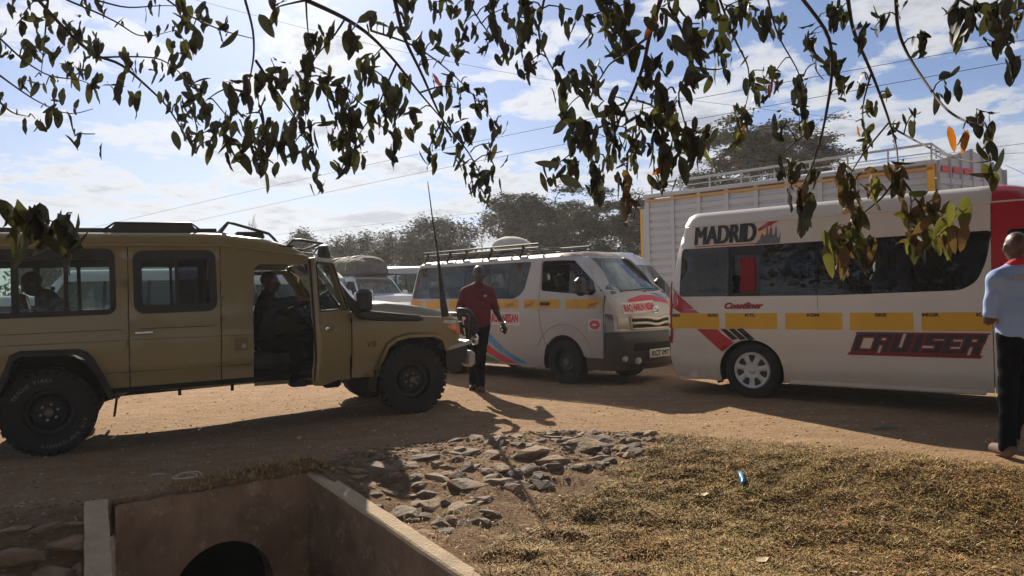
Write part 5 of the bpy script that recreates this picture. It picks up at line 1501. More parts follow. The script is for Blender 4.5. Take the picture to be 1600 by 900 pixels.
# open front door, hinged at the wing
fdr = bpy.data.objects.new('front_door', None); COL.objects.link(fdr); fdr.parent = lc; fdr.location = (2.872, -.862, 0); fdr.rotation_euler = (0, 0, radians(58))
fdr['label'] = 'front door standing wide open'
def dfn(x, z): return (x, -(Wl(z) - .862), z)
def dfi(x, z): return (x, -(Wl(z) - .862) + .065, z)
dout = rpoly([(-1.0, .54), (-.93, .50), (-.02, .50), (-.0, 1.225), (-.38, 1.785), (-.945, 1.785), (-.99, 1.22)], [.05, .02, .03, .02, .06, .05, .01])
dgl = rpoly([(-.93, 1.245), (-.075, 1.245), (-.41, 1.735), (-.905, 1.735)], [.03, .03, .06, .04])
panel('door_skin', dout, dfn, m_khaki, fdr, holes=[dgl], step=.08, rim=.07)
panel('door_card', dout, dfi, m_canvas, fdr, holes=[dgl], step=.12, rim=0, flip=True)
panel('door_pane', dgl, lambda x, z: (x, dfn(x, z)[1] + .03, z), m_glass_lc, fdr, step=.2, rim=0)
sl = MB(); n_ = len(dgl)
sl.tube([Vector(dfn(*dgl[i % n_])) + Vector((0, -.003, 0)) for i in range(n_ + 1)], .010, 5); sl.build('window_seal', m_seal, fdr)
MB().box((-.80, -.03, 1.06), (.15, .03, .035), bev=.01).build('door_handle', m_chrome, fdr, smooth=True, autos=35)
lettering('door_badge', 'LX', lambda x, z: (x, -.024, z), (-.55, 1.03), m_steelgrey, fdr, .10, bold=.004, off=.004)
seal2 = MB(); seal2.tube([Vector(dfn(x, z)) + Vector((0, .02, 0)) for x, z in ((-.003, .52), (-.004, .9), (-.003, 1.22))], .013, 6); seal2.build('door_seal', m_seal, fdr)
seal2 = MB(); seal2.tube([Vector(dfn(x, z)) + Vector((-.01, .045, 0)) for x, z in ((-.985, .56), (-.99, .8), (-.985, 1.22), (-.95, 1.76))], .012, 6); seal2.build('door_seal', m_seal, fdr)
mr = MB(); mr.box((-.08, -.20, 1.33), (.09, .17, .25), bev=.035, rot=(0, 0, .2)); mr.build('mirror', m_blackplastic, fdr, smooth=True, autos=35)
ma = MB(); ma.tube([(-.03, -.02, 1.24), (-.05, -.15, 1.20), (-.07, -.19, 1.24)], .014); ma.build('mirror_arm', m_blackplastic, fdr)
MB().box((.02, -.205, 1.405), (.03, .13, .08), bev=.01).build('mirror_glass', m_chrome, fdr)
# wing badge
m_redrust = pmat('faded_badge', (0.17, 0.075, 0.04), 0.6)
lettering('wing_badge', 'V8', lambda x, z: (x, -(Wl(z)), z), (3.10, .80), m_redrust, lc, .10, bold=.002, shear=.2, off=.004)
# underbody, sill step, mud flaps, tank
mb = MB()
for y in (-.45, .45): mb.box((1.6, y, .57), (5.6, .10, .14))
mb.build('chassis_rails', m_under, lc)
mb = MB(); mb.tube([(0, -.85, .40), (0, .85, .40)], .055); mb.blob((0, .1, .40), (.34, .30, .32)); mb.build('rear_axle', m_under, lc)
mb = MB(); mb.tube([(3.56, -.85, .40), (3.56, .85, .40)], .05); mb.blob((3.56, .3, .40), (.32, .28, .30)); mb.build('front_axle', m_under, lc)
for cx in (0, 3.56):
    for y in (-.5, .5):
        b = MB(); b.tube([(cx - .65, y, .50), (cx - .3, y, .40), (cx, y, .37), (cx + .3, y, .40), (cx + .65, y, .50)], .035, 6); b.build('leaf_spring', m_under, lc)
MB().tube([(.1, .1, .42), (3.4, .2, .45)], .04).build('prop_shaft', m_under, lc)
MB().box((.85, .0, .56), (.6, .8, .16)).build('fuel_tank', m_under, lc)
MB().box((1.3, -.82, .545), (3.1, .07, .085), bev=.02).build('sill_step', m_under, lc)
for x in (1.12, 1.62): MB().box((x, -.84, .49), (.03, .03, .09)).build('step_bracket', m_under, lc)
MB().box((2.45, -.80, .455), (.34, .10, .05), bev=.01).build('side_step', m_blackmetal, lc)
MB().box((2.68, -.70, .45), (.20, .18, .16), bev=.03).build('gearbox_guard', m_under, lc)
for x, z in ((.55, .42), (3.13, .42)):
    for s_ in (-1, 1): MB().box((x, s_ * .80, z), (.02, .24, .24), rot=(0, .15, 0)).build('mud_flap', m_flare, lc)
mb = MB(); mb.box((.1, 0, .66), (3.0, 1.6, .04)); mb.box((2.3, 0, .56), (1.3, 1.6, .04)); mb.build('floor', m_under, lc)
for cx, hw2, za in ((0, .42, .93), (3.58, .42, .88)):
    for s_ in (-1, 1):
        b = MB(); vs = []; n = 15
        for k in range(n):
            a = radians(-8 + 196 * k / (n - 1))
            for yy in (.86, .50): vs.append((cx + hw2 * 1.06 * cos(a), s_ * yy, .48 + (za - .46) * sin(a)))
        b.add(vs, [(2 * k, 2 * k + 1, 2 * k + 3, 2 * k + 2) for k in range(n - 1)])
        b.add([(cx + hw2 * 1.06 * cos(radians(a)), s_ * .50, .48 + (za - .46) * sin(radians(a))) for a in range(-8, 189, 14)], [tuple(range(15))])
        b.build('wheel_well', m_under, lc)
MB().box((3.55, 0, .85), (1.1, 1.0, .5)).build('engine', m_under, lc)
MB().box((2.86, 0, .85), (.04, 1.6, .66)).build('bulkhead', m_under, lc)
dsb = MB(); dsb.box((2.72, 0, 1.16), (.28, 1.5, .22), bev=.04); dsb.build('dashboard', m_canvas, lc)
stw = MB(); sc_ = Vector((2.47, -.42, 1.18)); ax1 = Vector((0, 1, 0)); ax2 = Vector((-.45, 0, .89)).normalized()
stw.tube([sc_ + (ax1 * cos(t) + ax2 * sin(t)) * .19 for t in np.linspace(0, 2 * pi, 25)], .014, 6); stw.tube([sc_ - ax1 * .18, sc_ + ax1 * .18], .012, 5); stw.tube([sc_, sc_ + Vector((.25, 0, -.13))], .02, 6)
stw.build('steering_wheel', m_blackplastic, lc, smooth=True)
def seat(x, y, z=.70, nm='seat', h=.62):
    b = MB(); b.box((x, y, z + .12), (.48, .46, .18), bev=.05); b.box((x - .27, y, z + .20 + h / 2), (.13, .46, h), rot=(0, -.18, 0), bev=.05); b.box((x - .38, y, z + .30 + h), (.09, .26, .2), rot=(0, -.18, 0), bev=.03)
    return b.build(nm, m_seat2, lc, smooth=True, autos=40)
seat(2.06, -.42, .60); seat(2.06, .42, .60)
seat(1.10, .42, .62, h=.5); seat(1.10, -.42, .62, h=.5); seat(.05, .42, .62, h=.52); seat(-.10, -.40, .58, h=.45); seat(-.95, .42, .62, h=.52); seat(-.95, -.42, .62, h=.52)
w2 = make_wheel(.400, .275, .215, 'black', lc, (0, -.835, .400), tread=30)
w2['label'] = 'black steel rear wheel with raised white tyre lettering'
# raised lettering round the rear tyre
def arc_text(s_, mid_deg, rad, size, up, wdeg):
    for i, ch in enumerate(s_):
        if ch == ' ': continue
        k = (i - (len(s_) - 1) / 2) / max(1, len(s_) - 1)
        a = radians(mid_deg - k * wdeg * (1 if up else -1))
        rr = rad
        o = lettering('tyre_letter', ch, lambda u, v, a=a, rr=rr: ((rr + (v if up else -v)) * cos(a) + u * (sin(a) if up else -sin(a)), -.1425, (rr + (v if up else -v)) * sin(a) - u * (cos(a) if up else -cos(a))), (0, -size * .35), m_tyretext, tyre2, size, bold=.001, off=.002, sx=1.15)
m_tyretext = pmat('tyre_lettering_paint', (0.20, 0.19, 0.18), 0.8, var=0.35, vscale=30)
c = copy_tree(w2, lc); c.location = (3.56, -.835, .400); c['label'] = 'black steel front wheel with plain tyre'
for (x, y) in ((0, .835), (3.56, .835)):
    cc = copy_tree(w2, lc); cc.location = (x, y, .400); cc.rotation_euler = (0, 0, pi); 
    if 'label' in cc: del cc['label']
tyre2 = [o for o in bpy.data.objects if o.parent == w2 and o.name.startswith('tyre')][0]
arc_text('TESCHE TIRES', 118, .305, .044, True, 66)
arc_text('RIDGEBLADE X/T', -58, .310, .042, False, 84)
# =================================================================== people: smooth distance fields turned into one skin
def surface_nets(vol, org, h):
    s = vol < 0
    nx, ny, nz = vol.shape
    c = np.zeros((nx - 1, ny - 1, nz - 1), np.uint8)
    for i in (0, 1):
        for j in (0, 1):
            for k in (0, 1): c += s[i:nx - 1 + i, j:ny - 1 + j, k:nz - 1 + k]
    act = (c > 0) & (c < 8)
    I, J, K = np.nonzero(act)
    acc = np.zeros((len(I), 3)); cnt = np.zeros(len(I))
    corners = [(i, j, k) for i in (0, 1) for j in (0, 1) for k in (0, 1)]
    for a in corners:
        for ax in range(3):
            if a[ax]: continue
            b = list(a); b[ax] = 1
            va = vol[I + a[0], J + a[1], K + a[2]]; vb = vol[I + b[0], J + b[1], K + b[2]]
            m = (va < 0) != (vb < 0)
            t = np.where(m, va / np.where(m, va - vb, 1), 0)
            p = np.stack([np.full(len(I), float(a[q])) for q in range(3)], 1); p[:, ax] += t
            acc += p * m[:, None]; cnt += m
    P = (np.stack([I, J, K], 1) + acc / np.maximum(cnt, 1)[:, None]) * h + org
    idx = -np.ones(act.shape, int); idx[I, J, K] = np.arange(len(I))
    Q = []
    for ax in range(3):
        sl0 = [slice(None)] * 3; sl1 = [slice(None)] * 3; sl0[ax] = slice(0, -1); sl1[ax] = slice(1, None)
        cr = s[tuple(sl0)] != s[tuple(sl1)]
        A, B, Cc = np.nonzero(cr); a1, a2 = (ax + 1) % 3, (ax + 2) % 3
        X = np.stack([A, B, Cc], 1)
        ok = (X[:, a1] > 0) & (X[:, a2] > 0) & (X[:, a1] < act.shape[a1]) & (X[:, a2] < act.shape[a2])
        X = X[ok]
        def at_(d1, d2):
            Y = X.copy(); Y[:, a1] -= d1; Y[:, a2] -= d2; return idx[Y[:, 0], Y[:, 1], Y[:, 2]]
        q = np.stack([at_(1, 1), at_(0, 1), at_(0, 0), at_(1, 0)], 1)
        inside_ = s[X[:, 0], X[:, 1], X[:, 2]]
        q[~inside_] = q[~inside_][:, ::-1]
        Q.append(q[(q >= 0).all(1)])
    return P, np.concatenate(Q)
def sdf_mesh(name, prims, h, mat, parent=None, k=0.025, clips=(), ripple=None, pad=.05, subs=()):
    lo = np.full(3, 1e9); hi = -lo
    for p in prims:
        if p[0] == 'c':
            for q, r in ((p[1], p[3]), (p[2], p[4])): lo = np.minimum(lo, np.array(q) - r); hi = np.maximum(hi, np.array(q) + r)
        else:
            r = max(p[2]); lo = np.minimum(lo, np.array(p[1]) - r); hi = np.maximum(hi, np.array(p[1]) + r)
    lo -= pad; hi += pad
    n = np.ceil((hi - lo) / h).astype(int) + 1
    ax = [np.arange(n[i], dtype=np.float32) * h + np.float32(lo[i]) for i in range(3)]
    D = np.full(n, 1.0, np.float32)
    def ev(p, sl):
        X, Y, Z = (ax[0][sl[0]][:, None, None], ax[1][sl[1]][None, :, None], ax[2][sl[2]][None, None, :])
        if p[0] == 'c':
            a, b = np.array(p[1]), np.array(p[2]); ab = b - a; L = max(1e-9, ab @ ab)
            t = np.clip(((X - a[0]) * ab[0] + (Y - a[1]) * ab[1] + (Z - a[2]) * ab[2]) / L, 0, 1)
            return np.sqrt((X - a[0] - t * ab[0]) ** 2 + (Y - a[1] - t * ab[1]) ** 2 + (Z - a[2] - t * ab[2]) ** 2) - (p[3] + (p[4] - p[3]) * t)
        c, r = p[1], p[2]; M = np.array(p[3]) if len(p) > 3 and p[3] is not None else np.eye(3)
        dx, dy, dz = X - c[0], Y - c[1], Z - c[2]
        u = dx * M[0, 0] + dy * M[1, 0] + dz * M[2, 0]; v = dx * M[0, 1] + dy * M[1, 1] + dz * M[2, 1]; w = dx * M[0, 2] + dy * M[1, 2] + dz * M[2, 2]
        q = np.sqrt((u / r[0]) ** 2 + (v / r[1]) ** 2 + (w / r[2]) ** 2); g_ = np.sqrt((u / r[0] ** 2) ** 2 + (v / r[1] ** 2) ** 2 + (w / r[2] ** 2) ** 2) + 1e-6
        return q * (q - 1) / g_
    def box_of(p, m):
        if p[0] == 'c': a = np.minimum(np.array(p[1]) - p[3], np.array(p[2]) - p[4]); b = np.maximum(np.array(p[1]) + p[3], np.array(p[2]) + p[4])
        else: a = np.array(p[1]) - max(p[2]); b = np.array(p[1]) + max(p[2])
        i0 = np.clip(((a - m - lo) / h).astype(int), 0, n); i1 = np.clip(((b + m - lo) / h).astype(int) + 2, 0, n)
        return tuple(slice(i0[i], i1[i]) for i in range(3))
    for p in prims:
        kk = k
        if p[0] == 'c' and min(p[3], p[4]) < .018: kk = .008
        sl = box_of(p, kk * 2 + 3 * h); d = ev(p, sl); o = D[sl]
        hh = np.clip(.5 + .5 * (o - d) / kk, 0, 1)
        D[sl] = o + (d - o) * hh - kk * hh * (1 - hh)
    for p in subs:
        sl = box_of(p, .03); D[sl] = np.maximum(D[sl], -ev(p, sl))
    if ripple is not None:
        D = D + ripple(ax[0][:, None, None], ax[1][None, :, None], ax[2][None, None, :]).astype(np.float32)
    for (pt, nn) in clips:
        nn = np.array(nn, float); nn /= np.linalg.norm(nn); pt = np.array(pt)
        D = np.maximum(D, ((ax[0][:, None, None] - pt[0]) * nn[0] + (ax[1][None, :, None] - pt[1]) * nn[1] + (ax[2][None, None, :] - pt[2]) * nn[2]).astype(np.float32))
    P, Q = surface_nets(D, lo, h)
    return from_py(name, P.tolist(), Q.tolist(), mat, parent, True)

m_skin = pmat('dark_brown_skin', (0.060, 0.031, 0.021), 0.42, var=0.15, vscale=15)
m_skin2 = pmat('brown_skin', (0.085, 0.045, 0.030), 0.45, var=0.15, vscale=15)
m_polo = pmat('crimson_cotton', (0.15, 0.006, 0.024), 0.85, var=0.12, vscale=8, bump=.3, bscale=14, bdist=.01)
m_trouser = pmat('dark_trouser_cloth', (0.006, 0.007, 0.010), 1.0, var=0.2, vscale=8)
for n_ in m_trouser.node_tree.nodes:
    if n_.type == 'BSDF_PRINCIPLED': n_.inputs['Specular IOR Level'].default_value = 0.05
m_blueshirt = pmat('pale_blue_cotton', (0.31, 0.43, 0.72), 0.85, var=0.06, vscale=5, bump=.5, bscale=9, bdist=.015)
m_redcollar = pmat('red_collar_cloth', (0.55, 0.02, 0.04), 0.85, var=0.1)
m_darkshirt = pmat('navy_cotton', (0.022, 0.024, 0.036), 0.9, var=0.2)
m_greyshirt = pmat('dark_grey_cotton', (0.05, 0.055, 0.06), 0.9, var=0.2)
m_shoe = pmat('dusty_brown_shoe', (0.09, 0.05, 0.035), 0.7, var=0.3, vscale=15, dust=.3, dust_top=.2)
m_orange = pmat('orange_thread', (0.75, 0.40, 0.12), 0.8, var=.1)

def head_prims(c, yaw=0.0, pitch=0.0, s=1.0):
    """c = centre of the skull; yaw 0 faces -y; pitch > 0 looks down"""
    M = Euler((pitch, 0, yaw)).to_matrix(); c = Vector(c)
    def T(x, y, z): return tuple(c + M @ Vector((x * s, y * s, z * s)))
    Mn = np.array(M)
    pr = [('e', T(0, .012, .028), (.076 * s, .096 * s, .090 * s), Mn), ('e', T(0, -.030, -.030), (.060 * s, .066 * s, .082 * s), Mn), ('e', T(0, -.052, -.078), (.034 * s, .032 * s, .030 * s), Mn),
          ('e', T(0, -.082, -.002), (.040 * s, .016 * s, .012 * s), Mn),
          ('c', T(0, -.092, .004), T(0, -.108, -.028), .007 * s, .013 * s), ('c', T(-.014, -.092, -.032), T(.014, -.092, -.032), .010 * s, .010 * s),
          ('c', T(-.020, -.085, -.056), T(.020, -.085, -.056), .010 * s, .010 * s), ('c', T(-.018, -.083, -.067), T(.018, -.083, -.067), .010 * s, .010 * s),
          ('e', T(-.078, .012, -.006), (.012 * s, .020 * s, .032 * s), Mn), ('e', T(.078, .012, -.006), (.012 * s, .020 * s, .032 * s), Mn),
          ('e', T(-.045, -.058, -.022), (.024 * s, .022 * s, .024 * s), Mn), ('e', T(.045, -.058, -.022), (.024 * s, .022 * s, .024 * s), Mn)]
    sub = [('e', T(-.030, -.094, .006), (.015 * s, .010 * s, .009 * s), Mn), ('e', T(.030, -.094, .006), (.015 * s, .010 * s, .009 * s), Mn)]
    eyes = [T(-.030, -.080, .005), T(.030, -.080, .005)]
    return pr, sub, eyes
def hand_prims(w, d, n, side, curl=.5, s=1.0):
    """w wrist, d finger direction, n palm normal (curls towards it), side: direction of the thumb"""
    w, d, n, t = (Vector(v) for v in (w, d, n, side)); d.normalize(); n.normalize(); t.normalize()
    pr = [('c', tuple(w), tuple(w + d * .05 * s), .024 * s, .026 * s), ('c', tuple(w + d * .04 * s + t * .022 * s), tuple(w + d * .088 * s + t * .026 * s), .017 * s, .015 * s), ('c', tuple(w + d * .04 * s - t * .02 * s), tuple(w + d * .082 * s - t * .026 * s), .016 * s, .014 * s)]
    for i, (o, L) in enumerate(((.030, .070), (.010, .080), (-.011, .073), (-.031, .056))):
        b = w + d * (.088 - abs(i - 1) * .004) * s + t * o * s
        d1 = (d * cos(curl * (1 + .1 * i)) + n * sin(curl * (1 + .1 * i))).normalized(); m = b + d1 * L * .5 * s
        c2 = curl * 2.1; d2 = (d * cos(c2) + n * sin(c2)).normalized()
        pr += [('c', tuple(b), tuple(m), .0100 * s, .0092 * s), ('c', tuple(m), tuple(m + d2 * L * .5 * s), .0092 * s, .0078 * s)]
    b = w + d * .03 * s + t * .026 * s; m = b + (d * .6 + t * .75 + n * .2).normalized() * .04 * s
    pr += [('c', tuple(b), tuple(m), .013 * s, .011 * s), ('c', tuple(m), tuple(m + (d * .9 + t * .2 + n * .3).normalized() * .034 * s), .011 * s, .009 * s)]
    return pr
def make_person(label, j, mats, h=.011, sleeve=.75, hem=None, hands=None, yaw=0, pitch=0, matrix=None, group=None, belly=.0, cat='person', shirt_clip=True, ripple_amp=.006, shoe=True, hs=1.0):
    V3 = lambda k: np.array(j[k], float)
    skin, shirt, trou, shoem = mats
    hp, sub, eyes = head_prims(j['head'], yaw, pitch, hs)
    lerp = lambda a, b, t: tuple(np.array(a) * (1 - t) + np.array(b) * t)
    chest = lerp(j['neck'], j['pelvis'], .30); bel = lerp(j['neck'], j['pelvis'], .66)
    up = (V3('neck') - V3('pelvis')); up /= np.linalg.norm(up)
    across = V3('shL') - V3('shR'); across /= np.linalg.norm(across); fw = np.cross(up, across)
    Mt = np.stack([across, fw, up], 1)
    pr = hp + [('c', tuple(V3('neck') - up * .02), tuple(V3('head') - np.array([0, 0, .04])), .058, .056),
               ('e', chest, (.165, .105, .19), Mt), ('e', bel, (.150 + belly * .3, .105 + belly, .17), Mt), ('e', j['pelvis'], (.165, .112, .12), Mt)]
    for s_ in 'LR':
        pr += [('c', lerp(j['neck'], j['sh' + s_], .25), j['sh' + s_], .060, .062), ('c', j['sh' + s_], j['el' + s_], .056, .041), ('c', j['el' + s_], j['wr' + s_], .041, .027),
               ('c', j['hip' + s_], j['kn' + s_], .085, .056), ('c', j['kn' + s_], j['an' + s_], .054, .036), ('c', j['an' + s_], j['toe' + s_], .034, .026)]
        if hands and s_ in hands: pr += hand_prims(j['wr' + s_], *hands[s_])
    body = sdf_mesh('person', pr, h, skin, None, k=.022, subs=sub)
    tag(body, label, cat, group)
    def rip(a, ph=0.0):
        return lambda X, Y, Z: a * (np.sin(X * 31 + Z * 17 + ph) * np.sin(Z * 23 - X * 9 + Y * 13 + ph * 2) + .6 * np.sin(Z * 47 + X * 21 + Y * 30 + ph))
    sp = [('e', chest, (.178, .124, .205), Mt), ('e', bel, (.172 + belly * .35, .130 + belly, .20), Mt), ('e', lerp(j['pelvis'], bel, .15), (.180 + belly * .2, .132 + belly * .6, .15), Mt),
          ('c', lerp(j['neck'], j['shL'], .1), j['shL'], .078, .066), ('c', lerp(j['neck'], j['shR'], .1), j['shR'], .078, .066)]
    cl = []
    for s_ in 'LR': sp.append(('c', j['sh' + s_], lerp(j['sh' + s_], j['el' + s_], sleeve), .064, .056))
    if hem is not None: cl.append(((0, 0, hem), (0, 0, -1)))
    sh_ = sdf_mesh('shirt', sp, h, shirt, body, k=.03, clips=cl, ripple=rip(ripple_amp))
    tp = [('e', j['pelvis'], (.178, .124, .12), Mt)]
    for s_ in 'LR':
        tp += [('c', j['hip' + s_], j['kn' + s_], .092, .066), ('c', j['kn' + s_], lerp(j['kn' + s_], j['an' + s_], 1.02), .064, .058)]
    tr = sdf_mesh('trousers', tp, h, trou, body, k=.03, ripple=rip(.005, 1.3))
    if shoe:
        for s_ in 'LR':
            a = V3('an' + s_) - up * 0; t_ = V3('toe' + s_)
            sdf_mesh('shoe', [('c', (a[0], a[1], a[2] - .03), tuple(t_ + np.array([0, 0, .012])), .050, .040), ('c', tuple(a + (a - t_) * .25 - np.array([0, 0, .035])), (a[0], a[1], a[2] - .02), .040, .046)], h, shoem, body, k=.02)
    eb = MB()
    for e in eyes: eb.blob(e, (.022, .022, .022), 8, 6)
    eb.build('eyes', MATS.get('eye_white') or pmat('eye_white', (0.25, 0.22, 0.20), 0.3, var=.05), body, smooth=True)
    if matrix is not None: body.matrix_world = matrix
    return body, sh_

# --- man in the crimson polo between the vehicles
bx_, by_ = -.49, 10.22
J = dict(head=(bx_ + .035, by_ - .01, 1.625), neck=(bx_ + .02, by_ + .02, 1.46), pelvis=(bx_ + .0, by_ + .02, .95),
         shL=(bx_ + .188, by_ + .02, 1.385), shR=(bx_ - .170, by_ + .03, 1.385), elL=(bx_ + .265, by_ + .02, 1.11), elR=(bx_ - .26, by_ + .06, 1.12),
         wrL=(bx_ + .355, by_ - .10, .935), wrR=(bx_ - .22, by_ - .08, .90), hipL=(bx_ + .085, by_ + .02, .90), hipR=(bx_ - .085, by_ + .02, .90),
         knL=(bx_ + .045, by_ - .07, .50), knR=(bx_ - .075, by_ + .02, .50), anL=(bx_ + .03, by_ - .02, .085), anR=(bx_ - .085, by_ + .20, .10), toeL=(bx_ + .06, by_ - .17, .03), toeR=(bx_ - .10, by_ + .06, .03))
pa, shp = make_person('man in a crimson polo shirt and dark trousers walking between the truck and the grey-white minibus', J, (m_skin, m_polo, m_trouser, m_shoe),
            h=.011, sleeve=.85, hem=.90, hands={'L': ((.25, -.25, -.9), (-.5, -.6, 0), (-.6, -.5, .1), .9), 'R': ((.1, -.2, -1), (.5, -.5, 0), (.4, -.8, 0), .8)}, yaw=.12, belly=.035, hs=1.10)
pa['label'] = 'man in a crimson polo shirt and dark trousers walking towards us between the vehicles'
col_ = sdf_mesh('collar', [('c', (bx_ - .055, by_ - .045, 1.445), (bx_ - .015, by_ - .105, 1.405), .020, .016), ('c', (bx_ + .095, by_ - .045, 1.445), (bx_ + .05, by_ - .105, 1.405), .020, .016),
                          ('c', (bx_ - .055, by_ - .045, 1.445), (bx_ + .02, by_ + .085, 1.49), .020, .020), ('c', (bx_ + .095, by_ - .045, 1.445), (bx_ + .02, by_ + .085, 1.49), .020, .020)], .009, m_polo, pa, k=.01)
wt_ = MB(); wv = Vector(J['wrL']); wt_.tube([wv + Vector((cos(t) * .033, sin(t) * .033, .03 + .01 * sin(t))) for t in np.linspace(0, 2 * pi, 15)], .008, 5); wt_.build('wristwatch', m_bolt, pa)
ph_ = MB(); ph_.box(wv + Vector((.03, -.06, -.085)), (.05, .075, .10), bev=.02, rot=(.3, .3, 0)); ph_.build('phone', m_blackplastic, pa)
bl = MB(); bl.box((bx_ + .01, by_ - .10, .93), (.27, .02, .035)); bl.build('belt', m_blackplastic, pa)
MB().box((bx_ + .12, by_ - .118, 1.33), (.035, .004, .02)).build('shirt_badge', m_signw, pa)

# --- man in the pale blue shirt seen from behind, at the right edge
bx_, by_ = 3.865, 5.60
J = dict(head=(bx_ - .01, by_ + .02, 1.595), neck=(bx_ - .0, by_ + .0, 1.43), pelvis=(bx_ + .0, by_ + .0, .93),
         shL=(bx_ - .18, by_ + .0, 1.35), shR=(bx_ + .19, by_ + .02, 1.35), elL=(bx_ - .225, by_ + .02, 1.06), elR=(bx_ + .26, by_ + .05, 1.08),
         wrL=(bx_ - .07, by_ + .24, 1.04), wrR=(bx_ + .14, by_ + .27, 1.05), hipL=(bx_ - .085, by_, .88), hipR=(bx_ + .085, by_ + .01, .88),
         knL=(bx_ - .10, by_ + .02, .48), knR=(bx_ + .06, by_ + .10, .50), anL=(bx_ - .14, by_ - .01, .085), anR=(bx_ + .04, by_ + .22, .10), toeL=(bx_ - .13, by_ + .16, .03), toeR=(bx_ + .06, by_ + .38, .03))
pb, shb = make_person('man in a pale blue shirt with red collar seen from behind at the right edge', J, (m_skin2, m_blueshirt, m_trouser, m_shoe),
            h=.010, sleeve=.86, hem=.775, hands={'L': ((.3, .9, .2), (0, .1, -1), (1, 0, 0), .9), 'R': ((-.3, .9, .2), (0, .1, -1), (-1, 0, 0), .9)}, yaw=pi - .25, pitch=-.15, ripple_amp=.004, belly=.01)
cb_ = MB()
vs = []; nn = 20
for i in range(nn):
    t = 2 * pi * i / nn; r1, r2 = .075, .088
    tilt = .03 * sin(t)
    vs += [(bx_ - .005 + r1 * cos(t), by_ + .01 + r1 * 1.05 * sin(t), 1.487 - tilt), (bx_ - .005 + r2 * cos(t), by_ + .01 + r2 * 1.05 * sin(t), 1.478 - tilt), (bx_ - .005 + (r2 + .022) * cos(t), by_ + .01 + (r2 + .018) * sin(t), 1.435 - tilt * 1.3), (bx_ - .005 + (r2 + .01) * cos(t), by_ + .01 + (r2 + .01) * sin(t), 1.42 - tilt * 1.3)]
cb_.add(vs, [(i * 4 + e, i * 4 + e + 1, ((i + 1) % nn) * 4 + e + 1, ((i + 1) % nn) * 4 + e) for i in range(nn) for e in range(3)])
cb_.build('collar', m_redcollar, pb, smooth=True)
sem = MB()
for k in range(9):
    x = bx_ - .115 + .023 * k; sem.box((x, by_ - .131 + abs(k - 4) * .002, 1.355 + .003 * (k % 3)), (.011, .003, .02 + .006 * (k % 2)), rot=(0, .1 * (k % 3 - 1), 0))
sem.build('back_embroidery', m_orange, pb)
br_ = MB(); wv = Vector(J['elL']); 
br_.tube([Vector((bx_ - .13, by_ + .16, 1.045)) + Vector((.04 * cos(t), 0, .04 * sin(t))) for t in np.linspace(0, 2 * pi, 15)], .006, 5); br_.build('bracelet', m_redcollar, pb)

# --- driver on the front seat, one leg out of the open door
ML = Matrix.Translation(LO) @ Euler((0, radians(-1.09), radians(26.747))).to_matrix().to_4x4()
J = dict(head=(2.095, -.47, 1.575), neck=(2.06, -.46, 1.42), pelvis=(1.99, -.46, .90), shL=(2.08, -.27, 1.33), shR=(2.06, -.64, 1.32), elL=(2.32, -.22, 1.22), elR=(2.33, -.70, 1.36),
         wrL=(2.44, -.30, 1.30), wrR=(2.54, -.66, 1.345), hipL=(2.06, -.38, .87), hipR=(2.06, -.55, .87), knL=(2.50, -.36, .96), knR=(2.30, -.74, .86), anL=(2.60, -.36, .60), anR=(2.25, -.82, .50), toeL=(2.76, -.36, .56), toeR=(2.36, -.86, .45))
pd, _ = make_person('driver in dark clothes sitting sideways at the open front door of the khaki truck', J, (m_skin, m_darkshirt, m_trouser, m_blackplastic), h=.013, sleeve=.9, hem=.82,
            hands={'L': ((.8, -.1, .4), (0, 0, -1), (0, 0, 1), 1.0), 'R': ((.9, .1, -.1), (0, 0, -1), (0, 1, .3), .7)}, yaw=pi / 2, pitch=0, matrix=ML)
# --- passenger slumped in the back, seen through the side window
J = dict(head=(-.17, -.30, 1.63), neck=(-.05, -.30, 1.50), pelvis=(.12, -.30, .86), shL=(.02, -.12, 1.42), shR=(.03, -.50, 1.42), elL=(-.18, -.08, 1.20), elR=(-.12, -.56, 1.18),
         wrL=(-.36, -.14, 1.12), wrR=(-.34, -.48, 1.10), hipL=(.05, -.22, .84), hipR=(.05, -.40, .84), knL=(-.35, -.2, .92), knR=(-.35, -.4, .92), anL=(-.40, -.2, .72), anR=(-.40, -.42, .72), toeL=(-.52, -.2, .70), toeR=(-.52, -.42, .70))
pp, _ = make_person('passenger leaning forward behind the rear side window of the khaki truck', J, (m_skin, m_greyshirt, m_trouser, m_blackplastic), h=.014, sleeve=.9, hem=.80,
            hands={'L': ((-.9, 0, -.1), (0, 0, -1), (0, -1, 0), .5), 'R': ((-.9, 0, -.1), (0, 0, -1), (0, 1, 0), .5)}, yaw=-pi / 2, pitch=.45, matrix=ML)
# =================================================================== lorry with a ribbed silver body
m_lorry = pmat('ribbed_silver_paint', (0.50, 0.515, 0.53), 0.5, var=0.06, vscale=1.2, dust=.15, dust_top=4)
m_lorry_o = pmat('orange_trim', (0.60, 0.30, 0.07), 0.5, var=0.1, vscale=3)
m_lorry_y = pmat('yellow_post', (0.80, 0.42, 0.03), 0.5, var=0.1, vscale=3)
m_rail = pmat('grey_rail', (0.42, 0.43, 0.45), 0.5, var=0.1)
pA = at(1012, 304, 19.4); pB = at(1455, 262, 15.1)
zA = (pA.z + pB.z) / 2
axis = Vector((pB.x - pA.x, pB.y - pA.y, 0)); LL = axis.length; ang = math.atan2(axis.y, axis.x)
tr = thing('lorry', 'high silver ribbed lorry body with orange trim standing behind the tall minibus', 'lorry', (pA.x, pA.y, 0), (0, 0, ang))
TZ = zA; Wd = 2.4     # body stands towards +y
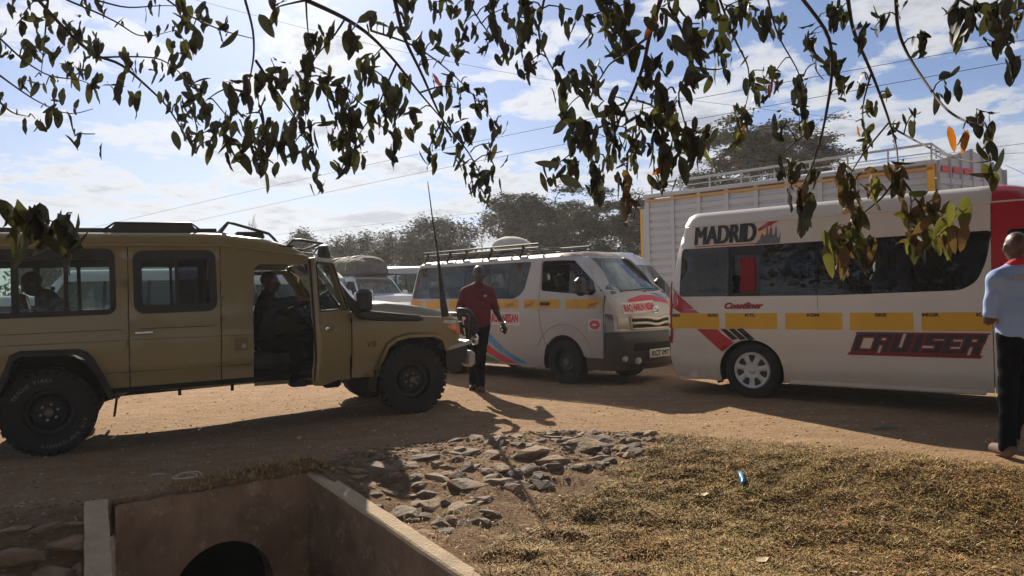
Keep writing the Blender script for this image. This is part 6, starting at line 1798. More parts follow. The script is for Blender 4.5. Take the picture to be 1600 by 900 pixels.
# side: ribs horizontal, posts vertical
nb = 9; posts = [LL * k / nb for k in range(nb + 1)]
rib_z = np.arange(1.25, TZ - .25, .20)
for k in range(nb):
    x0, x1 = posts[k] + .05, posts[k + 1] - .05
    for face_y, sg in ((0, -1),):
        prof = []
        for z in rib_z: prof += [(z, .0), (z + .03, -.035), (z + .14, -.035), (z + .17, 0)]
        prof = [(1.15, 0)] + prof + [(TZ - .06, 0)]
        vs = []
        for (z, o_) in prof: vs += [(x0, o_, z), (x1, o_, z)]
        MB().add(vs, [(2 * i, 2 * i + 1, 2 * i + 3, 2 * i + 2) for i in range(len(prof) - 1)]).build('ribbed_panel', m_lorry, tr)
for k, x in enumerate(posts[:-1]): MB().box((x, -.02, (TZ + 1.1) / 2), (.10 if k else .12, .09, TZ - 1.15)).build('post', m_lorry, tr)
MB().box((-.11, .02, (TZ + 1.1) / 2 - .1), (.08, .10, TZ - 1.5)).build('post', m_lorry, tr)
MB().box((-.19, .02, (TZ + 1.1) / 2 - .1), (.07, .10, TZ - 1.5)).build('post', m_lorry_y, tr, label='narrow yellow post at the tail')
MB().box((LL, -.02, (TZ + 1.1) / 2), (.13, .11, TZ - 1.1)).build('post', m_lorry_y, tr, label='yellow corner post')
MB().box((LL / 2, -.045, TZ - .10), (LL + .1, .06, .06)).build('top_trim', m_lorry_o, tr)
MB().box((LL / 2, -.02, TZ + .02), (LL + .2, .20, .10), bev=.02).build('roof_edge', m_lorry, tr)
MB().box((LL / 2, -.03, 1.10), (LL + .1, .12, .14)).build('bottom_rail', m_lorry, tr)
# front end of the body with a peaked top and red tabs
ex = LL + .09
SK = .36
for k in range(6):
    y0, y1 = .05 + k * (Wd - .1) / 6, .05 + (k + 1) * (Wd - .1) / 6
    pk = lambda y: TZ + .05 + .34 * (1 - abs(y - Wd / 2) / (Wd / 2))
    prof = []
    for z in rib_z: prof += [(z, .0), (z + .03, .03), (z + .14, .03), (z + .17, 0)]
    vs = []
    for (z, o_) in [(1.15, 0)] + prof: vs += [(ex + o_ + SK * y0, y0 + .03, z), (ex + o_ + SK * y1, y1 - .03, z)]
    n = len(prof) + 1
    vs += [(ex + SK * y0, y0 + .03, pk(y0 + .03)), (ex + SK * y1, y1 - .03, pk(y1 - .03))]
    MB().add(vs, [(2 * i, 2 * i + 1, 2 * i + 3, 2 * i + 2) for i in range(n)]).build('end_panel', m_lorry, tr)
    MB().box((ex + .01 + SK * y0, y0, (1.15 + pk(y0)) / 2), (.07, .07, pk(y0) - 1.15)).build('post', m_rail, tr)
    if k % 2 == 0 or k == 1: MB().box((ex + .045 + SK * (y0 + y1) / 2, (y0 + y1) / 2, TZ - .10), (.02, (y1 - y0) * .75, .12), rot=(0, 0, -.35)).build('red_tab', m_signr, tr)
MB().box((ex + .01 + SK * Wd, Wd, (1.15 + TZ) / 2), (.12, .10, TZ - 1.1)).build('post', m_rail, tr)
MB().box((0, Wd / 2, (1.15 + TZ) / 2), (.06, Wd, TZ - 1.15)).build('tail_panel', m_lorry, tr)
MB().box((LL / 2, Wd, (1.15 + TZ) / 2), (LL, .06, TZ - 1.15)).build('far_side', m_lorry, tr)
vs = [(0, 0, TZ + .03), (LL + .1, 0, TZ + .03), (LL + .1 + SK * Wd / 2, Wd / 2, TZ + .36), (0, Wd / 2, TZ + .20), (0, Wd, TZ + .03), (LL + .1 + SK * Wd, Wd, TZ + .03)]
MB().add(vs, [(0, 1, 2, 3), (3, 2, 5, 4)]).build('roof_sheet', m_lorry, tr)
# rail frame on top
rh = .42
def rail(pts, r=.022): b = MB(); b.tube(pts, r, 6); b.build('roof_rail', m_rail, tr)
for y in (.05, Wd - .05):
    rail([(.1, y, TZ + rh * .82), (LL, y, TZ + rh)], .028); rail([(.1, y, TZ + rh * .5), (LL, y, TZ + rh * .55)], .012)
    for x in np.linspace(.1, LL, 9): rail([(x, y, TZ + .05), (x, y, TZ + rh * (.82 + .18 * x / LL))], .022)
for x in (.1, LL):
    rail([(x, .05, TZ + rh), (x, Wd - .05, TZ + rh)], .026); rail([(x, .05, TZ + rh * .6), (x, Wd - .05, TZ + rh * .6)], .018)
for y in np.linspace(.05, Wd - .05, 6): rail([(LL, y, TZ + .1), (LL, y, TZ + rh)], .018)
# chassis, wheels and cab of the lorry
MB().box((LL / 2 + .8, Wd / 2, .95), (LL + 2.2, 1.0, .25)).build('chassis', m_under, tr)
MB().box((LL + 1.15, Wd / 2, 1.55), (1.7, 2.2, 1.75), bev=.18).build('cab', pmat('cab_paint', (0.55, 0.56, 0.58), 0.4), tr, smooth=True, autos=35)
MB().box((LL + 2.01, Wd / 2, 1.95), (.04, 1.9, .75), bev=.02).build('windscreen', m_glass_dark, tr)
MB().tube([(LL + .22, .55, 2.2), (LL + .22, .55, TZ - .12)], .07, 8).build('exhaust_pipe', m_blackmetal, tr)
wl_ = None
for x in (1.2, 2.4, LL + 1.3):
    for y, fl_ in ((.18, False), (Wd - .18, True)):
        if wl_ is None: wl_ = make_wheel(.5, .28, .29, 'steel', tr, (x, y, .5)); 
        else:
            c = copy_tree(wl_, tr); c.location = (x, y, .5); c.rotation_euler = (0, 0, pi if fl_ else 0)

# =================================================================== generic far vehicles
m_carwhite = pmat('white_car_paint', (0.70, 0.70, 0.70), 0.25, var=0.03, coat=.6, dust=.2, dust_top=.9)
m_carbeige = pmat('beige_van_paint', (0.48, 0.45, 0.40), 0.4, var=0.04, dust=.2, dust_top=1.2)
def far_vehicle(label, cat, name, loc, yaw, kind, paint, L=4.7, Wd=1.85, H=1.85, hoodl=1.1, hoodz=1.05, rake=.75, group=None):
    """x forward; body side, glasshouse with cut windows, bonnet, wheels"""
    t = thing(name, label, cat, loc, (0, 0, yaw), group)
    hw_ = Wd / 2; belt = hoodz - .02 if hoodl > .3 else 1.12
    wz = [(.25, hw_ - .05), (.5, hw_), (belt, hw_), (belt + .05, hw_ - .02), (H - .12, hw_ - .17), (H - .05, hw_ - .22)]
    fx = L / 2; rx_ = -L / 2
    if hoodl > .3:
        xfz = [(.25, fx - .06), (.5, fx), (hoodz - .1, fx - .05), (hoodz, fx - .12)]
        xfz2 = [(hoodz, fx - hoodl), (H - .12, fx - hoodl - rake), (H, fx - hoodl - rake - .15)]
    else:
        xfz = [(.25, fx - .05), (.8, fx), (1.1, fx - .08), (H - .1, fx - rake), (H, fx - rake - .1)]; xfz2 = None
    xrz = [(.25, rx_), (1.0, rx_ - .02), (H - .1, rx_ + .18), (H, rx_ + .25)]
    wheels = (fx - .88, rx_ + .92)
    if xfz2 is None:
        S = Shell(wz, xfz, xrz, .25, .2); low_top = H - .06
        arcs = []
        for cx in sorted(wheels): arcs.append([(cx + .38 * cos(radians(a)), .34 + .37 * sin(radians(a))) for a in range(200, -21, -20)])
        win = rpoly([(rx_ + .35, belt + .12), (fx - rake * .35 - .35, belt + .12), (fx - rake - .25, H - .22), (rx_ + .42, H - .22)], .06)
        for fn, fl in ((S.right, False), (S.left, True)):
            out = list(reversed(S.rcurve(.28, low_top)))[:-1] + [(S.xs_r(.28), .28)] + [q for q in arcs[0] if q[1] > .28] + [q for q in arcs[1] if q[1] > .28] + S.fcurve(.28, low_top)
            panel('body_side', out, fn, paint, t, holes=[win], step=.18, rim=.02, flip=fl)
            n_ = 4
            for k in range(n_):
                a = rx_ + .36 + (fx - rx_ - rake - .5) * k / n_; b = a + (fx - rx_ - rake - .5) / n_ - .06
                if k == n_ - 1: b = fx - rake - .25
                q = [(a, belt + .13), (b, belt + .13), (b, H - .23), (a + .02, H - .23)]
                panel('window', q, fn, m_glass_mid, t, step=.3, rim=0, off=-.012, flip=fl)
                if k: panel('window_pillar', [(a - .07, belt + .12), (a + .01, belt + .12), (a + .01, H - .22), (a - .07, H - .22)], fn, m_seal, t, step=.3, rim=0, off=-.008, flip=fl)
        zs = np.linspace(.28, low_top, 20); 
        fw = rpoly([(-hw_ + .2, belt + .12), (hw_ - .2, belt + .12), (hw_ - .32, H - .2), (-hw_ + .32, H - .2)], .06)
        panel('front_face', [(-S.ys_f(z), z) for z in zs] + [(S.ys_f(z), z) for z in zs[::-1]], S.front, paint, t, holes=[fw], step=.15, rim=.02)
        panel('windscreen', fw, S.front, m_ws, t, step=.25, rim=0, off=-.01)
        panel('rear_face', [(S.ys_r(z), z) for z in zs] + [(-S.ys_r(z), z) for z in zs[::-1]], S.rear, paint, t, holes=[fw], flip=True, step=.15, rim=.02)
        panel('rear_window', fw, S.rear, m_glass_mid, t, flip=True, step=.25, rim=0, off=-.01)
        van_roof('roof', S, low_top, .09, .2, paint, t, crown=.04, step=.2)
        for sg in (-1, 1): MB().box((fx - .42, sg * (hw_ + .13), 1.42), (.12, .20, .26), bev=.05).build('mirror', paint, t, smooth=True, autos=35)
        fr = S
    else:
        S = Shell([(a, b) for a, b in wz if a <= belt + .01] + [(hoodz, hw_ - .005)], xfz, xrz, .22, .18)
        S2 = Shell([(hoodz, hw_ - .03), (H - .12, hw_ - .17), (H - .05, hw_ - .22)], xfz2, xrz, .14, .16)
        arcs = []
        for cx in sorted(wheels): arcs.append([(cx + .42 * cos(radians(a)), .37 + .41 * sin(radians(a))) for a in range(200, -21, -15)])
        for fn, fn2, fl in ((S.right, S2.right, False), (S.left, S2.left, True)):
            out = list(reversed(S.rcurve(.30, hoodz)))[:-1] + [(S.xs_r(.30), .30)] + [q for q in arcs[0] if q[1] > .30] + [q for q in arcs[1] if q[1] > .30] + S.fcurve(.30, hoodz)
            panel('body_side', out, fn, paint, t, step=.15, rim=.02, flip=fl)
            lt = H - .07
            g1 = [(rx_ + .30, hoodz + .05), (fx - hoodl - .14, hoodz + .05), (fx - hoodl - rake * .78, H - .20), (rx_ + .42, H - .20)]
            win = rpoly(g1, .05)
            out = list(reversed(S2.rcurve(hoodz, lt))) + S2.fcurve(hoodz, lt)
            panel('cabin_side', out, fn2, paint, t, holes=[win], step=.12, rim=.02, flip=fl)
            panel('side_windows', win, fn2, m_glass_dark, t, step=.2, rim=0, off=-.012, flip=fl)
            for xx in (fx - hoodl - rake - .32, fx - hoodl - rake - 1.25, rx_ + .95):
                panel('window_pillar', [(xx, hoodz + .04), (xx + .07, hoodz + .04), (xx + .07, H - .19), (xx, H - .19)], fn2, m_seal, t, step=.3, rim=0, off=-.004, flip=fl)
            sg = 1 if fl else -1
            MB().box((fx - hoodl - .35, sg * (hw_ + .10), hoodz + .13), (.12, .22, .17), bev=.05).build('mirror', paint, t, smooth=True, autos=35)
            for xx in (fx - hoodl - rake - .5, fx - hoodl - rake - 1.45): MB().box((xx, sg * (hw_ + .005), hoodz - .14), (.18, .03, .03), bev=.01).build('door_handle', m_chrome, t)
            for zc in (.82,):
                zz_ = np.linspace(.72, .92, 6); hy = S.ys_f(.8)
                MB().box((fx - .10, sg * (hw_ - .22), .83), (.22, .36, .17), bev=.06, rot=(0, 0, -sg * .35)).build('headlight', m_lens, t, smooth=True, autos=35)
        zs = np.linspace(.30, hoodz, 14)
        panel('front_face', [(-S.ys_f(z), z) for z in zs] + [(S.ys_f(z), z) for z in zs[::-1]], S.front, paint, t, step=.1, rim=.02)
        panel('grille', rrect(-.42, .66, .42, .90, .04), S.front, m_chrome, t, step=.15, rim=0, off=.01)
        panel('lower_grille', rrect(-.55, .42, .55, .56, .04), S.front, m_dark, t, step=.15, rim=0, off=.008)
        panel('rear_face', [(S.ys_r(z), z) for z in zs] + [(-S.ys_r(z), z) for z in zs[::-1]], S.rear, paint, t, flip=True, step=.15, rim=.02)
        zs = np.linspace(hoodz, H - .07, 12)
        fw = rpoly([(-hw_ + .14, hoodz + .03), (hw_ - .14, hoodz + .03), (hw_ - .26, H - .12), (-hw_ + .26, H - .12)], .05)
        panel('windscreen_frame', [(-S2.ys_f(z), z) for z in zs] + [(S2.ys_f(z), z) for z in zs[::-1]], S2.front, paint, t, holes=[fw], step=.12, rim=.02)
        panel('windscreen', fw, S2.front, m_ws, t, step=.2, rim=0, off=-.008)
        panel('rear_window', [(S2.ys_r(z), z) for z in zs] + [(-S2.ys_r(z), z) for z in zs[::-1]], S2.rear, m_glass_dark, t, flip=True, step=.2, rim=.02)
        van_roof('roof', S2, H - .07, .07, .18, paint, t, crown=.03, step=.15)
        # bonnet sheet
        nx_, ny_ = 12, 13; vs = []
        for i in range(nx_ + 1):
            u = i / nx_; x = (fx - hoodl - .25) + (hoodl + .12) * u
            for k in range(ny_ + 1):
                y = -1 + 2 * k / ny_
                xx = x if u < .9 else min(x, S.front(y * (hw_ - .06), hoodz - .01)[0])
                vs.append((xx, y * (hw_ - .02 - .05 * u ** 4), hoodz + (.10 * (1 - u ** 2.2)) * (1 - abs(y) ** 3 * .7) + .01 * (1 - abs(y)) - (.03 if u == 1 else 0)))
        MB().add(vs, [(i * (ny_ + 1) + k, (i + 1) * (ny_ + 1) + k, (i + 1) * (ny_ + 1) + k + 1, i * (ny_ + 1) + k + 1) for i in range(nx_) for k in range(ny_)]).build('bonnet', paint, t, smooth=True)
    wsrc = None
    R = .37 if hoodl > .3 else .34
    for cx in wheels:
        for s_ in (-1, 1):
            if wsrc is None: wsrc = make_wheel(R, .22, .22, 'steel', t, (cx, s_ * (hw_ - .12), R))
            else:
                c = copy_tree(wsrc, t); c.location = (cx, s_ * (hw_ - .12), R); c.rotation_euler = (0, 0, 0 if s_ < 0 else pi)
    MB().box((0, 0, .48), (L - .6, Wd - .5, .25)).build('underbody', m_under, t)
    mb = MB(); seat_row(mb, .3, -hw_ + .2, hw_ - .2, .55, n=3, h=.5); seat_row(mb, -.9, -hw_ + .2, hw_ - .2, .55, n=3, h=.5); mb.build('seats', m_seat, t)
    return t
# white estate car with the tarpaulin load
cp = at(585, 470, 14.6)
suv = far_vehicle('white four-by-four estate car carrying a tarpaulin bundle behind the khaki truck bonnet', 'car', 'estate_car', (at(575, 450, 24).x - .25, 24.6, .35), radians(-50), 'suv', m_carwhite, L=4.8, H=1.80, hoodl=1.15, hoodz=1.10, rake=.55)
# tarpaulin bundle on its roof
m_tarp = pmat('grey_brown_tarpaulin', (0.10, 0.082, 0.068), 0.9, var=0.3, vscale=3, bump=.8, bscale=7, bdist=.06)
vs = []; nu, nv = 36, 14
for i in range(nu):
    a = 2 * pi * i / nu
    for k in range(nv + 1):
        ph = k / nv * pi / 2
        cx_, sy = math.copysign(abs(cos(a)) ** .75, cos(a)), math.copysign(abs(sin(a)) ** .75, sin(a))
        r_ = cos(ph) ** .55 if k < nv else 0
        fold = 1 + .035 * sin(a * 7 + k) + .03 * sin(a * 3 + k * .8)
        vs.append((1.12 * cx_ * r_ * fold, .66 * sy * r_ * fold, .46 * (sin(ph) ** .8) * (1 + .06 * sin(a * 2 + 1))))
tb = MB().add(vs, [(i * (nv + 1) + k, ((i + 1) % nu) * (nv + 1) + k, ((i + 1) % nu) * (nv + 1) + k + 1, i * (nv + 1) + k + 1) for i in range(nu) for k in range(nv)])
bun = tb.build('tarpaulin_bundle', m_tarp, None, smooth=True)
bun.matrix_world = Matrix.Translation(suv.location) @ Euler((0, 0, suv.rotation_euler.z)).to_matrix().to_4x4() @ Matrix.Translation((-.45, 0, 1.86)) @ Matrix.Diagonal((1.25, 1.1, 1.25, 1))
tag(bun, 'dark grey-brown tarpaulin bundle roped onto the roof of the white estate car', 'bundle')
for x in (-.6, -.1, .45):
    b = MB(); b.tube([(x + .03 * sin(t * 3), .68 * math.copysign(abs(cos(t)) ** .75, cos(t)), .03 + .46 * max(0, sin(t)) ** .6) for t in np.linspace(0.02, pi - .02, 17)], .009, 5); b.build('rope', m_rail, bun)
MB().box((0, 0, -.03), (2.1, 1.25, .05), bev=.02).build('load_board', m_blackmetal, bun)
# other parked vehicles
q = at(1020, 440, 13.6)
far_vehicle('white minibus parked just behind the front of the grey-white minibus, its windscreen showing', 'minibus', 'parked_van', (1.34, 15.6, 0), radians(-44), 'van', m_carwhite, L=4.7, H=2.10, hoodl=0, rake=.85)
far_vehicle('beige minibus roof showing between the estate car and the grey-white minibus', 'minibus', 'parked_van', (at(648, 440, 27).x, 27.5, .35), radians(175), 'van', m_carbeige, L=4.8, H=2.15, hoodl=0, rake=.75)
far_vehicle('pale minibus seen through the rear side window of the khaki truck, right half', 'minibus', 'parked_van', (at(165, 450, 17).x + .7, 17.6, 0), radians(188), 'van', m_carwhite, L=5.0, H=2.1, hoodl=0, rake=.7)
far_vehicle('low white car seen through the rear side window of the khaki truck, left half', 'car', 'parked_car', (at(30, 470, 16).x, 16.5, 0), radians(10), 'suv', m_carwhite, L=4.5, H=1.55, hoodl=1.0, hoodz=1.0, rake=.7)
far_vehicle('white minibus seen through the open front door of the khaki truck', 'minibus', 'parked_van', (at(420, 470, 19).x, 19.5, 0), radians(20), 'van', m_carwhite, L=4.8, H=2.0, hoodl=0, rake=.75)
# pale lorry box seen through the rear door window
m_box = pmat('pale_green_sheet', (0.46, 0.52, 0.50), 0.6, var=.06)
q = at(255, 450, 21)
bxl = thing('lorry', 'pale ribbed lorry box seen through the middle side window of the khaki truck', 'lorry', (q.x, 21.5, 0), (0, 0, radians(4)))
for k in range(6):
    prof = []
    for z in np.arange(1.1, 3.0, .24): prof += [(z, 0), (z + .04, -.05), (z + .17, -.05), (z + .21, 0)]
    x0 = -3 + k; vs = []
    for (z, o_) in prof: vs += [(x0 + .03, o_, z), (x0 + .97, o_, z)]
    MB().add(vs, [(2 * i, 2 * i + 1, 2 * i + 3, 2 * i + 2) for i in range(len(prof) - 1)]).build('ribbed_panel', m_box, bxl)
for k in range(7): MB().box((-3 + k, -.02, 2.0), (.07, .08, 2.0)).build('post', m_box, bxl)
MB().box((0, 1.15, 2.0), (6, 2.2, 1.98)).build('box_body', m_box, bxl)
MB().box((0, 1.15, .85), (6.5, 1.0, .25)).build('chassis', m_under, bxl)
MB().box((3.9, 1.15, 1.4), (1.6, 2.1, 1.7), bev=.2).build('cab', m_box, bxl, smooth=True, autos=35)
for x in (-2, 3.8):
    for y in (.15, 2.1):
        c = copy_tree(wl_, bxl); c.location = (x, y, .5)

# =================================================================== trees
m_bark = pmat('grey_bark', (0.15, 0.125, 0.105), 0.9, var=0.3)
m_twig = pmat('dry_twigs', (0.16, 0.125, 0.095), 0.9, var=0.3)
LEAFM = [pmat('acacia_leaf_dark', (0.105, 0.12, 0.075), 0.8, var=0.3), pmat('acacia_leaf_olive', (0.155, 0.165, 0.11), 0.8, var=0.3), pmat('acacia_leaf_grey', (0.18, 0.17, 0.135), 0.8, var=0.3)]
def grow(mb, p, d, L, r, depth, rnd, flat, tips, spread=.55, seg=5):
    pts = [p]; rr = [r]; q = p.copy(); dd = d.copy()
    n = 4
    for i in range(n):
        dd = (dd + Vector((rnd.gauss(0, .16), rnd.gauss(0, .16), rnd.gauss(0, .10) + (.05 if depth > 3 else -.02)))).normalized()
        if flat and depth < 4: dd.z *= .72; dd.normalize()
        q = q + dd * L / n; pts.append(q.copy()); rr.append(r * (1 - .38 * (i + 1) / n))
        if depth <= 2: tips.append((q.copy(), dd.copy(), depth))
    mb.tube(pts, [max(q, .011) for q in rr], 5 if depth > 2 else 3, cap=False)
    if depth <= 0: return
    k = rnd.choice((2, 3, 3)) if depth > 1 else 3
    for _ in range(k):
        a = dd.orthogonal().normalized(); a.rotate(Matrix.Rotation(rnd.uniform(0, 2 * pi), 3, dd))
        nd = (dd + a * rnd.uniform(spread * .6, spread * 1.4)).normalized()
        grow(mb, q.copy(), nd, L * rnd.uniform(.62, .85), rr[-1] * rnd.uniform(.6, .8), depth - 1, rnd, flat, tips, spread)
def tree(name, label, loc, height, spread_w, seed, leaf=.6, flat=True, mix_=(0, 1, 2), group=None, nleaf=26, lsize=.09, cat='tree', trunkfrac=.28):
    rnd = random.Random(seed); g_ = np.random.default_rng(seed)
    t = thing(name, label, cat, loc, (0, 0, rnd.uniform(0, 6)), group)
    mb = MB(); tips = []
    nst = rnd.choice((2, 3)) if flat else rnd.choice((1, 2))
    base = Vector((0, 0, -.1))
    for _ in range(nst):
        d = Vector((rnd.gauss(0, .35), rnd.gauss(0, .35), 1)).normalized()
        grow(mb, base + Vector((rnd.gauss(0, .1), rnd.gauss(0, .1), 0)), d, height * trunkfrac, height * .022, 6, rnd, flat, tips, spread=.62 if flat else .45)
    P = np.array([tuple(q) for q, _, _ in tips]); 
    ext = np.abs(P[:, :2]).max(); top = P[:, 2].max()
    sx = spread_w / 2 / ext; sz = height / top
    if flat:
        um = lambda z: .42 + .85 * min(1, max(0, z / top)) ** 1.2
        mb.v = [(x * um(z), y * um(z), z if z < .6 * top else .6 * top + (z - .6 * top) * .8) for x, y, z in mb.v]
        tips = [(Vector((q.x * um(q.z), q.y * um(q.z), q.z if q.z < .6 * top else .6 * top + (q.z - .6 * top) * .8)), d, dp) for q, d, dp in tips]
        P = np.array([tuple(q) for q, _, _ in tips]); sx = spread_w / 2 / np.percentile(np.abs(P[:, :2]), 99.5); sz = height / P[:, 2].max()
    mb.v = [(x * sx, y * sx, z * sz) for x, y, z in mb.v]
    mb.build('trunk', m_bark, t)
    if leaf > 0:
        keep = [(q, d) for q, d, dp in tips if rnd.random() < leaf]
        n = len(keep) * nleaf
        C0 = np.repeat(np.array([(q.x * sx, q.y * sx, q.z * sz) for q, d in keep]), nleaf, 0)
        C0 += g_.normal(0, 1, (n, 3)) * np.array([.24, .24, .05 if flat else .16])
        az = g_.uniform(0, 2 * pi, n); L = g_.uniform(.5, 1.3, n) * lsize
        e1 = np.stack([np.cos(az), np.sin(az), g_.normal(0, .25, n)], 1) * L[:, None]
        e2 = np.stack([-np.sin(az), np.cos(az), g_.normal(0, .5, n)], 1) * (L * .45)[:, None]
        V = np.stack([C0 - e1, C0 + e2, C0 + e1, C0 - e2], 1).reshape(-1, 3)
        F = np.arange(4 * n).reshape(n, 4)
        me = bpy.data.meshes.new('crown'); me.vertices.add(4 * n); me.vertices.foreach_set('co', V.ravel())
        me.loops.add(4 * n); me.loops.foreach_set('vertex_index', F.ravel().astype(np.int32)); me.polygons.add(n)
        me.polygons.foreach_set('loop_start', (np.arange(n) * 4).astype(np.int32)); me.polygons.foreach_set('loop_total', np.full(n, 4, np.int32))
        for k in mix_: me.materials.append(LEAFM[k])
        me.polygons.foreach_set('material_index', g_.integers(0, len(mix_), n).astype(np.int32)); me.update(calc_edges=True)
        o = bpy.data.objects.new('crown', me); COL.objects.link(o); o.parent = t
    return t
def hgt(py, px, y): return at(px, py, y).z
TREES = [  # px, top py, distance, width px, leafiness, flat, label
    (1175, 183, 30, 340, .55, True, 'large spreading acacia behind the silver lorry'),
    (915, 292, 33, 250, .6, True, 'dark flat-topped acacia between the grey-white minibus and the lorry'),
    (850, 298, 37, 170, .6, True, 'acacia with layered crown just left of the tallest trees'),
    (985, 300, 38, 160, .75, True, 'dense dark acacia just left of the lorry'),
    (770, 335, 36, 150, .35, False, 'half-bare thorn tree above the sack on the roof rack'),
    (700, 340, 38, 130, .7, False, 'bushy dull green tree behind the aerial'),
    (650, 352, 36, 130, .22, False, 'bare twiggy thorn tree right of the tarpaulin bundle'),
    (590, 358, 37, 140, .12, False, 'bare arching thorn tree above the tarpaulin bundle'),
    (535, 364, 38, 120, .4, False, 'half-bare tree left of the tarpaulin bundle'),
    (475, 362, 40, 70, .8, False, 'small round green tree above the snorkel'),
    (400, 334, 42, 100, .0, False, 'tall leafless tree above the roof of the khaki truck'),
    (735, 374, 42, 170, .7, False, 'dense grey-green bush mass behind the minibus rack'),
    (820, 372, 41, 170, .7, False, 'dense dark bush behind the sack'),
    (905, 362, 42, 190, .9, False, 'dark thicket tree under the flat-topped acacia'),
    (660, 382, 44, 170, .9, False, 'low grey bush right of the bundle, in the distance'),
    (560, 386, 44, 170, .9, False, 'low dull green bush left of the bundle, in the distance'),
    (450, 395, 44, 150, .9, False, 'low bush behind the cab of the khaki truck'),
    (330, 372, 44, 190, .9, False, 'bushy tree seen through the middle side window of the khaki truck'),
    (160, 395, 40, 130, .85, False, 'small tree seen through the right rear window of the khaki truck'),
    (70, 405, 42, 170, .95, False, 'bushy tree seen behind the passenger in the khaki truck'),
    (-60, 390, 42, 190, .95, False, 'tree beyond the tail of the khaki truck'),
    (1345, 290, 36, 160, .7, True, 'flat acacia crown showing over the lorry roof rails'),
    (1000, 380, 30, 120, .95, False, 'dark shrub left of the lorry tail'),
]
for i, (px, py, dist, wpx, leaf, flat, lab) in enumerate(TREES):
    p = at(px, 480, dist); h_ = hgt(py, px, dist)
    tree('acacia_tree' if flat else 'thorn_tree', lab, (p.x, dist, .35), h_ - .35, wpx * dist / FPX * 1.05, 40 + i, leaf, flat, (0, 1, 2) if leaf < .8 else (0, 0, 1), nleaf=17 if flat else (14 if leaf > .5 else 7), lsize=.085 if flat else .075, trunkfrac=.28)
# far line of bush that closes the view to the horizon
def bush_line():
    g_ = np.random.default_rng(5); n = 60000
    x = g_.uniform(-75, 75, n); y = g_.uniform(52, 70, n); top = 2.4 + .9 * np.sin(x * .31) + .7 * np.sin(x * .83 + 2) + .5 * np.sin(x * 1.9)
    z = np.maximum(0, g_.random(n) ** .8 * top)
    L = g_.uniform(.10, .32, n); az = g_.uniform(0, 2 * pi, n)
    C0 = np.stack([x, y, z], 1); e1 = np.stack([np.cos(az), np.sin(az) * .3, g_.normal(0, .5, n)], 1) * L[:, None]; e2 = np.stack([-np.sin(az) * .4, np.cos(az), g_.normal(0, .8, n)], 1) * (L * .6)[:, None]
    V = np.stack([C0 - e1, C0 + e2, C0 + e1, C0 - e2], 1).reshape(-1, 3).tolist(); F = np.arange(4 * n).reshape(n, 4).tolist()
    o = from_py('bush_line', V, F, LEAFM[2], None, False); tag(o, 'far belt of dull scrub along the horizon', None, None, 'stuff')
bush_line()

# =================================================================== power lines
m_wire = pmat('wire_grey', (0.10, 0.10, 0.11), 0.6)
WIRES = [((190, 345, 60), (880, 182, 34), (1600, 60, 20), 'upper power line rising from above the khaki truck to the right'),
         ((320, 342, 60), (800, 235, 38), (1600, 92, 20), 'second power line, passing over the aerial'),
         ((420, 368, 70), (800, 330, 50), (1620, 222, 30), 'low power line across the tree tops'),
         ((1100, 300, 50), (1400, 240, 40), (1640, 236, 34), 'thin wire above the lorry rails at the right'),
         ((400, 25, 30), (760, 120, 30), (1100, 160, 30), 'thin wire crossing the sky among the leaves'),
         ((1570, 258, 25), (1590, 266, 25), (1660, 300, 25), 'short slanting wire at the far right edge')]
for a, b, c, lab in WIRES:
    A, B, Cc = at(*a), at(*b), at(*c); pts = []
    A = A + (A - B) * (.6 if lab[0:5] != 'short' else 0); Cc = Cc + (Cc - B) * .7
    for k in range(25):
        t = k / 24
        if t < .5: p = A.lerp(B, t * 2)
        else: p = B.lerp(Cc, t * 2 - 1)
        pts.append(p)
    for _ in range(30):
        for k in range(1, 24): pts[k] = (pts[k - 1] + pts[k + 1]) / 2 * .5 + pts[k] * .5
    w = MB().tube(pts, .011 if a[2] > 40 else .008, 4).build('power_line', m_wire, None); tag(w, lab, 'power line')
# =================================================================== the overhanging tree: hanging leaves in view, trunk behind the viewer, crown overhead spread to block sky light
m_branch = pmat('branch_bark', (0.045, 0.036, 0.032), 0.85, var=0.3)
def leaf_mat(name, c, tr):
    m, t = new_mat(name)
    cc = N(t, 'ShaderNodeTexCoord'); nz = noise(t, cc.outputs['Object'], 9.0, 4, .6)
    info = N(t, 'ShaderNodeObjectInfo')
    col = mix(t, ramp(t, nz, [(.3, 0), (.7, 1)]), tuple(x * .75 for x in c), tuple(x * 1.3 for x in c))
    d = N(t, 'ShaderNodeBsdfPrincipled'); t.links.new(col, d.inputs['Base Color']); d.inputs['Roughness'].default_value = .6
    tl = N(t, 'ShaderNodeBsdfTranslucent'); tl.inputs[0].default_value = (*tr, 1)
    mx = N(t, 'ShaderNodeMixShader'); mx.inputs[0].default_value = .34
    t.links.new(d.outputs[0], mx.inputs[1]); t.links.new(tl.outputs[0], mx.inputs[2])
    o = N(t, 'ShaderNodeOutputMaterial'); t.links.new(mx.outputs[0], o.inputs[0]); return m
LM = [leaf_mat('leaf_dark_green', (0.065, 0.070, 0.058), (0.024, 0.030, 0.016)), leaf_mat('leaf_olive', (0.055, 0.055, 0.028), (0.07, 0.075, 0.018)),
      leaf_mat('leaf_orange', (0.40, 0.13, 0.02), (0.75, 0.26, 0.02)), leaf_mat('leaf_yellow_green', (0.09, 0.095, 0.03), (0.20, 0.20, 0.03)), leaf_mat('leaf_brown', (0.13, 0.085, 0.045), (0.16, 0.10, 0.03)), leaf_mat('leaf_red', (0.22, 0.05, 0.03), (0.4, 0.08, 0.03))]
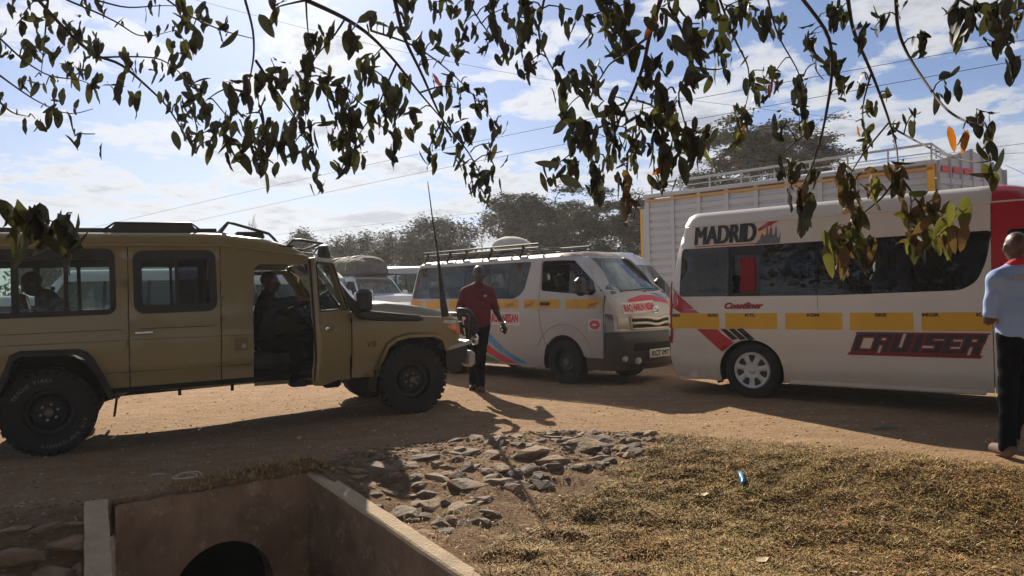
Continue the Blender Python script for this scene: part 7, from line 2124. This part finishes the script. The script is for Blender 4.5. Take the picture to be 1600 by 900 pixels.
def leaf_mesh(seed, mi):
    """a hanging leaf, tip down along -z, length 1"""
    r = random.Random(seed); vs = []; n = 8
    fold = r.uniform(.05, .45); curl = r.uniform(-.75, .45); w = r.uniform(.18, .25) if mi < 2 else r.uniform(.14, .20); twist = r.uniform(-.7, .7); wav = r.uniform(0, .05)
    for i in range(n + 1):
        t = i / n
        ww = w * (math.sin(pi * t ** .92) ** .62) * (1 - .25 * t) + .004
        z = -t; y = curl * t * t * .5; tw = twist * t
        for s_ in (-1, 0, 1):
            x = s_ * ww * cos(fold); yy = y - abs(s_) * ww * sin(fold) + (wav * sin(t * 14 + s_) if s_ else 0)
            vs.append((x * cos(tw) - (yy - y) * sin(tw), y + x * sin(tw) + (yy - y) * cos(tw), z))
    fs = [(i * 3 + e, i * 3 + e + 1, i * 3 + 4 + e, i * 3 + 3 + e) for i in range(n) for e in range(2)]
    me = bpy.data.meshes.new('leaf'); me.from_pydata(vs, [], fs); me.materials.append(LM[mi]); me.polygons.foreach_set('use_smooth', [True] * len(me.polygons)); return me
LEAVES = {mi: [leaf_mesh(mi * 20 + k, mi) for k in range(7 if mi < 2 else 4)] for mi in range(len(LM))}
CL = """35 33 4;55 40 3;40 77 4;55 73 4;72 71 3;84 92 5;79 37 3;104 50 7;115 42 6;122 58 6;150 70 9;140 82 6;189 50 1;233 66 3;202 95 6;216 97 2;187 130 7;207 137 3;217 148 3;108 118 5;125 117 5;90 134 3;72 141 2;35 134 5;55 130 2;86 165 5;64 178 2;115 175 2;4 165 3;26 184 1;55 195 1;117 214 3;148 220 1;152 138 4;286 20 5;321 22 5;354 40 5;283 45 5;302 53 5;290 74 4o;251 92 3;271 99 7;293 127 6;312 143 7;242 112 3;260 155 4;277 172 4;300 166 9;286 205 4;301 226 4;319 176 5;352 190 7;334 212 6;326 230 4;357 235 6;385 190 7;385 150 9;363 143 7;381 228 6;392 218 5;
20 10 4;60 12 4;135 12 3;160 20 3;235 10 3;8 60 3;12 100 3;248 35 3;270 60 3;
12 342 3L;45 352 5L;62 352 7L;95 365 5L;112 352 3L;30 345 3L;
427 18 5;488 73 9;479 95 8;514 60 8;547 64 8;583 44 5;600 44 2;614 31 1;631 46 4;635 8 7;657 70 6;679 12 7;682 70 5;701 8 8;708 22 5;715 77 7;726 44 5;741 57 4;759 75 5;730 10 8;770 14 10;774 42 8;790 74 8;789 20 8;
510 125 8;479 134 9;470 154 7;438 117 5;437 143 4;407 139 7;569 115 10;580 104 7;536 145 11;528 158 7;550 161 7;547 187 9;517 200 8;534 203 7;473 176 5;460 183 5;488 205 4;422 203 7;444 207 7;442 240 5;459 236 4;479 225 4;486 244 7;495 280 4;427 268 3;404 225 7;405 255 4;554 225 9;569 236 3;543 247 9;530 247 6;605 145 9;616 159 9;583 170 5;602 189 5;589 203 2o;627 134 5;616 225 8;644 192 9;664 103 3;677 114 3r;690 154 3;704 128 6;702 147 3;719 165 4;730 128 3;745 159 9;757 154 5;783 190 2;770 203 5;730 200 10;704 198 5;690 205 5;675 211 4;670 247 8;715 240 9;726 262 6;763 233 6;785 246 1;737 280 6;752 291 7;761 302 5;770 276 5;752 271 3;
822 16 10;815 38 8;844 35 5;802 86 2;826 108 9;840 90 4;816 73 3;892 27 5;914 46 2;921 35 4;947 8 12;965 20 9;980 16 7;961 50 7;976 64 12;990 79 9;961 93 5;945 46 3;873 108 4;877 137 7;895 130 6;926 115 7;917 134 5;904 148 3;930 156 4;941 145 2;884 174 6;959 163 6;1020 112 8;1013 126 4;1024 38 5o;1038 16 3;1053 46 2;1049 86 4;1053 10 4;1100 13 8;1115 14 5;1079 71 8;1093 50 2;1090 64 4;1082 130 7;1101 119 5;1124 71 7;1126 46 5;1141 46 6;1135 108 6;1154 93 1;1159 10 9;1170 10 7;1148 20 6;1174 134 7;1185 145 6;1194 119 7r;1192 35 7;
1040 156 10g;1027 152 5;994 174 4;1003 189 2;1020 178 6;947 196 11;958 189 7;895 214 10;917 214 10;892 247 11;895 273 7;930 255 10;958 236 10;987 218 10;991 251 8;976 269 9g;980 305 9G;859 269 4;868 278 2;877 271 2;928 288 9;1013 218 5;1035 207 10;1053 181 5;1071 211 10g;1082 233 10;1104 218 7g;1038 255 10O;1035 277 8g;1152 181 4o;1159 196 7O;1154 218 6g;1163 181 4;
1220 38 10;1265 63 10;1300 28 11;1315 23 9;1300 93 11;1310 113 10;1345 58 8;1375 33 9;1405 20 2;1442 68 9;1275 108 3;1210 123 9;1250 138 10;1255 168 10;1220 198 10;1317 153 5;1262 208 7g;1347 123 6g;1357 178 7;1392 153 3;1355 218 6g;1337 200 1o;1397 208 7g;1425 188 5;1480 133 9;1495 28 7;1500 53 5o;1525 18 9;1555 18 10;1570 33 9;1555 63 9;1580 93 4;1590 13 7;1530 198 8;1505 213 3O;1545 223 5;1550 263 4g;1220 258 9;1240 268 9;1267 273 8;1250 316 10M;1260 322 7M;1330 292 9B;1362 297 9B;1317 283 5G;1402 276 10B;1422 332 9B;1460 327 8B;1340 342 9B;1305 380 9G;1320 382 9G;1355 395 9M;1430 375 14B;1445 365 9G;1475 362 9G;1495 343 6G"""
BR = [[(60, 0), (105, 50), (150, 90), (190, 98), (235, 140), (262, 165), (290, 212), (306, 240)], [(0, 60), (40, 98), (80, 122), (130, 124), (155, 140)], [(0, 118), (30, 140), (60, 160), (110, 182), (145, 170)], [(75, 0), (70, 60), (64, 118)],
      [(0, 160), (20, 178), (45, 182)], [(110, 182), (113, 200), (117, 212)], [(105, 0), (185, 34), (215, 58), (245, 55), (270, 48)], [(150, 0), (200, 14), (250, 8), (290, 10)], [(262, 0), (300, 28), (352, 50), (395, 60)],
      [(383, 0), (397, 50), (397, 90), (390, 125), (386, 145)], [(150, 90), (200, 88), (255, 90), (290, 120), (300, 160)], [(386, 145), (350, 135), (318, 160)], [(478, 0), (540, 28), (580, 55), (620, 98), (655, 145), (690, 185), (698, 195)],
      [(540, 28), (520, 60), (490, 90), (478, 130)], [(620, 98), (605, 130), (590, 170), (560, 210), (545, 240)], [(478, 0), (480, 40), (484, 70)], [(617, 0), (630, 60), (662, 120), (690, 190), (735, 238), (762, 298)], [(580, 48), (650, 70), (700, 108), (742, 150), (775, 195)],
      [(655, 145), (700, 130), (745, 150)], [(400, 95), (430, 140), (460, 180), (485, 225)], [(407, 165), (415, 200), (404, 250)], [(730, 0), (760, 50), (790, 75)], [(690, 190), (672, 225), (668, 245)], [(484, 200), (490, 240), (494, 275)],
      [(1032, 0), (1013, 60), (1006, 105), (985, 155), (965, 190), (950, 240), (935, 280)], [(1045, 10), (1070, 55), (1082, 105), (1055, 145), (1070, 190), (1078, 230)], [(1010, 60), (970, 90), (950, 100), (935, 130), (890, 160), (885, 175)],
      [(1125, 0), (1150, 68), (1172, 105), (1170, 150), (1158, 190)], [(850, 0), (838, 55), (858, 100), (880, 135)], [(985, 155), (1030, 165), (1038, 215), (1038, 270)], [(965, 190), (915, 205), (895, 240), (862, 262)], [(1082, 105), (1120, 110), (1135, 105)],
      [(1325, 0), (1332, 50), (1362, 112), (1387, 180), (1402, 230), (1404, 270)], [(1404, 270), (1380, 310), (1345, 335), (1318, 365)], [(1404, 272), (1428, 305), (1448, 340), (1470, 345)], [(1400, 0), (1402, 50), (1420, 90), (1450, 135), (1480, 175), (1512, 192), (1535, 196)],
      [(1395, 200), (1430, 220), (1480, 245), (1530, 256), (1552, 250)], [(1255, 0), (1302, 60), (1300, 130), (1285, 210), (1268, 265), (1245, 305)], [(1200, 0), (1215, 60), (1255, 120), (1262, 190)], [(1500, 0), (1545, 24), (1570, 60)], [(1362, 112), (1345, 170), (1352, 215)],
      [(1390, 190), (1340, 250), (1325, 280)], [(950, 0), (965, 40), (985, 75)], [(480, 0), (440, 8), (425, 15)], [(0, 330), (40, 333), (70, 342), (100, 352)], [(1600, 10), (1560, 30)], [(1265, 205), (1225, 235), (1215, 255)], [(980, 240), (980, 300)]]
def bdepth(px): return 3.5 + .5 * sin(px * .011) + .3 * sin(px * .027 + 1)
tree_o = thing('overhanging_tree', 'broad-leaved tree whose dark drooping leafy twigs hang across the top of the view', 'tree', (0, 0, 0))
rl = random.Random(21)
bpts = []; up_nodes = []
brm = []
TR = Vector((1.6, -3.2, 0))
for bi, b in enumerate(BR):
    w3 = [at(x, y, (2.55 if x < 130 and y > 300 else bdepth(x)) if not (x > 1290 and y > 240) else bdepth(x) * .86) for x, y in b]
    for (x, y), p in zip(b, w3): bpts.append((x, y, p))
    pts = []
    for i in range(len(w3) - 1):
        for k in range(4): pts.append(w3[i].lerp(w3[i + 1], k / 4))
        # denser anchors
        for k in range(1, 4): bpts.append((b[i][0] + (b[i + 1][0] - b[i][0]) * k / 4, b[i][1] + (b[i + 1][1] - b[i][1]) * k / 4, w3[i].lerp(w3[i + 1], k / 4)))
    pts.append(w3[-1])
    for _ in range(3):
        for i in range(1, len(pts) - 1): pts[i] = pts[i] * .5 + (pts[i - 1] + pts[i + 1]) * .25
    r0 = .0105 if b[0][1] == 0 and len(b) > 5 else .0058
    rr = [r0 * (1 - .72 * i / (len(pts) - 1)) for i in range(len(pts))]
    if b[0][1] == 0 or b[0][0] in (0, 1600):     # carry the limb on out of the frame, up to the crown
        p = w3[0]; d = Vector((p.x * .2, .2, 1.2)); up_ = p + Vector((rl.uniform(-.55, .55), rl.uniform(-.5, .1), rl.uniform(.75, 1.0)))
        if b[0][0] in (0, 1600): up_ = p + Vector((-.9 if p.x < 0 else .9, -.5, .9))
        dn = (pts[0] - pts[1]).normalized() if len(pts) > 1 else Vector((0, 0, 1)); c1 = p + dn * .4
        arc_ = [up_ * (1 - q) ** 2 + c1 * 2 * q * (1 - q) + p * q * q for q in (0, .2, .4, .6, .8)]
        pts = arc_ + pts; rr = [r0 * (1.5 - .1 * q) for q in range(5)] + rr
        up_nodes += [(arc_[q] + Vector((rl.gauss(0, .1), rl.gauss(0, .1), rl.gauss(0, .05)))) for q in (0, 1, 2) for _ in range(3) if arc_[q].z > CAM_H + .44 * arc_[q].y + .20]
    MB().tube(pts, rr, 6, cap=False).build('branch', m_branch, tree_o, smooth=True)
leaf_list = []
twm = MB()
BP = np.array([(x, y) for x, y, _ in bpts])
for ent in CL.replace('\n', '').split(';'):
    ent = ent.strip()
    if not ent: continue
    a = ent.split(); px, py = float(a[0]), float(a[1]); num = ''.join(ch for ch in a[2] if ch.isdigit()); code = a[2][len(num):]; n = int(num)
    i0 = int(np.argmin(((BP - (px, py - 6)) ** 2).sum(1))); bx0, by0, bp = bpts[i0]
    low = code in ('B', 'G', 'M')
    dep = bp.y + rl.uniform(-.18, .18)
    if code == 'L': dep = 2.5
    if low: dep = bdepth(px) * .86 + rl.uniform(-.1, .1)
    L = (.094 if not low else .122) * rl.uniform(.9, 1.1)
    if code == 'L': L = .125
    node = at(px, py - L * .34 * FPX / dep, dep)
    if (bp - node).length > .03:
        m1 = bp.lerp(node, .5) + Vector((0, 0, -.10 * (bp - node).length + .03))
        twm.tube([bp, bp.lerp(m1, .5) + Vector((0, 0, .01)), m1, node], [.0042, .0036, .003, .0026], 5, cap=False)
    n = int(round(n * 1.15))
    for k in range(n):
        az = 2 * pi * k / n + rl.uniform(-.5, .5); tilt = abs(rl.gauss(0, .38)) + .08 if rl.random() < .8 else rl.uniform(.6, 1.7)
        if code == 'L': tilt = rl.uniform(.15, .75)
        s_ = L * rl.uniform(.62, 1.18)
        mi = 0 if rl.random() < .72 else 1
        if px > 960 and rl.random() < .25: mi = 1
        if code in ('g',) and rl.random() < .5: mi = 1 if rl.random() < .6 else 3
        if code == 'G': mi = 3 if rl.random() < .5 else 4
        if code == 'B': mi = rl.choice((4, 4, 1, 3))
        if code == 'M': mi = rl.choice((0, 0, 1, 4))
        if code == 'L': mi = rl.choice((0, 0, 1))
        if code == 'o' and k == 0: mi = 2
        if code == 'O' and k < 2: mi = 2
        if code == 'r' and k < 2: mi = 5
        if code == 'y': mi = 3
        off = Vector((cos(az), sin(az), 0)) * rl.uniform(.004, .06) + Vector((0, 0, rl.uniform(-.06, .05)))
        M = Matrix.Rotation(az, 4, 'Z') @ Matrix.Rotation(tilt, 4, 'Y') @ Matrix.Rotation(rl.uniform(0, 6.28), 4, 'Z') @ Matrix.Diagonal((s_, s_, s_, 1))
        leaf_list.append((s_ / dep, Matrix.Translation(node + off) @ M, mi, rl.randrange(7 if mi < 2 else 4)))
for nd in up_nodes:
    for k in range(7):
        s_ = .1 * rl.uniform(.7, 1.2)
        M = Matrix.Rotation(2 * pi * k / 7, 4, 'Z') @ Matrix.Rotation(rl.uniform(.1, .9), 4, 'Y') @ Matrix.Rotation(rl.uniform(0, 6.28), 4, 'Z') @ Matrix.Diagonal((s_, s_, s_, 1))
        leaf_list.append((0, Matrix.Translation(nd) @ M, 0 if rl.random() < .7 else 1, rl.randrange(7)))
twm.build('twigs', m_branch, tree_o)['kind'] = 'stuff'
leaf_list.sort(key=lambda q: -q[0])
inview = leaf_list[:300]
for _, M, mi, k in inview:
    o = bpy.data.objects.new('leaf', LEAVES[mi][k]); COL.objects.link(o); o.matrix_world = M; o.parent = tree_o
V = []; F = []; MI = []
for _, M, mi, k in leaf_list[300:]:
    me = LEAVES[mi][k]; n0 = len(V); V += [tuple(M @ v.co) for v in me.vertices]
    for p in me.polygons: F.append(tuple(i + n0 for i in p.vertices)); MI.append(mi)
me = bpy.data.meshes.new('leaves'); me.from_pydata(V, [], F)
for m in LM: me.materials.append(m)
me.polygons.foreach_set('material_index', MI); me.polygons.foreach_set('use_smooth', [True] * len(F)); me.update()
o = bpy.data.objects.new('leaves', me); COL.objects.link(o); o.parent = tree_o; o['kind'] = 'stuff'
# unseen crown, added dense and wide to dim the sky light; trunk, limbs
tk = MB(); tk.tube([TR + Vector((0, 0, -.5)), TR + Vector((.05, .05, 1)), TR + Vector((-.05, .2, 2.4)), TR + Vector((-.1, .5, 3.6))], [.34, .27, .23, .2], 14)
for k in range(13):
    a = 2 * pi * k / 13 + .2; e = Vector((cos(a) * rl.uniform(3.5, 6.5), 3.6 + sin(a) * rl.uniform(3, 5.2), 0))
    q = TR + e; q.z = max(5.2, 2.6 + .5 * q.y + 1.2)
    s0 = TR + Vector((-.1, .45, 3.3)); m1 = s0.lerp(q, .5) + Vector((0, 0, .5))
    tk.tube([s0, s0.lerp(m1, .5) + Vector((0, 0, .2)), m1, q], [.11, .09, .06, .03], 7)
tk.build('trunk', m_bark, tree_o, smooth=True)
g_ = np.random.default_rng(77); n = 52000
x = g_.normal(1.2, 4.6, n); y = g_.uniform(-8, 7.6, n); zb = np.maximum(3.4, 2.35 + .46 * y)
z = zb + g_.gamma(2.0, .7, n)
k = np.hypot((x - 1.2) / 10.5, (y + .2) / 8.0) < 1
k &= (np.sin(x * 1.7 + y) + np.sin(y * 2.1 - z * 1.5 + 1) + g_.normal(0, .6, n)) > -1.15
x, y, z = x[k], y[k], z[k]; n = len(x)
az = g_.uniform(0, 2 * pi, n); L = g_.uniform(.06, .13, n); tl = g_.uniform(-.9, .9, n)
e1 = np.stack([np.cos(az) * np.cos(tl), np.sin(az) * np.cos(tl), np.sin(tl)], 1) * (L * 1.5)[:, None]; e2 = np.stack([-np.sin(az), np.cos(az), g_.normal(0, .3, n)], 1) * (L * .8)[:, None]
C0 = np.stack([x, y, z], 1); V = np.stack([C0 - e1, C0 + e2, C0 + e1, C0 - e2], 1).reshape(-1, 3)
me = bpy.data.meshes.new('crown'); me.vertices.add(4 * n); me.vertices.foreach_set('co', V.ravel()); me.loops.add(4 * n); me.loops.foreach_set('vertex_index', np.arange(4 * n, dtype=np.int32))
me.polygons.add(n); me.polygons.foreach_set('loop_start', (np.arange(n) * 4).astype(np.int32)); me.polygons.foreach_set('loop_total', np.full(n, 4, np.int32)); me.materials.append(LM[0]); me.update(calc_edges=True)
o = bpy.data.objects.new('crown', me); COL.objects.link(o); o.parent = tree_o; o['kind'] = 'stuff'
print('leaves', len(leaf_list), 'crown', n)

# =================================================================== litter on the ground
def litter(name, label, cat, build, px, py, zadd=.01, rot=0.0, group=None):
    p = to_ground(px, py); o = build(); o.location = (p.x, p.y, p.z + zadd); o.rotation_euler = (0, 0, rot); tag(o, label, cat, group); return o
m_bluebag = pmat('blue_plastic', (0.03, 0.30, 0.62), 0.35, var=0.25, vscale=30, bump=.5, bscale=60)
def bag():
    mb = MB(); r = random.Random(2); pts = [Vector((.045 * i + r.uniform(-.012, .012), r.uniform(-.012, .012) + .004 * i, .025 + .018 * abs(sin(i * 2.1)))) for i in range(7)]
    mb.tube(pts, [.008, .022, .028, .016, .026, .022, .006], 9)
    mb.tube([p + Vector((.01, .018, .012)) for p in pts[1:6]], [.006, .014, .02, .013, .005], 7)
    for k in range(5): mb.tube([pts[6], pts[6] + Vector((.03 + .008 * k, r.uniform(-.03, .03), r.uniform(0, .04)))], [.004, .002], 4)
    return mb.build('plastic_twist', m_bluebag, None, smooth=True)
litter('plastic_twist', 'twisted scrap of bright blue plastic lying on the dry grass', 'litter', bag, 1160, 767, .02, radians(72)).scale = (2.6, .75, .9)
def stick(): return MB().box((0, 0, 0), (.20, .035, .018), bev=.006).build('flat_stone_slab', m_stone[0], None)
def strip():
    return MB().tube([(-.12, 0, .0), (-.05, .01, .012), (.04, .0, .014), (.12, .012, 0)], [.006, .018, .016, .006], 6).build('grey_stick', pmat('grey_green_stick', (0.20, 0.21, 0.18), 0.7), None, smooth=True)
litter('grey_stick', 'flat grey-green stick lying on the shaded road beside the tall minibus', 'stick', strip, 1385, 672, .012, .02)
def feather(): return MB().tube([(-.06, 0, 0), (-.01, .006, .006), (.03, .012, .004), (.06, .03, 0)], [.002, .006, .005, .002], 6).build('white_scrap', m_signw, None, smooth=True)
litter('white_scrap', 'white paper scrap on the shaded ground above the culvert', 'litter', feather, 245, 744, .01, .1)
litter('white_scrap', 'small white scrap near the feet of the man in the blue shirt', 'litter', feather, 1541, 692, .008, 1.0).scale = (.45, .45, .6)
def coil():
    mb = MB(); pts = [Vector(((.10 - .004 * t) * cos(t), (.12 - .004 * t) * sin(t), .012 + .006 * sin(t * 1.7))) for t in np.linspace(0, 9.5, 60)]
    mb.tube(pts, .0055, 5); return mb.build('rope_coil', m_peb3, None, smooth=True)
litter('rope_coil', 'loose coil of pale cord beside the culvert top', 'rope', coil, 291, 757, .05, .3)
def dryleaf(seed, c=4):
    def f():
        r = random.Random(seed); vs = [(0, 0, 0)]; n = 9
        for k in range(n):
            a = 2 * pi * k / n; q = r.uniform(.5, 1.1); vs.append((.055 * q * cos(a), .032 * q * sin(a), r.uniform(0, .02)))
        o = from_py('fallen_leaf', vs, [(0, k + 1, (k + 1) % n + 1) for k in range(n)], m_fall if c else m_peb3, None, True); return o
    return f
m_fall = pmat('pale_dry_leaf', (0.62, 0.47, 0.30), 0.8, var=.2)
for i, (px, py, sc_, lab) in enumerate([(1097, 776, 1.3, 'pale crumpled dry leaf on the grass left of the blue plastic'), (1195, 878, 1.4, 'long curled dry leaf at the bottom of the grass'), (468, 687, .9, 'round pale leaf on the shaded road above the culvert corner'),
                                          (483, 702, .7, 'smaller pale leaf just below the round one on the shaded road'), (541, 706, .6, 'tiny pale leaf at the edge of the shade'), (583, 676, 1.0, 'dark dry leaf on the shaded road right of the round pale leaf'), (1105, 665, .8, 'dark leaf at the top edge of the sunny bank')]):
    litter('fallen_leaf', lab, 'leaf', dryleaf(i + 3), px, py, .012, i * .7).scale = (sc_, sc_, sc_)
scatter_stuff('leaf_litter', 900, lambda r: ((lambda y, q: None if (q * y < -.2 and q * y > -2.9 and y < y_edge(q * y) - .1 and (C_ - B_).x * (y - B_.y) - (C_ - B_).y * (q * y - B_.x) < .25) else (q * y, y))(r.uniform(4.1, 8.5), r.uniform(-.7, .75))), lambda r: .006 + .012 * r.random() ** 2, [m_peb3, m_fall, m_peb2], 'scattered pale flakes of dry leaf and chaff on the ground', flat=.15, zoff=.012, seed=31)
# =================================================================== thin dusty air
mh, t = new_mat('dusty_air')
pv = N(t, 'ShaderNodeVolumePrincipled'); pv.inputs['Density'].default_value = 0.0010; pv.inputs['Color'].default_value = (0.93, 0.94, 0.96, 1); pv.inputs['Anisotropy'].default_value = 0.45
o_ = N(t, 'ShaderNodeOutputMaterial'); t.links.new(pv.outputs[0], o_.inputs['Volume'])
hb = MB().box((0, 1150, 5.4), (2000, 3000, 16.8)).build('haze', mh, None); tag(hb, None, None, None, 'stuff')
